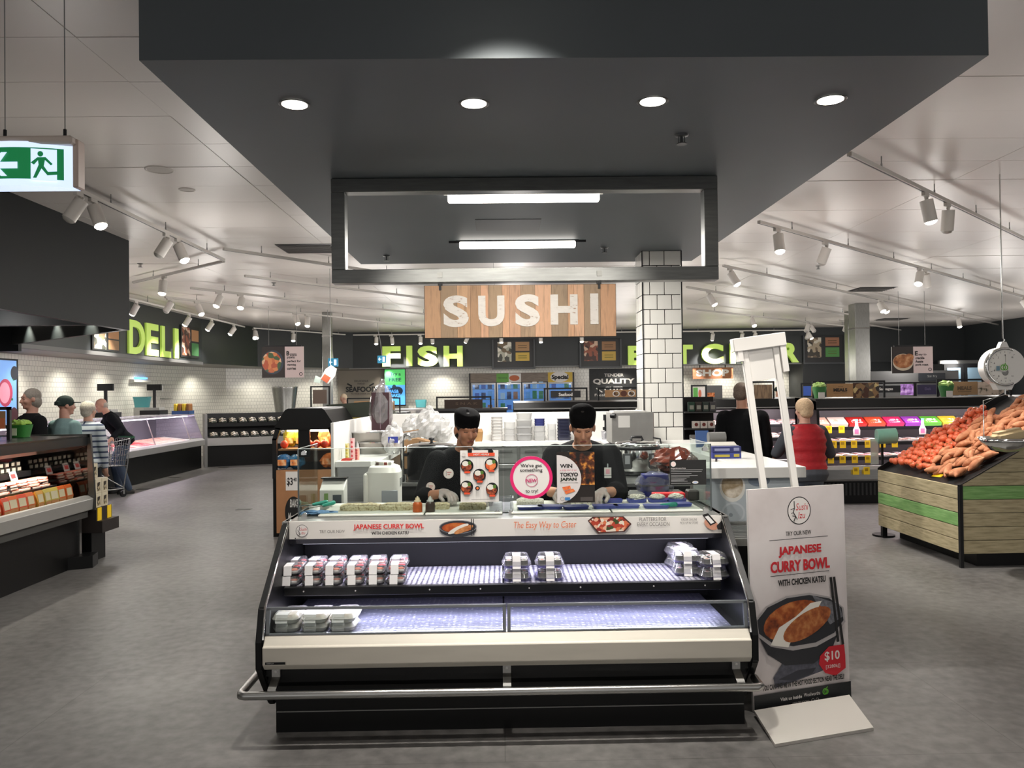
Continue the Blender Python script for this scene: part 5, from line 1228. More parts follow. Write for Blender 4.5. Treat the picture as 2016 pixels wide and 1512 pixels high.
# ================================================================ A-BOARD STAND
def P4(px, py, z): return atZ(px, py, z)
bl, br_ = P4(1483, 1402, 0), P4(1673, 1371, 0)
rr_ = Vector((br_.x-bl.x, br_.y-bl.y, 0)); WB = rr_.length; rr_.normalize()
nb_ = Vector((rr_.y, -rr_.x, 0))            # towards the viewer
t = thing('poster_stand', 'tall white poster stand advertising the Japanese curry bowl, leaning by the sushi case', 'poster stand', tuple(bl.lerp(br_, .5)), world=True)
lean = .02; upv = (Vector((0, 0, 1))*math.cos(lean)-nb_*math.sin(lean)).normalized()
HB = 1.155
TB = frame(bl, rr_, upv)
obj('board', MB().box(0, WB, 0, HB, -.012, 0, T=TB), OFFW, t)
P = Print(TB, (0, 0, 100, 200), (WB, HB))
# pixel frame measured on the enlarged photo: sheared into a 100 x 200 page
def pg(x, y):     # enlarged crop (95..630 , 62..1300) -> page
    L = (95+(y-95)*.035, 95); u = (x-(93+(y-95)*.0235))/(512+(y-95)*.008); top = 97-33*u; bot = 1298-88*u
    return (100*u, 200*(y-top)/(bot-top))
GB = ramp_mat('noise', 2.5, ((.3, '#c9c0be'), (.5, '#ddd5d4'), (.7, '#e8e2e1')), .5)
P.rect(0, 0, 100, 200, GB)
c = pg(362, 209); izu_logo(P, c[0], c[1], 12.2, 13, .9)
def pt_(s, x0, y0, x1, y1, m, **k):
    a = pg(x0, y0); b = pg(x1, y1); P.text(s, a[0], a[1], b[0], b[1], m, **k)
R2 = M('#c3202b', .55)
P.text('TRY OUR NEW', 37, 40.5, 63.5, 44.5, KP, bold=.01); P.line(20, 47.5, 81, 47.5, .5, KP)
P.text('JAPANESE', 29, 54, 73.5, 64, R2, bold=.04); P.text('CURRY BOWL', 20.5, 67, 82, 77.5, R2, bold=.04); P.line(20, 80, 81, 80, .5, KP)
P.text('WITH CHICKEN KATSU', 27.5, 84, 77, 90, KP, bold=.04)
P.poly([(20, 172), (30, 160), (50, 158), (70, 157), (82, 166), (70, 172), (40, 178), (22, 181)], M('#4c4d58', .7, var=.3, scale=50)); P.poly([(25, 174), (45, 168), (64, 168), (60, 173), (40, 177)], M('#2c2d36', .7))
oc = lambda cx, cy, rx, ry: [(cx+rx*math.cos(2*PI*k/12+.2), cy+ry*math.sin(2*PI*k/12+.2)) for k in range(12)]
P.poly([(4, 128), (15, 150), (32, 162), (62, 164), (82, 152), (94, 126)], M('#24252a', .5)); P.poly(oc(50, 124, 47.5, 26), M('#a9a4a4', .5)); P.poly(oc(50, 123, 45.5, 23), M('#26272c', .5)); P.poly([(62, 101), (90, 112), (94, 124), (80, 130), (70, 115)], M('#6f7076', .5, var=.4, scale=60))
CUR2 = ramp_mat('noise', 22, ((.3, '#5a2410'), (.48, '#9a4a1c'), (.66, '#c47a42')), .45); KAT2 = ramp_mat('noise', 26, ((.3, '#7a3a18'), (.5, '#a65c2e'), (.7, '#c48850')), .55)
P.ell(42, 122, 31, 17, CUR2, rot=-.2); P.poly([(18, 142), (27, 127), (44, 119), (60, 108), (72, 107), (66, 116), (40, 138), (36, 146)], RICE); P.ell(56, 127, 27, 11, KAT2, rot=-.42)
P.line(82, 86, 88, 147, 2.6, KP); P.line(85.5, 86, 93, 150, 2.6, KP)
P.poly([(68, 158), (78, 150), (94, 150), (95, 160), (95, 172), (84, 178), (73, 174), (67, 165)], M('#c01f2c', .5)); P.text('$10', 73, 154.5, 89, 164, PRINTW, bold=.02); P.text('[3280kJ]', 74, 167, 89, 171, PRINTW)
P.text('YOU CAN FIND ME IN THE HOT FOOD SECTION NEAR THE DELI!', 8.5, 177, 93, 182, KP, bold=.04)
P.rect(0, 185, 100, 200, M('#15181a', .5)); P.text('Visit us inside', 26, 190.2, 48, 193.4, PRINTW, bold=.02); P.text('Woolworths', 50, 189.5, 67, 192.8, PRINTW); GL = M('#5aa630', .5)
P.ring(72, 190.8, 2.6, 3, 1, GL); P.ring(73.5, 191, 2.2, 2.6, .8, GL); P.line(73, 188, 75, 186.6, .8, GL)
P.text('LET\'S GET SOCIAL!', 38, 196, 55, 198, OFFW); P.ring(59, 196.8, 1.6, 1.6, .3, OFFW); P.ring(63.5, 196.8, 1.6, 1.6, .3, OFFW)
P.done(t)
# foot plate
ft = [P4(1485, 1403, .02), P4(1672, 1372, .02), P4(1720, 1437, .004), P4(1526, 1470, .004)]
obj('foot_plate', MB().add([p+Vector((0, 0, .012)) for p in ft]+[Vector((p.x, p.y, max(0, p.z-.003))) for p in ft], [(3, 2, 1, 0), (4, 5, 6, 7), (0, 1, 5, 4), (1, 2, 6, 5), (2, 3, 7, 6), (3, 0, 4, 7)]), M('#c4c0b9', .5), t)
# tall leaning header stand behind
YB = 4.37
h0 = atY(1462, 700, YB); tilt = .125
Ts = Matrix.Translation(Vector((atY(1503, 960, YB).x, YB, atY(1503, 960, YB).z))) @ rotm('Y', -tilt)
t = thing('header_stand', 'tall thin white stand with blank header panel leaning behind the poster stand', 'sign stand', (atY(1530, 900, YB).x, YB, 0), world=True)
W0 = M('#eeebe6', .45)
low = -(Ts.translation.z)/math.cos(tilt)
def up_to(py, px): return (atY(px, py, YB).z-Ts.translation.z)/math.cos(tilt)
z1 = up_to(665, 1450); zp = up_to(752, 1462); wd = .175
obj('post', MB().box(-.018, .018, -.015, .015, low+.02, z1-.02, T=Ts), W0, t, bev=.003); obj('post', MB().box(wd-.018, wd+.018, -.015, .015, low+.02, z1-.02, T=Ts), W0, t, bev=.003)
obj('header_panel', MB().box(.02, wd-.02, -.006, .006, zp, z1-.05, T=Ts), W0, t)
obj('header_bar', MB().box(-.065, wd+.055, -.035, .03, z1-.075, z1, T=Ts), W0, t, bev=.004); obj('header_edge', MB().box(wd+.018, wd+.05, -.03, .025, zp+.03, z1-.07, T=Ts).box(-.045, -.018, -.03, .025, z1-.13, z1-.07, T=Ts), W0, t)
obj('foot', MB().box(h0.x+.08, h0.x+.42, YB-.02, YB+.025, 0, .02), W0, t)

# ================================================================ MEAT FRIDGE (right)
MY = 11.4
def multideck(label, x0, x1, y, endl=True):
    t = thing('meat_fridge', label, 'fridge', ((x0+x1)/2, y+.4, 0), world=True)
    obj('base', MB().box(x0, x1, y+.06, y+.95, 0, .34), BLACKM, t); obj('bumper', MB().prism([(y, .36), (y+.02, .33), (y+.1, .33), (y+.1, .55), (y+.03, .55), (y, .5)], 'x', x0, x1), STEEL, t)
    g = MB()
    for k in range(int((x1-x0)/.06)): g.box(x0+.02+.06*k, x0+.05+.06*k, y+.052, y+.06, .12, .3)
    obj('kick_grille', g, M('#2a2b2c', .5), t, kind='stuff')
    obj('back', MB().box(x0, x1, y+.88, y+.95, .34, 1.5), M('#3a3638', .4), t); obj('canopy', MB().prism([(y+.12, 1.36), (y+.1, 1.39), (y+.14, 1.53), (y+.95, 1.55), (y+.95, 1.42), (y+.3, 1.40)], 'x', x0, x1), BLACKM, t); obj('canopy_trim', MB().box(x0, x1, y+.095, y+.11, 1.385, 1.40), GREY, t)
    for x in (x0, x1-.04): obj('end_panel', MB().prism([(y+.06, .34), (y+.02, .56), (y+.1, 1.2), (y+.12, 1.5), (y+.95, 1.55), (y+.95, .34)], 'x', x, x+.04), BLACKM, t)
    obj('well', MB().box(x0+.04, x1-.04, y+.1, y+.88, .40, .44), M('#cfc8c8', .4), t)
    for z, d in ((.66, .26), (.88, .32), (1.1, .40)):
        s = obj('shelf', MB().box(x0+.04, x1-.04, y+d, y+.88, z-.02, z), M('#c9c2c4', .4), t); obj('ticket_rail', MB().box(x0+.04, x1-.04, y+d-.015, y+d, z-.045, z+.005), BLACK, s)
        obj('light_tube', MB().box(x0+.1, x1-.1, y+d+.02, y+d+.04, z-.034, z-.022), EM((1, .86, .92), 6), s)
    area(((x0+x1)/2, y+.2, 1.37), x1-x0-.2, .04, 34, (1, .85, .9), (0, .35, -1))
    for z, d in ((.62, .30), (.84, .36), (1.06, .44)): area(((x0+x1)/2, y+d, z), x1-x0-.2, .03, 9, (1, .86, .93), (0, .15, -1))
    return t
mx0, mx1 = atY(1614, 850, MY).x, 8.6
multideck('long black open meat fridge behind the tomato bin', mx0, mx1, MY)
mx2 = atY(1352, 850, 12.6).x; multideck('black open meat fridge behind the man in the black jacket', mx2, atY(1610, 850, 12.6).x, 12.6)
mp = thing('meat_pack', 'x', 'meat pack', group='meat packs on the long fridge shelves')
mb = MB(); frus(mb, .16, .12, .19, .15, 0, .025); obj('tray', mb, OFFW, mp); obj('meat', blob((.08, .06, .02), 3, .3, 12, 6, 3, c=(0, 0, .025)), ramp_mat('noise', 30, ((.35, '#8a2a30'), (.5, '#c8606a'), (.7, '#e8c0c0')), .35), mp); mpt = obj('label', MB().box(-.08, .0, -.04, .05, .042, .044), M('#d9d4d6', .5), mp)
rnd = random.Random(5); cnt = 0
MEATM = [mp.children[1].data.materials[0], ramp_mat('noise', 30, ((.35, '#b5705a'), (.5, '#e0a890'), (.7, '#f0d8cc')), .35), ramp_mat('noise', 40, ((.35, '#4a2a22'), (.55, '#8a5a48'), (.7, '#b98a78')), .4)]
mesh_v = []
for m in MEATM[1:]:
    q = mp.children[1].data.copy(); q.materials[0] = m; mesh_v.append(q)
first = True
for s_, (z, d, nm) in enumerate(((.44, .2, 'bottom well'), (.66, .34, 'lower shelf'), (.88, .42, 'middle shelf'))):
    n = int((mx1-mx0-.2)/.21)
    for r_ in range(2):
        for i in range(n):
            x = mx0+.16+.21*i
            if x > 7.9: continue
            lab = 'meat tray on the %s of the long fridge, %s row, %s from the left' % (nm, ('front', 'rear')[r_], ORD[min(i, 14)])
            if first: o = mp; mp.location = (x, MY+d, z+.001); mp['label'] = lab; first = False
            else: o = dup(mp, (x, MY+d+.17*r_, z+.001+.0*r_), rnd.uniform(-.06, .06), lab)
            k = rnd.randrange(3)
            if k and o is not mp: [c for c in o.children if c.name.startswith('meat')][0].data = mesh_v[k-1]
cols = [('#e0b8a0', '#d9c2b0'), ('#e8cabb', '#d8a890'), ('#a8201c', '#d8d0c8'), ('#c8452a', '#d87048'), ('#c8285a', '#d8a0b0'), ('#8a3aa0', '#d8a890'), ('#5aa838', '#e0d8c0'), ('#c9b83a', '#a8a040'), ('#4a4a4c', '#b9b0a0'), ('#5a5048', '#c8c0a8'), ('#464648', '#c8a888'), ('#58585a', '#b8a078'), ('#4a4846', '#c8b8a0'), ('#605c58', '#a8a098'), ('#444', '#888')]
names = ['cream', 'pale pink', 'dark red', 'orange red', 'crimson', 'purple', 'green', 'yellow']
x = mx0+.2; i = 0
while x < 7.8:
    c = cols[min(i, 13)]; nm = names[i] if i < 8 else 'charcoal'
    t = thing('ready_meal', '%s carton of meat propped on the top fridge shelf%s' % (nm, '' if i < 8 else ', %s from the left' % ORD[i]), 'carton', (x, MY+.55, 1.101), 0, 'cartons on the top fridge shelf')
    T = rotm('X', .5); obj('carton', MB().box(-.13, .13, -.1, .1, .0, .05, T=Matrix.Translation((0, 0, .05)) @ T), M(c[0], .4), t); obj('print', MB().box(-.08, .08, -.07, .03, .05, .052, T=Matrix.Translation((0, 0, .05)) @ T), ramp_mat('voro', 30, ((0, c[0]), (.35, c[1]), (.7, '#e8e0d8')), .4), t)
    x += .285; i += 1
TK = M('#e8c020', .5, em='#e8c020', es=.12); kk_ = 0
for z, d, pxs in ((1.085, .38, (1631, 1656, 1889, 1914)), (.865, .3, (1640, 1658, 1680, 1707, 1736, 1760)), (.645, .24, (1634, 1657, 1681, 1707)), (.5, -.01, (1683, 1704))):
    for px in pxs:
        p = atY(px, 860, MY+d); kk_ += 1
        t = thing('price_ticket', 'yellow price ticket on the %s of the long meat fridge' % {1.085: 'top shelf rail', .865: 'middle shelf rail', .645: 'lower shelf rail', .5: 'steel bumper'}[z], 'price ticket', (p.x, MY+d-.02, z), group='yellow tickets on the meat fridge')
        obj('card', MB().box(-.045, .045, -.002, 0, -.07, .04), TK, t); obj('print', MB().box(-.03, .02, -.003, -.002, -.02, .02), M('#b8901a', .5), t)
for i, px in enumerate((1687, 1817)):
    p = atY(px, 850, MY+.32); t = thing('bottle_wobbler', 'white bottle shaped shelf sign on the meat fridge, %s of two' % ('left', 'right')[i], 'shelf sign', (p.x, MY+.33, 1.0), world=False)
    obj('shape', MB().prism([(-.05, -.02), (.05, -.02), (.055, .06), (.025, .12), (.02, .19), (-.02, .19), (-.025, .12), (-.055, .06)], 'y', -.004, 0), OFFW, t); obj('print', MB().box(-.03, .03, -.005, -.004, .0, .07), M('#d87aa8', .5), t); obj('cap', MB().box(-.022, .022, -.006, .002, .19, .22), M('#6ac0c8', .5), t); obj('clip', MB().box(-.01, .01, 0, .08, -.02, .0), GREY, t)
# second fridge contents
for s_, (z, d) in enumerate(((.44, .2), (.66, .34), (.88, .42), (1.1, .5))):
    for r_ in range(2):
        for i in range(11):
            x = mx2+.18+.2*i
            if x > 6.2: continue
            o = dup(mp, (x, 12.6+d+.17*r_, z+.001+.03*r_), rnd.uniform(-.06, .06), 'meat tray in the fridge behind the black jacket, %s, %s row, %s' % (('bottom well', 'lower shelf', 'middle shelf', 'top shelf')[s_], ('front', 'rear')[r_], ORD[i]), 'meat packs in the second fridge')
            k = rnd.randrange(3)
            if k: [c for c in o.children if c.name.startswith('meat')][0].data = mesh_v[k-1]
# sign frames on the fridges
def sframe(label, px0, px1, py0, Y, zb, prints, th=.014):
    a = atY(px0, py0, Y); b = atY(px1, py0, Y); t = thing('board_stand', label, 'sign frame', ((a.x+b.x)/2, Y, zb), world=True)
    obj('rail', MB().box(a.x-th, b.x+th, Y, Y+th, a.z, a.z+2*th), BLACK, t)
    for x in (a.x, b.x): obj('post', MB().box(x-th, x+th, Y, Y+th, zb, a.z), BLACK, t)
    for f in prints: f(t, Y)
    return t
def sheet(px, mat, fn=None, nm='sign_sheet'):
    def f(t, Y):
        a = atY(px[0], px[3], Y); b = atY(px[2], px[1], Y); obj(nm, MB().box(a.x, b.x, Y+.002, Y+.008, a.z, b.z), mat, t)
        if fn:
            P = Print(frame((a.x, Y+.002, a.z), (1, 0, 0), (0, 0, 1)), px, (b.x-a.x, b.z-a.z)); fn(P); P.done(t)
    return f
KRAFT = M('#a9825a', .7, var=.06); FOODP = ramp_mat('voro', 16, ((0, '#4a2a1c'), (.25, '#8a6a48'), (.5, '#5a4a3a'), (.7, '#c8b078'), (.88, '#2a2220')), .6)
sframe('black sign frame with brown MEALS board on the fridge, left one', 1601, 1741, 754, 11.9, 1.54, [sheet((1628, 755, 1680, 782), KRAFT, lambda P: P.text('MEALS', 1641, 764, 1668, 771, KP, bold=.05).line(1650, 761, 1660, 761, .6, KP).line(1641, 774, 1668, 774, .6, KP)), sheet((1680, 753, 1730, 789), FOODP, None, 'picture_sheet')])
sframe('black sign frame with brown MEALS board on the fridge, right one', 1846, 1990, 750, 11.9, 1.54, [sheet((1873, 751, 1925, 778), M('#8f7252', .7, var=.06), lambda P: P.text('MEALS', 1885, 760, 1913, 768, M('#5a4a38', .6), bold=.05).line(1886, 771, 1912, 771, .6, KP)), sheet((1925, 751, 1985, 778), ramp_mat('noise', 14, ((.35, '#2e3426'), (.45, '#b9a898'), (.7, '#c8b8a8')), .6), None, 'picture_sheet')])
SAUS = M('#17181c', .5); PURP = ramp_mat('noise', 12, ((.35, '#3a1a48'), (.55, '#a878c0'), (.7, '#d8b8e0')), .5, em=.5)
sframe('small black frame with dark Sausages sign between the MEALS boards', 1728, 1800, 756, 14.0, 1.4, [sheet((1728, 759, 1773, 773), SAUS, lambda P: P.text('Sausages', 1731, 762.5, 1758, 770, PRINTW, bold=.03)), sheet((1773, 756, 1800, 778), PURP, None, 'picture_sheet')])
sframe('small black frame with deep purple board right of the Sausages sign', 1803, 1848, 755, 14.0, 1.4, [sheet((1806, 757, 1847, 777), M('#2c2446', .5), lambda P: P.text('Deli', 1821, 763, 1832, 768, M('#6a6088', .5)))])
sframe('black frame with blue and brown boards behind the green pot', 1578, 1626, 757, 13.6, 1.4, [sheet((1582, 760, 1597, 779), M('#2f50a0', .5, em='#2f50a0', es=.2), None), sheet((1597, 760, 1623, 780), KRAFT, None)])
sframe('black frame with green and white board above the second fridge', 1362, 1390, 761, 12.9, 1.5, [sheet((1365, 763, 1388, 787), PRINTW, lambda P: P.rect(1365, 763, 1374, 784, M('#5aa84a', .5)).ell(1378, 775, 3, 8, M('#c86a4a', .5)))])
sframe('black frame with brown timber board above the second fridge', 1481, 1523, 754, 12.9, 1.5, [sheet((1485, 757, 1520, 785), ramp_mat('noise', 6, ((.35, '#5a4838'), (.6, '#8a7258')), .6, 0, (8, 1, 1)))])
t = thing('display_panel', 'grey blank display panel with an orange roast on the second fridge', 'display', (atY(1407, 780, 13.0).x, 13.0, 1.54)); obj('panel', MB().box(-.13, .13, 0, .02, 0, .22), M('#5c5c5c', .5), t); obj('picture', MB().box(-.12, -.0, -.004, 0, .03, .1), ramp_mat('noise', 22, ((.35, '#6a2a12'), (.55, '#d87a3a'), (.7, '#e8c090')), .5), t)
for i, (px, lab) in enumerate(((1613, 'green and white herb tub at the left end of the fridge top'), (1863, 'green and white herb tub further right on the fridge top'))):
    t = thing('herb_tub', lab, 'tub', (atY(px, 780, 11.65).x, 11.65, 1.54)); mb = MB(); frus(mb, .12, .12, .19, .17, 0, .17); obj('tub', mb, M('#3f7a44', .5), t); obj('herbs', blob((.1, .09, .05), i+2, .5, 14, 8, 5, c=(0, 0, .19)), M('#9ab86a', .6, var=.3, scale=60), t); obj('label', MB().box(-.05, .04, -.1, -.092, .0, .09), PRINTW, t)
# far right background
p = atY(1802, 740, 19)
t = thing('stir_fry_gondola', 'grey backed gondola with hanging dark Stir Fry sign at the far right', 'gondola', (p.x, 19.0, 0), world=True)
a, b = atY(1716, 750, 19), atY(1888, 729, 19); obj('back_board', MB().box(a.x, b.x, 19.02, 19.1, 0, b.z), M('#5a5a5a', .5), t); a, b = atY(1810, 750, 18.95), atY(1861, 734, 18.95); obj('sign_board', MB().box(a.x, b.x, 18.95, 18.99, a.z, b.z), M('#1c2026', .5), t)
P = Print(frame((a.x, 18.95, a.z), (1, 0, 0), (0, 0, 1)), (1810, 734, 1861, 750), (b.x-a.x, b.z-a.z)); P.text('Stir Fry', 1826, 738, 1845, 744, GREY); P.done(t)
a, b = atY(1858, 760, 22), atY(1938, 715, 22)
t = thing('glass_door_freezer', 'far upright freezer with dim blue glass doors at the right end', 'freezer', ((a.x+b.x)/2, 22, 0), world=True)
obj('cabinet', MB().box(a.x, b.x, 22.05, 22.8, 0, b.z), M('#2a2c2e', .5), t); obj('header', MB().box(a.x-.1, b.x, 22.0, 22.1, b.z, b.z+.09), STEEL, t)
for k in range(2): 
    w_ = (b.x-a.x)/2; f = obj('door', MB().box(a.x+w_*k+.02, a.x+w_*(k+1)-.02, 22.0, 22.05, .1, b.z-.02), BLACK, t); obj('pane', MB().box(a.x+w_*k+.1, a.x+w_*(k+1)-.1, 21.99, 22.0, .3, b.z-.12), M('#6f8796', .15, em='#6f8796', es=.25), f)
# ================================================================ TOMATO BIN
BX, BY0, BY1 = 4.25, 7.27, 8.86
def bt(x): return .76+(x-BX)*.56
bn = thing('produce_bin', 'sloping produce bin clad in pale timber planks with one green plank', 'produce bin', (5.0, 8.06, 0), world=True)
PLK = [ramp_mat('noise', 3.5+k, ((.3, '#9a8e6e'), (.5, '#b3a684'), (.7, '#c2b592')), .65, .12, (1.5, 1.5, 14)) for k in range(3)]; PLG = ramp_mat('noise', 4, ((.3, '#6d9a58'), (.5, '#7fae66'), (.7, '#93bd7a')), .65, .12, (1.5, 1.5, 14))
ph = .126
for k in range(5):
    z0 = .76-ph*(k+1); obj('plank', MB().box(BX, BX+.02, BY0+.03, BY1, z0+.003, z0+ph-.003), PLG if k == 2 else PLK[k % 3], bn, bev=.003)
XE = 5.75
for k in range(-6, 5):
    z0 = .76-ph*(k+1); z1 = z0+ph
    xs0 = BX+.03 if z1 <= .765 else BX+(z1-.76)/.56+.005; xl = BX+.03 if z0 <= .755 else BX+(z0-.76)/.56+.005
    if xl > XE-.05: continue
    poly = [(xl, z0+.003), (XE, z0+.003), (XE, z1-.003), (min(xs0, XE), z1-.003)]
    obj('plank', MB().prism(poly, 'y', BY0, BY0+.02), PLG if k == 0 else PLK[k % 3], bn)
obj('corner_post', MB().box(BX, BX+.03, BY0-.004, BY0+.03, 0, .77), BLACK, bn); obj('post', MB().box(BX+.02, BX+.07, BY1-.06, BY1-.01, 0, .7), BLACK, bn); obj('foot', MB().cyl((BX+.045, BY1-.035, 0), (BX+.045, BY1-.035, .02), .03, n=10), BLACK, bn)
obj('inner_frame', MB().box(BX+.2, XE, BY0+.08, BY1-.08, 0, .13), BLACKM, bn)
sl_ = MB(); sl_.prism([(BX+.02, .70), (BX+.02, .735), (XE, bt(XE)-.04), (XE, bt(XE)-.08)], 'y', BY0+.02, BY1); obj('sloping_tray', sl_, M('#1c1d1e', .4), bn); obj('body', MB().prism([(BX+.02, .14), (BX+.02, .70), (XE, bt(XE)-.08), (XE, .14)], 'y', BY0+.02, BY1-.01), BLACKM, bn)
obj('top_edge', MB().prism([(BX, .76), (BX, .768), (XE, bt(XE)+.006), (XE, bt(XE)-.006)], 'y', BY0-.003, BY0+.024).prism([(BX, .72), (BX, .78), (XE, bt(XE)+.04), (XE, bt(XE)-.05)], 'y', BY1-.012, BY1), BLACK, bn)
p = atZ(1811, 938, .79); t = thing('bin_ticket', 'yellow price ticket lying on the lower edge of the bin', 'price ticket', (4.4, 7.85, bt(4.4)-.03), .3); obj('card', MB().box(-.06, .06, -.06, .06, 0, .003, T=rotm('Y', -.5)), TK, t)
TOM = M('#de6a44', .3, var=.16, scale=5, coat=.3); tm = thing('tomato', 'x', 'tomato', group='tomatoes heaped on the bin')
mb = MB(); mb.lathe([(.004, .03), (.012, .033), (.03, .022), (.036, .003), (.031, -.018), (.018, -.03), (.003, -.031)], n=12); obj('fruit', mb, TOM, tm); mb = MB()
for k in range(5): a = 2*PI*k/5; mb.add([(0, 0, .032), (.012*math.cos(a-.3), .012*math.sin(a-.3), .034), (.02*math.cos(a), .02*math.sin(a), .03), (.012*math.cos(a+.3), .012*math.sin(a+.3), .034)], [(0, 1, 2, 3)])
obj('calyx', mb, M('#3f6a28', .6), tm)
rt = random.Random(11); n = 0; f1 = True
def tomat(x, y, dz):
    global f1, n
    z = bt(x)-.005+.03+dz; lab = ('red tomato in the bottom layer of the tomato heap', 'red tomato lying on top of the tomato heap')[dz > .03]
    if f1: tm.location = (x, y, z); tm['label'] = lab; f1 = False; return
    o = dup(tm, (x, y, z), 0, lab, scale=rt.uniform(.86, 1.16)); o.rotation_euler = (rt.uniform(-1.2, 1.2), rt.uniform(-1.2, 1.2), rt.uniform(0, 6)); n += 1
i = 0
x = BX+.13
while x < 5.3:
    y0 = 8.02+.32*min(1, max(0, (x-4.4)/.7))
    y = y0+(.037 if i % 2 else 0)
    while y < 8.80:
        e = min(1, (y-y0)/.2, (8.82-y)/.15, (x-BX-.06)/.2)
        tomat(x+rt.uniform(-.016, .016), y+rt.uniform(-.014, .014), .028*e+rt.uniform(0, .014)); 
        if e > .75 and rt.random() < .55: tomat(x+.03, y+.034, .028*e+.05)
        y += .075
    x += .064; i += 1
SP = ramp_mat('noise', 18, ((.3, '#9c5c3c'), (.5, '#bd7c56'), (.7, '#cf9872')), .7, .2); sv = []
for k in range(4):
    R = []; q = random.Random(k)
    L = .19; bend = q.uniform(-.03, .03)
    for j in range(9):
        u = j/8; r = .034*math.sin(PI*min(.97, max(.03, u)))**.6*(1+.12*math.sin(5*u+k)); c = Vector(((u-.5)*L, bend*math.sin(PI*u), 0))
        R.append([c+Vector((0, r*math.cos(2*PI*m/9)*(1+.08*q.uniform(-1, 1)), r*math.sin(2*PI*m/9))) for m in range(9)])
    sv.append(MB().rings(R))
spo = [obj('sweet_potato', m, SP) for m in sv]
for o in spo: tag(o, 'x', 'sweet potato', 'sweet potatoes on the bin')
used_sp = set()
def sweet(x, y, dz, k, lab='orange sweet potato in the heap in front of the tomatoes'):
    b = spo[k]
    if k not in used_sp: o = b; used_sp.add(k)
    else: o = b.copy(); COL.objects.link(o)
    o.location = (x, y, bt(x)+.02+dz); o.rotation_euler = (rt.uniform(0, 6), -.5*1+rt.uniform(-.3, .3), rt.choice((0, PI))*0+rt.uniform(-1.1, 1.1)); s_ = rt.uniform(.85, 1.15); o.scale = (s_, s_, s_); o['label'] = lab
    return o
x = BX+.14; i = 0
while x < 5.5:
    ymax = 8.0+.3*min(1, max(0, (x-4.4)/.7)); y = 7.44+rt.uniform(0, .03)
    while y < ymax-.02:
        e = min(1, (y-7.38)/.15, (ymax+.06-y)/.12, (x-BX-.02)/.22)
        lab = 'orange sweet potato in the bottom of the heap in front of the tomatoes' 
        sweet(x+rt.uniform(-.02, .02), y, .025*e, i % 4, lab); i += 1
        if e > .6 and rt.random() < .7: sweet(x+.04, y+.03, .025*e+.05, i % 4, 'orange sweet potato on top of the heap in front of the tomatoes'); i += 1
        y += .072
    x += .13
# bag roll stand
p = atY(1738, 857, 8.9)
t = thing('bag_dispenser', 'green roll of produce bags on a black post beside the tomato bin', 'bag dispenser', (p.x, 8.9, 0), world=True)
obj('post', MB().cyl((p.x, 8.92, 0), (p.x, 8.92, p.z+.02), .014, n=8).cyl((p.x, 8.92, 0), (p.x, 8.92, .02), .12, n=16), BLACK, t); GR_ = M('#7fb5a2', .35, var=.05)
r_ = obj('bag_roll', MB().cyl((p.x-.1, 8.84, p.z-.01), (p.x+.1, 8.80, p.z), .085, n=24), GR_, t); obj('core', MB().cyl((p.x+.1, 8.80, p.z), (p.x+.125, 8.79, p.z), .03, n=12), BLACK, r_); obj('loose_bag', MB().box(p.x-.19, p.x-.1, 8.80, 8.803, p.z-.32, p.z-.03), glass_mat('#bfe5d6', .1, .1, .4), r_)
# hanging scale
SY = 7.0; p = atY(1978, 722, SY); rs = (atY(2016, 722, SY)-atY(1941, 722, SY)).x/2
t = thing('hanging_scale', 'white round hanging produce scale with steel bowl above the bin', 'scale', (p.x, SY, p.z), world=True)
WS_ = M('#dcdad6', .35); obj('case', MB().cyl((p.x, SY, p.z), (p.x+.02, SY+.12, p.z), rs*1.02, n=36).prism([(p.x-.06, p.z+rs*.8), (p.x+.06, p.z+rs*.8), (p.x+.02, p.z+rs*1.3), (p.x-.02, p.z+rs*1.3)], 'y', SY, SY+.05).prism([(p.x-.1, p.z-rs*.75), (p.x+.1, p.z-rs*.75), (p.x+.06, p.z-rs*1.2), (p.x-.06, p.z-rs*1.2)], 'y', SY, SY+.08), WS_, t)
obj('bezel', MB().rings([[Vector((p.x+r*math.cos(2*PI*k/36), y, p.z+r*math.sin(2*PI*k/36))) for k in range(36)] for r, y in ((rs*1.02, SY), (rs, SY-.012), (rs*.9, SY-.012), (rs*.88, SY-.002))], None, True, False), CHROME, t)
obj('dial', MB().cyl((p.x, SY-.001, p.z), (p.x, SY-.004, p.z), rs*.9, n=36), M('#e8e6e0', .5), t)
P = Print(frame((p.x-rs, SY-.004, p.z-rs), (1, 0, 0), (0, 0, 1)), (0, 0, 100, 100), (2*rs, 2*rs))
for k in range(20):
    a = PI/2+2*PI*k/20; P.line(50+40*math.cos(a), 50-40*math.sin(a), 50+36*math.cos(a), 50-36*math.sin(a), 1, KP)
    if k % 2 == 0: P.text(str(k), 50+30*math.cos(a)-2.4, 50-30*math.sin(a)-2.4, 50+30*math.cos(a)+2.4, 50-30*math.sin(a)+2.4, KP, keep=True)
P.ell(46, 52, 11, 11, PRINTW); P.ring(43, 52, 7, 8, 2.6, GL); P.ring(49, 52, 7, 8, 2.6, GL); P.line(47, 44, 50, 40, 2, GL); P.line(50, 38, 50, 18, 1, KP); P.rect(25, 48, 34, 60, M('#6a8a9a', .5)); P.done(t)
obj('pointer_hub', MB().ball((p.x, SY-.006, p.z-.05), (.03, .006, .03), 12, 6), GREY, t)
obj('hanger', MB().tube([(p.x, SY+.02, p.z+rs*1.25), (p.x+.015, SY+.02, p.z+rs*1.4), (p.x, SY+.02, p.z+rs*1.5), (p.x, SY+.02, ZC-.002)], .006, 6), CHROME, t); bz = atY(1985, 868, SY).z
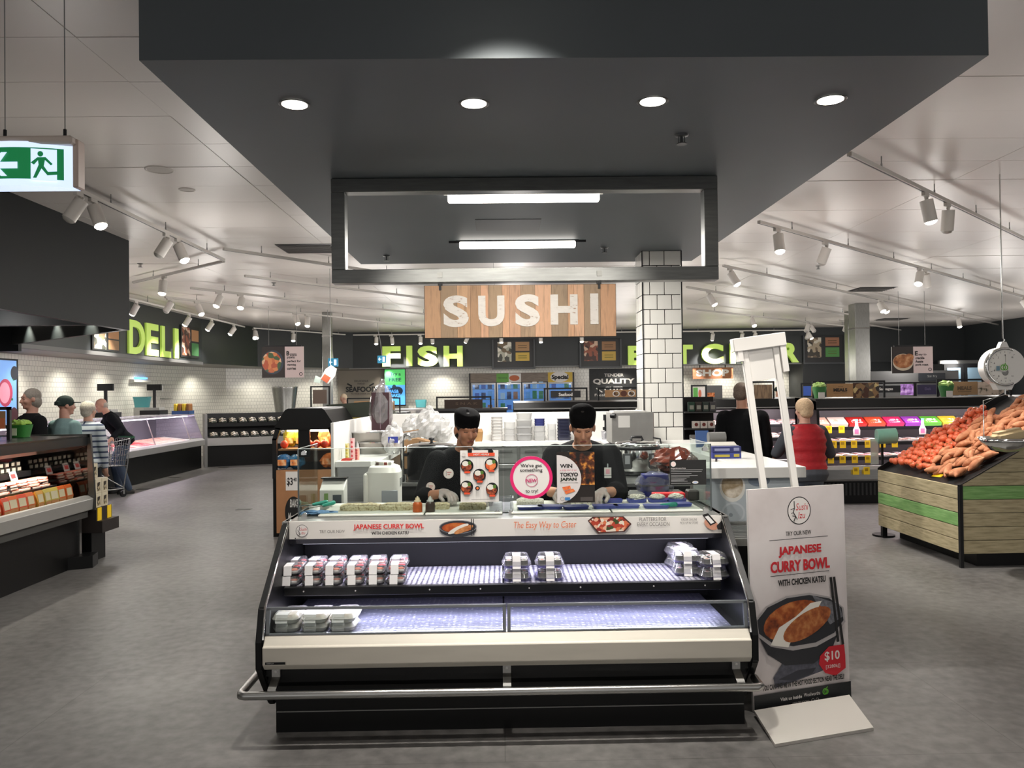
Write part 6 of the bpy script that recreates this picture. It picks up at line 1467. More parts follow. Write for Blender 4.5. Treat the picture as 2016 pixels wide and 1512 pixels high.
obj('bowl_wire', MB().tube([(p.x-.2, SY, bz+.03), (p.x-.2, SY, p.z-rs*1.75), (p.x, SY, p.z-rs*1.45), (p.x+.2, SY, p.z-rs*1.75), (p.x+.2, SY, bz+.03)], .004, 6).tube([(p.x, SY, p.z-rs*1.18), (p.x, SY, p.z-rs*1.45)], .008, 6), CHROME, t); obj('bowl', MB().lathe([(.02, -.1), (.12, -.085), (.19, -.03), (.215, .03), (.222, .032), (.2, -.02), (.12, -.075), (.02, -.09)], (p.x, SY, bz), 28, caps=False), CHROME, t)
p = thing('chopping_block', 'pale rounded block lying in the steel scale bowl', 'block', (p.x+.03, SY, bz-.02)); obj('block', MB().box(-.14, .14, -.07, .07, 0, .12, T=rotm('Y', -.2)), M('#c9b48c', .6), p, bev=.03, seg=3)
dup(tr, (2.35, 8.95, 0), PI-.3, 'wire shopping trolley between the black jacket man and the red vest woman')

# dark shelf of goods just right of the pillar, and the islands that carry the far sign frames
a = atY(1346, 870, 9.6); b = atY(1412, 870, 9.6)
t = thing('goods_stand', 'dark stand of small packets just right of the tiled pillar', 'stand', ((a.x+b.x)/2, 9.6, 0), world=True)
obj('back', MB().box(a.x, b.x, 9.75, 9.8, 0, 1.6), BLACKM, t); obj('base', MB().box(a.x, b.x, 9.3, 9.75, 0, .75), BLACKM, t)
for z in (1.0, 1.22, 1.42): obj('shelf', MB().box(a.x, b.x, 9.5, 9.75, z-.015, z), M('#3a3b3b', .5), t)
for k in range(3):
    p = atY(1371+15*k, 840, 9.55); q = thing('coffee_box', 'small white box with dark round print on the goods stand, %s of three' % ('left', 'middle', 'right')[k], 'box', (p.x, 9.55, 1.22)); obj('carton', MB().box(-.042, .042, 0, .06, 0, .085), M('#cfc8c0', .5), q, bev=.002); obj('print', MB().cyl((0, 0, .045), (0, -.002, .045), .022, n=14), M('#6a3028', .5), q)
for k in range(4):
    p = atY(1362+14*k, 820, 9.55); q = thing('dark_packet', 'dark green packet on the top of the goods stand, %s from the pillar' % ORD[k], 'packet', (p.x, 9.55, 1.42)); obj('packet', MB().box(-.04, .04, 0, .05, 0, .12), M(('#1d3a2c', '#2a2420', '#23302a', '#3a3a3c')[k], .5), q, bev=.006); obj('label', MB().box(-.025, .025, -.002, 0, .03, .08), M('#8a8a80', .5), q)
for k in range(3):
    p = atY(1366+16*k, 850, 9.55); q = thing('yellow_packet', 'yellow and grey packet on the low shelf of the goods stand, %s from the pillar' % ORD[k], 'packet', (p.x, 9.55, 1.0)); obj('packet', MB().box(-.045, .045, 0, .05, 0, .14), M(('#8a8a88', '#b8a030', '#c8b040')[k], .5), q, bev=.006); obj('label', MB().box(-.025, .025, -.002, 0, .04, .09), M('#d0d0c8', .5), q)
def island(label, x0, x1, y0, y1, z):
    t = thing('goods_island', label, 'island', ((x0+x1)/2, (y0+y1)/2, 0), world=True); obj('body', MB().box(x0, x1, y0, y1, 0, z-.04), BLACKM, t); obj('top', MB().box(x0-.02, x1+.02, y0-.02, y1+.02, z-.04, z), M('#3a3a3c', .4), t)
island('black chilled island behind the long meat fridge', 4.9, 8.8, 13.55, 14.5, 1.4)

for i, (px, py, lab) in enumerate(((480, 1003, 'nearest the sushi kitchen'), (344, 940, 'middle one beside the deli counter'), (282, 963, 'beside the trolley'), (440, 920, 'farthest, by the corner counter'))):
    p = atZ(px, py, 0); t = tag(obj('floor_shadow', MB().box(-.11, .11, -.06, .06, 0, .004), M('#33322f', .5), bev=.002), 'dark shadow patch painted on the aisle floor, %s' % lab, 'floor shadow', 'painted shadows in the left aisle'); t.location = p  # thin dark slabs standing in for oval shadows on the floor
# ================================================================ LEFT: CHEESE CABINET
t = thing('cheese_cabinet', 'long low glass fronted chilled cabinet at the left edge', 'cabinet', (-4.7, 5.5, 0), world=True)
CY0, CY1 = 3.0, 8.05
obj('base', MB().box(-5.6, -4.24, CY0, 7.95, 0, .47), BLACKM, t); obj('end_trim', MB().box(-4.3, -4.22, 7.93, 7.97, .1, .48), STEEL, t); obj('foot_block', MB().prism([(-4.24, 7.75), (-4.05, 7.85), (-4.1, 8.05), (-4.24, 8.05)], 'z', 0, .12), BLACKM, t)
obj('under_tray', MB().box(-5.6, -4.2, CY0, CY1, .47, .54), M('#4a4a48', .5), t); obj('bumper', MB().prism([(-4.2, .55), (-4.15, .55), (-4.14, .66), (-4.19, .69), (-4.24, .69), (-4.24, .55)], 'y', CY0, CY1), M('#a9a8a4', .35, .4), t, bev=.003)
obj('deck', MB().box(-5.5, -4.22, CY0, CY1, .64, .665), M('#4a4846', .4), t)
for x, z in ((-4.52, .80), (-4.78, .95)): obj('step_shelf', MB().box(-5.5, x, CY0, CY1, z-.015, z).box(x, x+.012, CY0, CY1, z-.05, z+.004, BLACK), M('#3c3a38', .4), t)
obj('back_panel', MB().box(-5.52, -5.48, CY0, CY1, .66, 1.24), M('#4a3a36', .4), t)
obj('canopy', MB().prism([(-4.3, 1.16), (-4.2, 1.2), (-4.2, 1.285), (-5.55, 1.285), (-5.55, 1.2), (-4.5, 1.2)], 'y', CY0, CY1), M('#222426', .3), t); obj('canopy_top', MB().box(-5.56, -4.19, CY0, CY1, 1.285, 1.30), M('#202224', .25), t)
g = obj('front_glass', MB().add([(-4.2, CY0, .685), (-4.2, CY1, .685), (-4.2, CY1, 1.20), (-4.2, CY0, 1.20)], [(0, 1, 2, 3)]), GLASS, t)
e_ = [(-4.2, .55), (-4.14, .66), (-4.2, .70), (-4.2, 1.30), (-5.56, 1.30), (-5.56, .55)]
obj('end_glass', MB().prism(e_, 'y', CY1, CY1+.008), glass_mat('#7a6a62', .06, .03), t); obj('end_frame', MB().box(-5.56, -4.18, CY1, CY1+.03, 1.28, 1.31).prism([(-4.2, .54), (-4.13, .54), (-4.13, .68), (-4.17, 1.31), (-4.21, 1.31), (-4.19, .68)], 'y', CY1-.0, CY1+.03), M('#5c5c5a', .3, .7), t)  # brown tint stands in for dark reflections in the end glass
obj('light_tube', MB().box(-4.62, -4.6, CY0, CY1, 1.17, 1.185), EM((1, .9, .8), 8), t)
area((-4.5, 5.5, 1.16), 5.0, .04, 60, (1, .9, .8), (-.25, 0, -1), 130)
po = thing('food_pouch', 'x', 'food pouch', group='food pouches at the front of the cheese cabinet')
mb = MB(); mb.rings([[Vector((x, y, z)) for x, y in ((a, -w), (-a, -w), (-a, w), (a, w))] for a, w, z in ((.03, .06, 0), (.035, .062, .04), (.02, .06, .12), (.003, .06, .15))], None, False)
obj('bag', mb, M('#d8662e', .35), po); obj('label', MB().add([(.0355, -.045, .045), (.0355, .045, .045), (.0215, .045, .118), (.0215, -.045, .118)], [(0, 1, 2, 3)]).box(.032, .037, -.05, .05, .005, .035, M('#c98a5a', .4)), M('#e8d8b8', .5), po)
pvar = [M('#d8662e', .35), M('#c9b45a', .35), M('#d84a2a', .35), M('#d89a3a', .35), M('#8a9a4a', .35), M('#3a6a9a', .35)]; pm_ = []
for m in pvar[1:]:
    q = po.children[0].data.copy(); q.materials[0] = m; pm_.append(q)
rg = random.Random(4); f2 = True; colnm = ['orange', 'mustard', 'red', 'amber', 'olive', 'blue']
for i in range(24):
    y = 7.93-.128*i
    k = (0, 0, 1, 1, 3, 0, 2, 0, 2, 2, 1, 4, 1, 2, 1, 4, 5, 1, 5, 2, 1, 0, 2, 1)[i]
    lab = '%s standing food pouch in the front row of the cheese cabinet' % colnm[k]
    loc = (-4.34+rg.uniform(-.01, .01), y, .667)
    if f2: po.location = loc; po['label'] = lab; o = po; f2 = False
    else: o = dup(po, loc, rg.uniform(-.15, .15), lab)
    if k: [c for c in o.children if c.name.startswith('bag')][0].data = pm_[k-1]
def rowpack(name, label, dims, cols, x, z, y0, n, pitch, layers, group, lay=.0, cat='pack'):
    a, b, c = dims
    pr = None
    for L in range(layers):
        for i in range(n):
            loc = (x-.01*L, y0-pitch*i, z+L*(c+.002)+lay)
            if pr is None:
                pr = thing(name, label, cat, loc, 0, group); mb = MB().box(-a/2, a/2, -b/2, b/2, 0, c); obj('pack', mb, cols[0], pr, bev=.004); obj('label', MB().box(a/2, a/2+.002, -b*.35, b*.35, c*.2, c*.85), cols[1], pr)
                vs = []
                for m in cols[2:]:
                    q = pr.children[0].data.copy(); q.materials[0] = m; vs.append(q)
            else:
                o = dup(pr, loc, rg.uniform(-.08, .08))
                if vs and rg.random() < .6: [ch for ch in o.children if ch.name.startswith('pack')][0].data = rg.choice(vs)
rowpack('sliced_meat_pack', 'pink pack in the stacked middle row of the cheese cabinet', (.1, .15, .022), [ramp_mat('voro', 60, ((0, '#d87a62'), (.4, '#e8c0b0'), (.7, '#c85a48')), .4), M('#e8dcd0', .5), M('#c86a4a', .4), M('#d8a08a', .4)], -4.58, .802, 7.9, 18, .165, 4, 'stacked pink packs in the cheese cabinet')
rowpack('dip_tub', 'small dark tub with pale label on the top step of the cheese cabinet', (.07, .075, .05), [M('#3a3632', .4), M('#cfc8b8', .5), M('#57604c', .4), M('#8a8478', .4)], -4.86, .952, 7.95, 28, .09, 2, 'dip tubs on the top step')
for i, (y, c, lab) in enumerate(((5.72, '#e0e0de', 'white and red'), (6.35, '#e8c020', 'yellow'), (6.5, '#e8c020', 'yellow'), (6.65, '#e8c020', 'yellow'), (6.8, '#c9a020', 'yellow'), (7.2, '#e8e6e4', 'white and red'), (7.42, '#e8e6e4', 'white and red'), (7.75, '#e8e6e4', 'white and red'))):
    t2 = thing('shelf_ticket', '%s ticket on the cheese cabinet step, %s from the far end' % (lab, ORD[7-i]), 'price ticket', (-4.765, y, .93), 0, 'tickets on the cheese cabinet step shelf'); T = rotm('Y', -.3)
    obj('card', MB().box(0, .003, -.055, .055, -.05, .04, T=T), M(c, .5), t2); obj('print', MB().box(.003, .004, -.04, .03, -.03, .015, T=T), M('#c83a3a' if 'red' in lab else '#5a4a10', .5), t2)
# cracker boxes at the cabinet end
t = thing('end_shelf', 'black end shelf with yellow tickets holding cracker boxes beyond the cheese cabinet', 'shelf', (-4.3, 8.4, 0), world=True)
obj('plinth', MB().box(-4.75, -4.2, 8.12, 8.4, 0, .3), BLACKM, t); obj('shelf', MB().box(-4.8, -4.14, 8.1, 8.42, .42, .55), M('#2a2422', .5), t); obj('lower_ledge', MB().box(-4.8, -4.08, 8.1, 8.45, .3, .42), M('#2a2422', .5), t)
for y in (8.16, 8.36): obj('ticket', MB().box(-4.14, -4.135, y-.04, y+.04, .42, .55), TK, t)
bx = thing('cracker_box', 'cream cracker box stacked on the end shelf beyond the cheese cabinet', 'box', (-4.1, 8.2, .552), 0, 'cracker boxes on the end shelf')
obj('carton', MB().box(-.05, .05, -.06, .06, 0, .145), M('#cfc6ae', .5), bx, bev=.002); obj('print', MB().box(.05, .051, -.03, .03, .02, .11).box(-.03, .03, -.061, -.06, .02, .11), ramp_mat('voro', 50, ((0, '#2a2622'), (.4, '#b9ae92'), (.7, '#8a7a58')), .5), bx)
for c in range(3):
    for r_ in range(2):
        for L in range((4, 3, 2)[c] if c < 3 else 1):
            if c == 0 and r_ == 0 and L == 0: bx.location = (-4.41, 8.17, .552); continue
            dup(bx, (-4.41+.105*c, 8.17+.13*r_, .552+.147*L), 0)
# small promo things on top of the cabinet at the left edge
t = thing('herb_tub', 'green and white herb tub on the cheese cabinet at the left edge', 'tub', (atY(38, 830, 7.8).x, 7.8, 1.302)); mb = MB(); frus(mb, .15, .15, .2, .19, 0, .12); obj('tub', mb, M('#2f7a30', .5), t); obj('herbs', blob((.1, .09, .04), 2, .5, 14, 8, 5, c=(0, 0, .13)), M('#9fc858', .6, var=.3, scale=60), t); obj('label', MB().box(-.03, .03, -.1, -.092, .02, .09), M('#cfe0c0', .5), t)
a = atY(-30, 800, 7.4); b = atY(19, 800, 7.4)
t = thing('board_stand', 'black sign frame with brown board on the cheese cabinet at the left edge', 'sign frame', ((a.x+b.x)/2, 7.4, 1.3), world=True); z1 = atY(0, 801, 7.4).z
obj('post', MB().box(b.x-.03, b.x, 7.4, 7.43, 1.3, z1), BLACK, t); obj('rail', MB().box(a.x-.3, b.x, 7.4, 7.43, z1-.03, z1), BLACK, t); obj('sign_sheet', MB().box(a.x-.3, b.x-.05, 7.41, 7.42, 1.4, z1-.04), KRAFT, t); obj('picture', MB().box(b.x-.13, b.x-.05, 7.405, 7.41, 1.4, 1.5), M('#d8784a', .5), t)
# ================================================================ DELI COUNTER
t = thing('deli_counter', 'long glass deli service counter full of meat along the left', 'counter', (-7.4, 15.6, 0), world=True); DY0, DY1 = 10.8, 18.6
obj('base', MB().box(-8.2, -7.05, DY0, DY1, 0, .52), BLACKM, t); obj('bumper', MB().prism([(-7.05, .52), (-6.96, .54), (-6.96, .66), (-7.02, .70), (-7.1, .70), (-7.1, .52)], 'y', DY0, DY1), M('#a9a9a8', .35, .4), t); obj('deck', MB().box(-8.1, -7.05, DY0, DY1, .62, .68), M('#c8c0c4', .4), t); obj('back', MB().box(-8.2, -8.1, DY0, DY1, .52, 1.2), M('#55525a', .4), t)
obj('front_glass', MB().add([(-7.02, DY0, .70), (-7.02, DY1, .70), (-7.22, DY1, 1.25), (-7.22, DY0, 1.25)], [(0, 1, 2, 3)]), GLASS, t); obj('top', MB().box(-8.0, -7.2, DY0, DY1, 1.25, 1.275), glass_mat('#e8e4f0', .12, .05, .15), t)
obj('end_glass', MB().prism([(-7.02, .70), (-7.22, 1.25), (-8.1, 1.25), (-8.1, .68)], 'y', DY1, DY1+.01), glass_mat('#d8d0e8', .08, .05, .1), t)
for y in (12.6, 14.4, 16.2, 18.0): obj('divider', MB().add([(-7.06, y, .70), (-7.24, y, 1.23), (-7.26, y, 1.23), (-7.09, y, .70)], [(0, 1, 2, 3)]), STEEL, t)
obj('light_tube', MB().box(-7.4, -7.37, DY0, DY1, 1.21, 1.23), EM((.95, .8, 1), 7), t)
for yy in (13, 16.7): area((-7.42, yy, 1.2), 3.6, .04, 34, (1, .84, .95), (-.05, 0, -1))
dt_ = thing('deli_tray', 'x', 'deli tray'); mb = MB(); mb.box(-.35, .35, -.13, .13, 0, .03); obj('tray', mb, OFFW, dt_); obj('meat', blob((.33, .12, .1), 4, .5, 20, 9, 4, c=(0, 0, .07)), ramp_mat('noise', 12, ((.35, '#a8384a'), (.5, '#d87a8a'), (.65, '#ecc8c8')), .4), dt_)
dm = [ramp_mat('noise', 12, ((.35, '#c8222e'), (.55, '#e0505a'), (.7, '#f0d0d0')), .4), ramp_mat('noise', 12, ((.35, '#c89080'), (.55, '#e8b8a8'), (.7, '#f0dcd0')), .4)]; dv = []
for m in dm:
    q = dt_.children[1].data.copy(); q.materials[0] = m; dv.append(q)
for i in range(24):
    y = 18.3-.3*i; k = (2, 0, 2, 0, 2, 0, 1, 1, 0, 1, 2, 1, 0, 2, 1, 0, 2, 1, 0, 2, 1, 0, 2, 1)[i]; lab = '%s meat tray in the deli counter, %s' % (('pink', 'bright red', 'pale')[k], '%s from the corner' % ORD[i] if i < 15 else 'near the front end')
    o = dt_ if i == 0 else dup(dt_, (0, 0, 0), 0)
    o.location = (-7.5, y, .682); o['label'] = lab; o.rotation_euler = (0, .12, 0); o['group'] = 'meat trays in the deli counter'
    if k: [c for c in o.children if c.name.startswith('meat')][0].data = dv[k-1]
for i, (px, Y) in enumerate(((208, 16.2), (304, 18.2))):
    p = atY(px, 770, Y); q = atY(px, 763, Y); t = thing('scale_display', 'black customer display on a pole over the deli counter, %s of two' % ('left', 'right')[i], 'display', (p.x, Y, 1.275)); obj('pole', MB().cyl((0, 0, 0), (0, 0, q.z-1.3), .035, n=10), BLACK, t); obj('screen', MB().box(-.16, .16, -.03, .03, q.z-1.34, q.z-1.2), BLACK, t); obj('scale_body', MB().box(-.25, .2, -.2, .25, 0, .1).box(-.2, .15, -.1, .2, .1, .16, GREY), BLACK, t)
t = thing('snack_box', 'small box of yellow snack bags at the corner of the deli counter', 'box', (-7.35, 18.3, 1.275)); obj('tray', MB().box(-.2, .2, -.15, .15, 0, .08), M('#2a4a7a', .5), t)
for k in range(4): obj('bag', MB().box(-.18+.095*k, -.1+.095*k, -.1, .1, .04, .24), (M('#d8b830', .4), M('#8a5a2a', .4))[k % 2], t, bev=.015)
# corner veg / prepacked counter
A_ = Vector((-7.0, 18.85, 0)); B_ = Vector((-3.4, 20.4, 0)); L = (B_-A_).length
t = thing('corner_counter', 'dark two tier chilled counter turning the corner left of the fish letters', 'counter', A_, math.atan2(B_.y-A_.y, B_.x-A_.x))
obj('base', MB().box(0, L, 0, .9, 0, .5), BLACKM, t); obj('bumper', MB().box(0, L, -.06, 0, .5, .68), M('#b4b3b0', .35, .4), t); obj('deck', MB().box(0, L, 0, .9, .6, .68), M('#8a8886', .4), t); obj('upper_shelf', MB().box(0, L, .42, .9, .96, 1.0).box(0, L, .40, .42, .93, 1.02, BLACK), M('#2a2a2c', .4), t); obj('back', MB().box(0, L, .86, .9, .5, 1.25), M('#222426', .5), t); obj('end_post', MB().box(-.06, 0, -.06, .9, 0, 1.25), M('#8a8a88', .4, .5), t)
mroot = t.location; ang = t.rotation_euler.z
def onc(x, y, z): return (rotm('Z', ang) @ Vector((x, y, z)))+Vector(mroot)
pk = thing('seafood_pack', 'x', 'pack', group='packs on the corner counter'); obj('tray', MB().box(-.1, .1, -.08, .08, 0, .05), M('#1f2420', .4), pk, bev=.006); obj('contents', blob((.09, .07, .03), 6, .4, 12, 6, 4, c=(0, 0, .06)), ramp_mat('voro', 40, ((0, '#17181a'), (.4, '#c8b8a0'), (.6, '#3a4a34'), (.8, '#e0d8d0')), .4), pk)
f3 = True
for lv, (y, z, nm) in enumerate(((.1, .69, 'lower front'), (.28, .72, 'lower rear'), (.55, 1.01, 'upper front'), (.72, 1.05, 'upper rear'))):
    for i in range(16):
        loc = onc(.15+.235*i, y, z); lab = 'dark seafood tray on the corner counter, %s row, %s from the left' % (nm, ORD[min(i, 14)])
        if f3: pk.location = loc; pk.rotation_euler = (.2, 0, ang); pk['label'] = lab; f3 = False
        else: o = dup(pk, loc, ang, lab); o.rotation_euler = (.25, 0, ang+rg.uniform(-.1, .1))
# ================================================================ MIDDLE GONDOLA (sandwich case)
GYm = 9.4; a = atY(536, 900, GYm); b = atY(662, 900, GYm); gx0, gx1 = a.x, b.x; gw = gx1-gx0; gz = atY(600, 804, GYm).z
t = thing('end_cap_case', 'black framed chilled end case with cardboard front and glowing orange inside', 'display case', ((gx0+gx1)/2, GYm, 0), world=True)
fz = atY(600, 925, GYm).z; mz = atY(600, 846, GYm).z
obj('carton_front', MB().box(gx0+.05, gx1, GYm-.02, GYm+.02, .05, fz), M('#a4744e', .7, var=.05), t); obj('body', MB().box(gx0, gx1, GYm+.02, GYm+1.2, 0, fz), BLACKM, t); obj('roof', MB().prism([(gx0+.02, mz+.02), (gx0+.2*gw, gz-.02), (gx0+.25*gw, gz), (gx1-.22*gw, gz), (gx1-.18*gw, gz-.02), (gx1-.0, mz+.02), (gx1-.1, mz), (gx0+.1, mz)], 'y', GYm, GYm+1.3), BLACKM, t)
fm = MB()
for s_ in (gx0, gx1-.05): fm.box(s_, s_+.05, GYm, GYm+.05, fz-.1, mz-.1); fm.box(s_, s_+.05, GYm+1.2, GYm+1.25, fz-.1, mz)
fm.prism([(gx0, mz-.12), (gx0+.05, mz-.12), (gx0+.1, mz+.02), (gx0+.04, mz+.03)], 'y', GYm, GYm+.05).prism([(gx1, mz-.12), (gx1-.05, mz-.12), (gx1-.1, mz+.02), (gx1-.04, mz+.03)], 'y', GYm, GYm+.05); obj('frame', fm, BLACK, t)
obj('centre_panel', MB().box(gx0+.4*gw, gx0+.58*gw, GYm+.02, GYm+.06, fz+.15, mz), BLACKM, t)
obj('back', MB().box(gx0+.05, gx1-.05, GYm+1.15, GYm+1.2, fz, mz), M('#6a4a34', .5), t)
obj('shelf', MB().box(gx0+.03, gx1-.05, GYm+.15, GYm+1.15, fz+.22, fz+.24), M('#8a6a48', .5), t)
P = Print(frame((gx0, GYm, fz+.05), (1, 0, 0), (0, 0, 1)), (536, 804, 662, 846), (gw, gz-fz-.05))
area(((gx0+gx1)/2, GYm+.4, mz-.03), .6, .3, 8, (1, .75, .5), (0, 0, -1))
obj('light_tube', MB().box(gx0+.12, gx1-.12, GYm+.2, GYm+.23, mz-.03, mz-.01), EM((1, .85, .6), 6), t)
P = Print(frame((gx0+.05, GYm-.02, .05), (1, 0, 0), (0, 0, 1)), (543, 925, 662, 1018), (gw-.05, fz-.05))
P.rect(562, 927, 586, 955, PRINTW).text('$3', 564, 936, 576, 949, KP, bold=.03).text('40', 577, 936, 584, 942, KP, bold=.03).ell(577, 987, 17, 23, PRINTK, 30).text('BAKED', 570, 968, 592, 980, OFFW, bold=.02, shear=.1).text('Moments', 566, 988, 592, 1002, OFFW, bold=.02, shear=.2); P.done(t)
orm = ramp_mat('noise', 14, ((.35, '#a84a1c'), (.5, '#e08a4a'), (.65, '#f0c89a')), .5); rp = random.Random(8)
for i, (u, y, z, c, lab) in enumerate(((.12, .5, fz+.24, '#c9b83a', 'yellow bread bag on the left of the end case shelf'), (.32, .45, fz+.24, '#8aa03a', 'green and yellow bag on the end case shelf'), (.7, .5, fz+.24, '#e07a4a', 'orange bread bag right of the black panel in the end case'), (.88, .5, fz+.24, '#d86a3a', 'orange bread bag at the right of the end case shelf'), (.14, .12, fz, '#2c5f8a', 'blue bread pack at the front left of the end case'), (.34, .12, fz, '#2c6a90', 'second blue bread pack at the front of the end case'), (.82, .2, fz, '#e8823a', 'glowing orange loaf bag at the front right of the end case'))):
    q = thing('bread_bag', lab, 'bread bag', (gx0+gw*u, GYm+y, z+.001)); obj('bag', blob((.1, .09, .09 if i > 3 else .13), i, .25, 14, 8, 2.5, c=(0, 0, .09 if i > 3 else .13)), M(c, .35, var=.3, scale=20), q); obj('label', MB().box(-.05, .05, -.1, -.085, .05, .12), orm, q)
for i, u in enumerate((.1, .5, .62, .74)):
    q = thing('red_fruit', 'red orange round item %s in the end case' % ('at the far left', 'behind the black panel', 'right of the black panel', 'second right of the black panel')[i], 'fruit', (gx0+gw*u, GYm+.25, fz+.24)); obj('fruit', MB().ball((0, 0, .05), .05, 12, 8), M('#d8452a', .35, var=.2), q); obj('stalk', MB().cyl((0, 0, .09), (0, 0, .11), .006, n=6), GRN, q)
t = thing('side_canopy_case', 'case with sloping green canopy and orange goods behind the kiosk partition', 'display case', (gx1+.3, GYm+1.6, 0), world=True); x0 = gx1-.35
obj('body', MB().box(x0+.1, x0+.95, GYm+1.5, GYm+2.6, 0, .95), BLACKM, t); obj('canopy', MB().prism([(x0-.1, gz+.02), (x0+.55, gz+.06), (x0+.75, gz-.16), (x0+.15, gz-.14)], 'y', GYm+1.45, GYm+2.6), M('#3e463a', .5), t); obj('header', MB().prism([(x0+.15, gz-.15), (x0+.75, gz-.17), (x0+.77, gz-.24), (x0+.22, gz-.22)], 'y', GYm+1.44, GYm+1.5), M('#b8a85a', .5), t); obj('post', MB().box(x0+.1, x0+.14, GYm+1.5, GYm+1.54, .95, gz-.1).box(x0+.9, x0+.94, GYm+1.5, GYm+1.54, .95, gz-.1), BLACK, t)
for k in range(4):
    q = thing('orange_bag', 'orange bread bag in the green canopy case behind the partition, %s' % ORD[k], 'bread bag', (x0+.22+.18*k, GYm+1.7, .951)); obj('bag', blob((.09, .1, .16), k+9, .25, 12, 8, 2.5, c=(0, 0, .16)), orm, q); obj('tie', MB().ball((0, 0, .31), .02, 8, 5), OFFW, q)
# ================================================================ BACK WALL
YB_ = 24.42
LM = M('#d2f27a', .4, em='#b4e23c', es=.12); LW = M('#d5eaa8', .4)  # letters are no lamps; slight glow imitates the bright spotlight wash
def letters(word, boxes, Y, label):
    a = atY(boxes[0][0], 722, Y); t = thing('wall_letters', label, 'lettering', (a.x, Y, 2.53), world=True)
    for ch, b in zip(word, boxes):
        if not b: continue
        p = atY(b[0], b[3], Y); q = atY(b[2], b[1], Y); T = frame((p.x, Y, p.z), (1, 0, 0), (0, 0, 1)); mb = MB(); put_text(mb, ch, (0, 0, q.x-p.x, q.z-p.z), T, LM, 0, bold=.05, depth=.12, res=4)
        o = obj('letter', mb, LM, t)
        for k in range(0): pass
    return t
letters('FISH', [(754, 682, 789, 722), (801, 681, 812, 721), (823, 681, 862, 722), (874, 681, 911, 722)], 24.3, 'large lime green FISH letters standing on the back fascia')
letters('BUTCHER', [(1236, 681, 1268, 719), (1282, 681, 1316, 719), (1328, 679, 1362, 717), (1380, 677, 1422, 717), (1436, 676, 1470, 716), (1483, 676, 1510, 716), (1538, 675, 1570, 714)], 24.3, 'large lime green BUTCHER letters on the back fascia, partly behind the pillar')
t = thing('wall_letters', 'large lime green DELI letters standing along the left fascia', 'lettering', (-7.4, 17, 2.53), world=True)
for ch, x0, x1 in (('D', 257, 288), ('E', 291, 315), ('L', 321, 339), ('I', 346, 354)):
    y0 = 7.42*1550/(989-x0); y1 = 7.42*1550/(989-x1); T = frame((-7.42, y0, 2.55), (0, 1, 0), (0, 0, 1)); mb = MB(); put_text(mb, ch, (0, 0, y1-y0, .68), T, LM, 0, bold=.03, depth=.06, res=4); obj('letter', mb, LM, t)
# menu boards
FD = [ramp_mat('voro', 9, ((0, '#3a3c34'), (.25, '#a8a898'), (.5, '#6a5a44'), (.75, '#d8d4c8')), .5), ramp_mat('voro', 9, ((0, '#3a2018'), (.3, '#8a4a34'), (.6, '#5a3428'), (.8, '#c8a890')), .5), ramp_mat('voro', 9, ((0, '#3a342c'), (.3, '#a89880'), (.6, '#6a5a48'), (.8, '#d0c8b8')), .5)]
def menu(px, Y, pic, top, bot, label, fd):
    a = atY(px[0], px[3], Y); b = atY(px[2], px[1], Y); t = thing('menu_board', label, 'menu board', ((a.x+b.x)/2, Y, a.z), world=True)
    obj('board', MB().box(a.x, b.x, Y, Y+.1, a.z, b.z), M('#17181a', .5), t); th = .05
    fm = MB(); fm.box(a.x-th, b.x+th, Y-.04, Y+.1, a.z-th, a.z).box(a.x-th, a.x, Y-.04, Y+.1, a.z, b.z).box(b.x, b.x+th, Y-.04, Y+.1, a.z, b.z); obj('frame', fm, M('#3e4144', .5), t)
    P = Print(frame((a.x, Y, a.z), (1, 0, 0), (0, 0, 1)), px, (b.x-a.x, b.z-a.z)); P.rect(*pic, fd); P.rect(*top[0], M(top[1], .6)); P.rect(*bot[0], M(bot[1], .6))
    for i, (r_, c) in enumerate((top, bot)):
        for k in range(2): P.line(r_[0]+5, r_[1]+(r_[3]-r_[1])*(.4+.25*k), r_[2]-5, r_[1]+(r_[3]-r_[1])*(.4+.25*k), 1.2, M('#4a3a24' if i == 0 else '#5a5a24', .6))
    P.done(t)
menu((972, 668, 1050, 724), 24.35, (980, 673, 1007, 712), ((1015, 673, 1042, 691), '#a47f58'), ((1015, 694, 1042, 711), '#c0a24a'), 'dark menu board with food picture left of centre on the back fascia', FD[0])
menu((1144, 667, 1220, 722), 24.35, (1150, 671, 1177, 711), ((1185, 672, 1212, 689), '#8f6a4a'), ((1185, 692, 1212, 710), '#b89a48'), 'dark menu board with meat picture just left of the pillar', FD[1])
menu((1584, 660, 1660, 714), 24.35, (1590, 664, 1617, 704), ((1625, 664, 1652, 681), '#9a6a50'), ((1625, 684, 1652, 703), '#4f8a48'), 'dark menu board with green panel right of the butcher letters', FD[2])
# deli boards, on the side fascia
for i, (x0, x1, zs, lab) in enumerate(((361, 397, (2.6, 3.35), 'dark menu board with red brown picture beside the last deli letter'), (188, 242, (2.55, 3.0), 'dark menu board partly hidden by the left bulkhead before the deli letters'))):
    y0 = 7.4*1550/(989-x0); y1 = 7.4*1550/(989-x1); t = thing('menu_board', lab, 'menu board', (-7.4, y0, zs[0]), world=True); obj('board', MB().box(-7.40, -7.37, y0, y1, zs[0], zs[1]), M('#141516', .5), t)
    P = Print(frame((-7.37, y0, zs[0]), (0, 1, 0), (0, 0, 1)), (0, 0, 100, 100), (y1-y0, zs[1]-zs[0])); P.rect(6, 6, 48, 94, (FD[1], FD[0])[i]).rect(56, 10, 95, 46, M('#a4764e', .6)).rect(56, 52, 95, 92, M('#3f7a44', .6) if i == 0 else M('#8a6a4a', .6)); P.done(t)
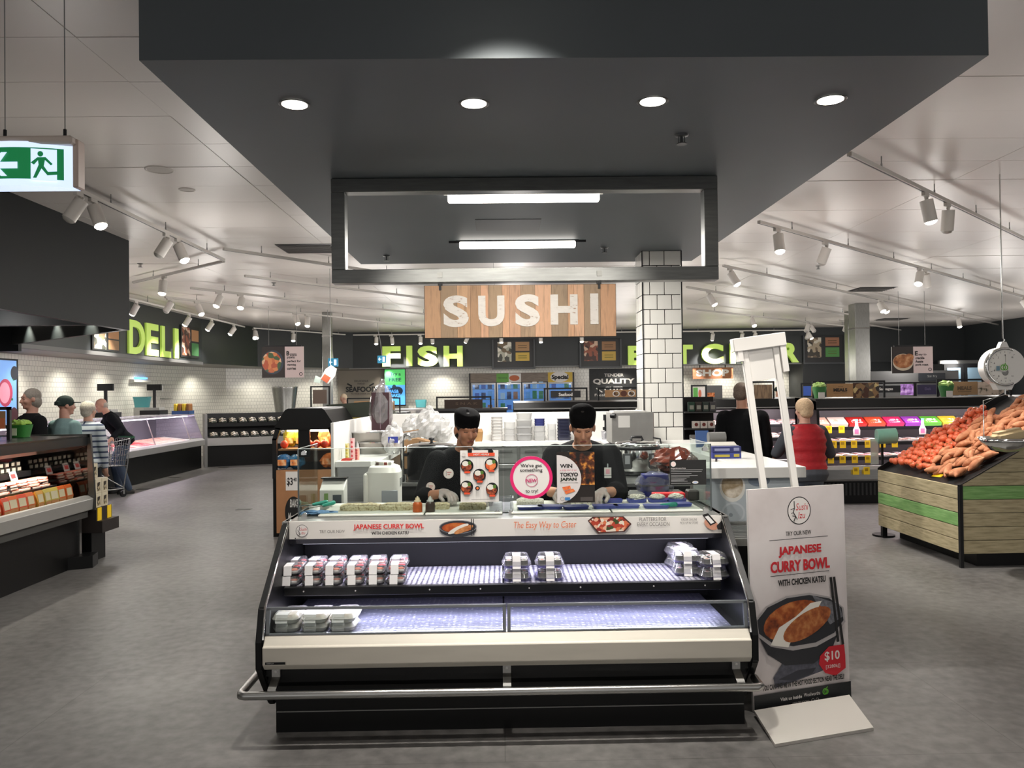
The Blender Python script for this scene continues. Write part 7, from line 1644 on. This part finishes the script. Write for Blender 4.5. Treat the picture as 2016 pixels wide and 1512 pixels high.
def wpanel(name, label, cat, px, Y, mat, fn, th=.03, top=None):
    a = atY(px[0], px[3], Y); b = atY(px[2], px[1], Y); t = thing(name, label, cat, ((a.x+b.x)/2, Y, a.z), world=True); obj('panel', MB().box(a.x, b.x, Y, Y+th, a.z, b.z), mat, t)
    P = Print(frame((a.x, Y, a.z), (1, 0, 0), (0, 0, 1)), px, (b.x-a.x, b.z-a.z)); fn(P); P.done(t); return t, a, b
TAUPE = M('#8d857a', .6); DKT = M('#26282a', .6)
def f_sea(P):
    P.text('SEAFOOD', 681, 761, 741, 772, DKT, bold=.04).text('DELICIOUS', 698, 748, 725, 752, DKT).text('MARKET', 704, 754, 719, 757, DKT).text('TO YOUR DOOR DAILY', 691, 774, 732, 777, DKT); P.line(684, 755, 693, 760, 3, DKT).line(736, 755, 727, 760, 3, DKT); P.rect(666, 727, 757, 729, M('#6d665c', .6))
wpanel('seafood_mural', 'taupe wall panel lettered SEAFOOD at the back left', 'mural', (666, 726, 757, 808), 25.5, TAUPE, f_sea)
SCRG = M('#3fae52', .4, em='#58c86a', es=.7); SCRB = M('#3a8ad8', .4, em='#5aa4ea', es=.75); NAVY = M('#0e2a4a', .5)
def f_bag(P):
    P.rect(758, 727, 797, 758, SCRG).rect(758, 758, 797, 797, SCRB).text('Try a', 768, 733, 789, 741, NAVY, bold=.02).text('FREE', 766, 744, 790, 751, NAVY, bold=.03)
    P.ell(779, 771, 14, 10, NAVY, rot=-.2).ell(776, 763, 4, 6, NAVY).poly([(765, 772), (786, 768), (788, 781), (768, 785)], NAVY).text('BAG&', 767, 767, 785, 774, SCRB, bold=.05).text('BAKE', 769, 775, 788, 782, SCRB, bold=.05).ring(766, 764, 3, 3, 1, NAVY)
t, a, b = wpanel('promo_screen', 'tall lit green and blue screen offering a free bag and bake', 'screen', (757, 726, 798, 800), 25.3, BLACK, f_bag, .06)
def f_cuts(P):
    P.text('TENDER', 1190, 735, 1228, 741, PRINTW, bold=.02, warp=None).text('QUALITY', 1168, 745, 1249, 757, PRINTW, bold=.04).text('CUTS', 1190, 761, 1226, 771, PRINTW, bold=.04).line(1174, 764, 1186, 772, 2, PRINTW).line(1232, 772, 1244, 764, 2, PRINTW).text('Fresh Australian', 1171, 775, 1240, 780, PRINTW)
wpanel('quality_cuts_mural', 'dark wall panel lettered TENDER QUALITY CUTS left of the pillar', 'mural', (1161, 725, 1258, 800), 25.66, M('#2e2f31', .6, var=.1), f_cuts)
def f_shop(P): P.text('SHOP', 1371, 727, 1435, 741, PRINTW, bold=.05)
wpanel('shop_sign', 'small brown timber sign reading SHOP under the butcher letters', 'sign', (1364, 723, 1443, 746), 24.55, ramp_mat('noise', 6, ((.3, '#7a4a30'), (.5, '#96603f'), (.7, '#a8714c')), .6, 0, (1, 1, 10)), f_shop)
p = atY(1403, 723, 24.55); t = [o for o in COL.objects if o.name == 'shop_sign'][0]
for dx in (-.4, .4): obj('hanger', MB().box(p.x+dx-.015, p.x+dx+.015, 24.56, 24.58, p.z-.02, 2.52), BLACK, t)
# hanging picture posters
PRK = ramp_mat('voro', 10, ((0, '#b8502a'), (.2, '#d8844a'), (.4, '#3f5a34'), (.6, '#c86a3a'), (.8, '#e0b890')), .5); ROAST = ramp_mat('noise', 7, ((.3, '#5a3018'), (.5, '#a8683a'), (.68, '#d8a878')), .5)
def poster(px, Y, split, pic, lines, label, bowl):
    def fn(P):
        x0, y0, x1, y1 = px; P.rect(x0, y0, split, y1, M('#2e2624', .6)); P.rect(split, y0, x1, y1, M('#d8c4c2', .6))
        if bowl: P.ell(537, 713, 21.5, 24, M('#2f3a4a', .5)).ell(535, 713, 19, 21, pic)
        else: P.ell(1778, 713, 20, 17, M('#c8b8a0', .5)).ell(1778, 711, 19, 14, pic).ell(1790, 703, 9, 7, ROAST)
        P.text(lines[0], split+3, y0+9, split+9, y0+18, KP, bold=.05)
        P.text(lines[1], split+10, y0+14, split+10+len(lines[1])*2.6, y0+19, KP, bold=.02)
        for k, l in enumerate(lines[2:]): P.text(l, split+4, y0+20+7*k, split+4+len(l)*2.5, y0+25.5+7*k, KP, bold=.03)
        P.ring(x1-6, y1-7, 3.4, 3.4, 1.2, KP)
    t, a, b = wpanel('hanging_poster', label, 'poster', px, Y, OFFW, fn, .012)
    obj('rail', MB().box(a.x+.05, b.x-.05, Y-.005, Y+.017, b.z, b.z+.03), BLACK, t); obj('wire', MB().cyl((a.x+.15, Y, b.z+.03), (a.x+.15, Y, ZC), .004, n=5).cyl((b.x-.15, Y, b.z+.03), (b.x-.15, Y, ZC), .004, n=5), GREY, t)
poster((516, 682, 598, 744), 17.0, 561, PRK, ('B', 'anana', 'prawns', 'perfect for', 'warming', 'curries'), 'hanging poster of a prawn curry bowl reading Banana prawns perfect for warming curries', True)
poster((1756, 682, 1836, 735), 15.5, 1798, ROAST, ('E', 'asy to', 'crackle', 'Aussie', 'pork roast'), 'hanging poster of roast meat reading Easy to crackle Aussie pork roast', False)
# freezers with Special header
Yf = 25.0; a = atY(927, 812, Yf); b = atY(1128, 752, Yf); tt = atY(927, 735, Yf).z
t = thing('glass_door_freezer', 'four door glass freezer with blue light under a Special header', 'freezer', ((a.x+b.x)/2, Yf, 0), world=True)
obj('cabinet', MB().box(a.x-.05, b.x+.05, Yf+.06, Yf+.75, 0, tt), M('#2a2c2e', .5), t); hd_ = obj('header', MB().box(a.x, b.x, Yf, Yf+.06, b.z+.02, tt), ramp_mat('noise', 4, ((.3, '#6a5f56'), (.6, '#85796e')), .6, 0, (1, 1, 12)), t)
P = Print(frame((a.x, Yf, b.z), (1, 0, 0), (0, 0, 1)), (927, 735, 1128, 752), (b.x-a.x, tt-b.z)); P.rect(978, 736, 1002, 751, M('#5a9a34', .5)).rect(1002, 736, 1026, 751, PRINTW).ell(1013, 744, 10, 5, M('#b85a2a', .5)).rect(1079, 735, 1127, 752, M('#c9a83a', .5)).ell(1102, 743, 18, 9, PRINTW).text('Special', 1086, 739, 1119, 749, KP, bold=.05); P.text('FREE RANGE', 981, 742, 999, 745, M('#2a4a1a', .5)); P.done(hd_)
w4 = (b.x-a.x)/4
for k in range(4):
    x0 = a.x+w4*k; d = obj('door', MB().box(x0+.02, x0+.06, Yf, Yf+.06, .1, b.z).box(x0+w4-.06, x0+w4-.02, Yf, Yf+.06, .1, b.z).box(x0+.06, x0+w4-.06, Yf, Yf+.06, b.z-.05, b.z).box(x0+.06, x0+w4-.06, Yf, Yf+.06, .1, .2), M('#8a8c8e', .3, .7), t); obj('pane', MB().box(x0+.06, x0+w4-.06, Yf+.02, Yf+.03, .2, b.z-.05), glass_mat('#cfe4f4', .05, .02, .05), d)
    obj('interior', MB().box(x0+.03, x0+w4-.03, Yf+.058, Yf+.062, .1, b.z-.02), M('#6f9ac8', .5, em='#7fb0e8', es=.55), t)
    for s_ in range(3):
        z = 1.15+.33*s_; obj('shelf', MB().box(x0+.06, x0+w4-.06, Yf+.035, Yf+.058, z-.02, z), PRINTW, t)
rf = random.Random(2); cl = [('#2a5aa8', 'blue'), ('#2f8a4a', 'green'), ('#c86a3a', 'orange'), ('#23305a', 'navy'), ('#7ab0d8', 'pale blue'), ('#d8d8d8', 'white')]; fzn = 0
for k in range(4):
    for s_ in range(3):
        for q in range(3):
            if rf.random() < .15: continue
            c, nm = rf.choice(cl); x0 = a.x+w4*k+.1+(w4-.2)*(q+.5)/3; z = 1.15+.33*s_
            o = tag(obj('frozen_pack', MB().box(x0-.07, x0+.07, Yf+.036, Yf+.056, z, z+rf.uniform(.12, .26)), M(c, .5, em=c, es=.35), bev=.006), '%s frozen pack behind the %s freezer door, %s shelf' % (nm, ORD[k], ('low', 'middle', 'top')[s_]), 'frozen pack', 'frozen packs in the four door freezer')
# service things between kiosk and back wall
a = atY(1012, 815, 12.5); b = atY(1268, 790, 12.5)
t = thing('seafood_fridge', 'low black canopied fridge seen over the kiosk partition', 'fridge', ((a.x+b.x)/2, 12.5, 0), world=True); obj('body', MB().box(a.x, b.x, 12.5, 13.4, 0, 1.2), BLACKM, t); obj('canopy', MB().prism([(12.45, 1.42), (12.5, b.z), (13.4, b.z+.02), (13.4, 1.38)], 'x', a.x, b.x), BLACKM, t); obj('trim', MB().box(a.x, b.x, 12.44, 12.46, 1.41, 1.43), GREY, t); obj('back', MB().box(a.x, b.x, 13.3, 13.4, 1.2, 1.4), M('#6a6668', .5), t)
for k, (px, c, nm) in enumerate(((1020, '#b87a6a', 'pink'), (1096, '#c8ccd8', 'pale blue'), (1110, '#d8d8e0', 'white'), (1128, '#5a80c0', 'blue'), (1172, '#e0b0a0', 'pink striped'), (1188, '#e8b8a8', 'salmon'), (1200, '#6a6a6a', 'grey'), (1222, '#d8d4d0', 'cream'), (1250, '#3a5ac0', 'bright blue'))):
    p = atY(px, 808, 12.55); tag(obj('fish_pack', MB().box(p.x-.06, p.x+.06, 12.53, 12.65, 1.2, 1.34), M(c, .5), bev=.008), '%s carton in the low black fridge beyond the partition' % nm, 'carton', 'cartons in the low black fridge')
sframe('black frame with white lettered Seafood board over the low black fridge', 1072, 1155, 767, 13.0, b.z+.01, [sheet((1084, 769, 1143, 783), SAUS, lambda P: P.text('Seafood', 1100, 773, 1127, 780, PRINTW, bold=.03))])
sframe('black frame with brown board of three food bowls beside the pillar', 1178, 1262, 766, 13.2, b.z+.01, [sheet((1191, 767, 1252, 782), KRAFT, lambda P: P.ell(1213, 775, 7, 6, PRINTW).ell(1213, 775, 5, 4.4, FOODP).ell(1228, 775, 6.5, 6, M('#5a3020', .5)).ell(1243, 775, 7, 6, PRINTW).ell(1243, 775, 5, 4.4, FOODP))])
t = thing('fish_counter', 'white topped fish service counter below the FISH letters', 'counter', (-2.0, 18.0, 0), world=True); x0, x1 = atY(690, 810, 18).x, atY(925, 810, 18).x
obj('body', MB().box(x0, x1, 18, 19, 0, 1.05), BLACKM, t); obj('glass_case', MB().box(x0, x1, 18, 18.9, 1.05, 1.3), glass_mat('#f0eef0', .1, .05, .2), t); obj('top', MB().box(x0, x1, 17.98, 18.92, 1.3, 1.33), M('#d8d4d4', .3), t); obj('ice', MB().box(x0+.05, x1-.05, 18.05, 18.85, 1.05, 1.12), M('#dfe4ea', .5, bump=.5, bscale=30), t)
sframe('black frame with kraft boards over the fish counter, in front of the lit screen', 684, 787, 786, 16.5, 1.3, [sheet((697, 789, 777, 808), KRAFT, lambda P: P.text('Fresh', 701, 793, 711, 797, M('#6a4a2a', .6)))])
sframe('black frame with dark brown lettered board right of the lit screen', 860, 966, 784, 14.5, 1.4, [sheet((875, 786, 950, 806), M('#3a2a20', .6), lambda P: P.text('S N A K', 897, 792, 940, 797, M('#6a5848', .6)))])
for k, (px0, px1, py, Y, lab) in enumerate(((612, 648, 763, 15, 'tall black sign frame with brown board beside the steel column'),)):
    sframe(lab, px0, px1, py, Y, 1.2, [sheet((616, 767, 643, 795), M('#6a5a50', .6))])
# hanging bag and cone by the steel column
p = atY(646, 740, 12); t = thing('hanging_promo', 'hanging white and red paper promo shape on a wire near the steel column', 'promo sign', (p.x, 12, p.z-.2), world=True); T = Matrix.Translation(p) @ rotm('Y', .6)
obj('shape', MB().prism([(-.07, -.1), (.07, -.1), (.09, .06), (.05, .16), (-.05, .16), (-.09, .06)], 'y', -.01, .01, T=T), OFFW, t); obj('label', MB().box(-.06, .05, -.014, -.01, -.1, .0, T=T), M('#b85a3a', .6), t); obj('tail', MB().prism([(-.16, -.1), (-.06, -.08), (-.04, -.16), (-.13, -.2)], 'y', -.004, .004, T=T), M('#b9c8be', .5), t); obj('wire', MB().cyl(p+Vector((.04, 0, .1)), (p.x+.04, 12, ZC), .004, n=5), GREY, t)
t = thing('wall_funnel', 'tall steel bin standing against the corner tiles', 'steel bin', (atY(561, 790, 23.0).x, 23.0, 0)); obj('body', MB().lathe([(.3, 0), (.3, 1.0), (.26, 1.1), (.36, 1.85), (.36, 1.9)], n=20), STEELB, t); obj('rim', MB().lathe([(.37, 1.9), (.38, 1.93), (.34, 1.93)], n=20), CHROME, t)
for px, Y, lab in ((280, 18.8, 'teal plastic caddy by the deli wall shelf'), (829, 25.3, 'teal plastic caddy on the fish bench below the tiles')):
    p = atY(px, 802, Y); t = thing('teal_caddy', lab, 'caddy', (p.x, Y, p.z)); mb = MB(); frus(mb, .3, .2, .36, .24, 0, .22); obj('tub', mb, M('#5aaab0', .4), t); obj('stand', MB().box(-.16, .16, -.1, .1, -p.z, 0), STEEL, t); obj('lid', MB().box(-.17, .17, -.11, .11, .22, .25), M('#4a9aa0', .4), t)
# pass-through shelf opening in the deli wall
t = thing('wall_shelf_unit', 'steel framed wall opening with wire shelves in the deli tiles', 'shelf unit', (-8.9, 17.6, 1.2), world=True); y0, y1 = 8.9*1550/(989-316), 8.9*1550/(989-366)
obj('upright', MB().box(-8.98, -8.86, y0-.08, y0, 1.2, 2.5), STEELB, t); obj('upright', MB().box(-8.98, -8.86, y1-.25, y1, 1.2, 2.5), STEELB, t); obj('back', MB().box(-8.99, -8.97, y0, y1, 1.2, 2.5), M('#b9b8b2', .5), t)
for z in (1.25, 1.65, 2.0): obj('shelf', MB().box(-8.97, -8.7, y0, y1, z-.02, z), STEEL, t)
for k in range(9): obj('hook', MB().cyl((-8.8, y0+.1+k*.13, 2.0), (-8.8, y0+.1+k*.13, 1.82), .012, n=6), STEEL, t)
t = thing('insect_light', 'white wall lamp with blue glow high on the deli tiles', 'wall lamp', (-8.9, 8.9*1550/(989-279), 1.68+(781-750)/1550*19.4)); obj('housing', MB().prism([(-.1, -.1), (.12, -.02), (.12, .03), (-.1, .06)], 'y', -.45, .45), M('#d8d6d0', .4), t); obj('tube', MB().box(-.02, .06, -.2, .4, .06, .1), EM('#6ab0ff', 2.2), t)
# digital screen far left
y0, y1 = 8.7*1550/(989+20), 8.7*1550/(989-46); T = frame((-8.7, y0, 1.3), (0, 1, 0), (0, 0, 1))
t = thing('digital_screen', 'tall lit blue digital advertising screen at the far left wall', 'screen', (-8.75, (y0+y1)/2, 1.25), world=True); z1 = 1.68+(784-705)/1550*13.9; obj('casing', MB().box(-8.8, -8.7, y0, y1+.02, .2, z1), BLACK, t)
BLS = M('#5a86c8', .4, em='#7aa6e0', es=.8); P = Print(frame((-8.7, y0, 1.2), (0, 1, 0), (0, 0, 1)), (0, 0, 100, 200), (y1-y0, z1-1.22))
P.rect(2, 2, 96, 198, BLS).ell(90, 40, 12, 22, M('#1a1c2a', .5)).ell(62, 100, 22, 42, M('#a02a4a', .4, em='#b83a5a', es=.4)).ell(60, 100, 16, 32, M('#d88aa0', .4, em='#d88aa0', es=.4)).ell(88, 170, 12, 26, M('#4a1a28', .5)).ell(82, 120, 3, 4, M('#2a6a3a', .5)).ell(86, 60, 2, 3, M('#2a6a3a', .5)).ell(76, 150, 3, 4, M('#2a6a3a', .5)); P.done(t)
# ================================================================ EXIT SIGNS
EY = 3.35; EGRN = M('#0b6a3c', .4, em='#0f8a4c', es=.45); EWH = M('#c8dcff', .4, em='#cfe0ff', es=.95)
a = atY(-75, 372, EY); b = atY(146, 284, EY); t = thing('exit_sign', 'large lit green exit sign with running man hanging at the top left', 'exit sign', ((a.x+b.x)/2, EY, a.z), world=True)
n = 8; def_ = []
W_e = b.x-a.x; Hh = b.z-a.z
cur = [(-W_e/2+W_e*k/n) for k in range(n+1)]
xc = (a.x+b.x)/2
hs = MB()
for k in range(n):
    x0, x1 = xc+cur[k], xc+cur[k+1]; d0 = .05*(1-(2*cur[k]/W_e)**2); d1 = .05*(1-(2*cur[k+1]/W_e)**2)
    hs.add([(x0, EY-d0, a.z), (x1, EY-d1, a.z), (x1, EY-d1, b.z), (x0, EY-d0, b.z), (x0, EY+.05, a.z), (x1, EY+.05, a.z), (x1, EY+.05, b.z), (x0, EY+.05, b.z)], [(0, 1, 2, 3), (7, 6, 5, 4), (0, 4, 5, 1), (3, 2, 6, 7)])
obj('light_body', hs, EWH, t); obj('top_housing', MB().box(a.x-.01, b.x+.012, EY-.045, EY+.05, b.z-.01, b.z+.025), M('#cfc2b8', .4), t, bev=.008); obj('end_cap', MB().box(b.x-.004, b.x+.02, EY-.01, EY+.05, a.z-.0, b.z+.02), M('#cdb9ae', .4), t, bev=.005)
T = frame((a.x, EY-.054, a.z), (1, 0, 0), (0, 0, 1)); 
gf = MB(); bend = lambda x: EY-.05*(1-(2*(x-xc)/W_e)**2)-.002
gx = [a.x+.03+(W_e-.065)*k/12 for k in range(13)]
for k in range(12): gf.quad((gx[k], bend(gx[k]), a.z+.028), (gx[k+1], bend(gx[k+1]), a.z+.028), (gx[k+1], bend(gx[k+1]), b.z-.026), (gx[k], bend(gx[k]), b.z-.026))
obj('green_face', gf, EGRN, t)
P = Print(frame((a.x, EY-.056, a.z), (1, 0, 0), (0, 0, 1)), (-75, 284, 146, 372), (W_e, Hh)); P.rect(74, 299, 119, 362, EWH)
G2 = EGRN; P.ell(91, 309, 5, 5.5, G2).poly([(86, 316), (100, 315), (112, 328), (109, 331), (99, 321), (97, 333), (104, 344), (120, 342), (126, 348), (103, 351), (93, 338), (84, 357), (78, 357), (88, 331), (87, 322), (80, 331), (74, 327)], G2)
P.poly([(-4, 333), (18, 307), (30, 307), (16, 326), (50, 326), (50, 339), (16, 339), (30, 354), (18, 354)], EWH)
for v in P.mb.v: v.y += bend(v.x)+.002-(EY-.052)
P.done(t)
for px in (10, 128):
    p = atY(px, 262, EY+.02); obj('wire', MB().cyl((p.x, EY+.02, b.z+.04), (p.x, EY+.02, ZC), .0025, n=5).cyl((p.x, EY+.02, b.z+.04), (p.x, EY+.02, b.z+.07), .007, n=8, mat=BLACK), GREY, t)
for px, py, Y, lab in ((752, 708, 20.0, 'small lit exit sign with arrow before the F of the fish letters'), (656, 714, 17.8, 'small green exit sign beside the steel column')):
    p = atY(px, py, Y); t = thing('exit_sign', lab, 'exit sign', (p.x, Y, p.z-.09)); obj('body', MB().box(-.11, .11, -.03, .03, 0, .19), M('#1f6a8a', .4, em='#3a9ac0', es=.5), t, bev=.006); P = Print(frame((-.11, -.03, 0), (1, 0, 0), (0, 0, 1)), (0, 0, 22, 19), (.22, .19)); P.line(3, 9, 10, 9, 2, EWH).line(3, 9, 6, 5, 1.6, EWH).line(3, 9, 6, 13, 1.6, EWH).rect(13, 3, 19, 16, EWH); P.done(t); obj('wire', MB().tube([(0, 0, .19), (-.03, 0, .5), (-.1, 0, .9), (-.12, 0, ZC-p.z+.09)], .008, 5), M('#9a9a98', .5), t)

island('low black island carrying the kraft boards before the fish counter', -3.1, -2.0, 16.4, 17.2, 1.3)
island('low black island carrying the dark brown board beyond the partition', -1.3, .1, 14.4, 15.2, 1.4)
island('low black island by the steel column carrying the tall sign frame', -3.75, -3.1, 14.9, 15.6, 1.2)
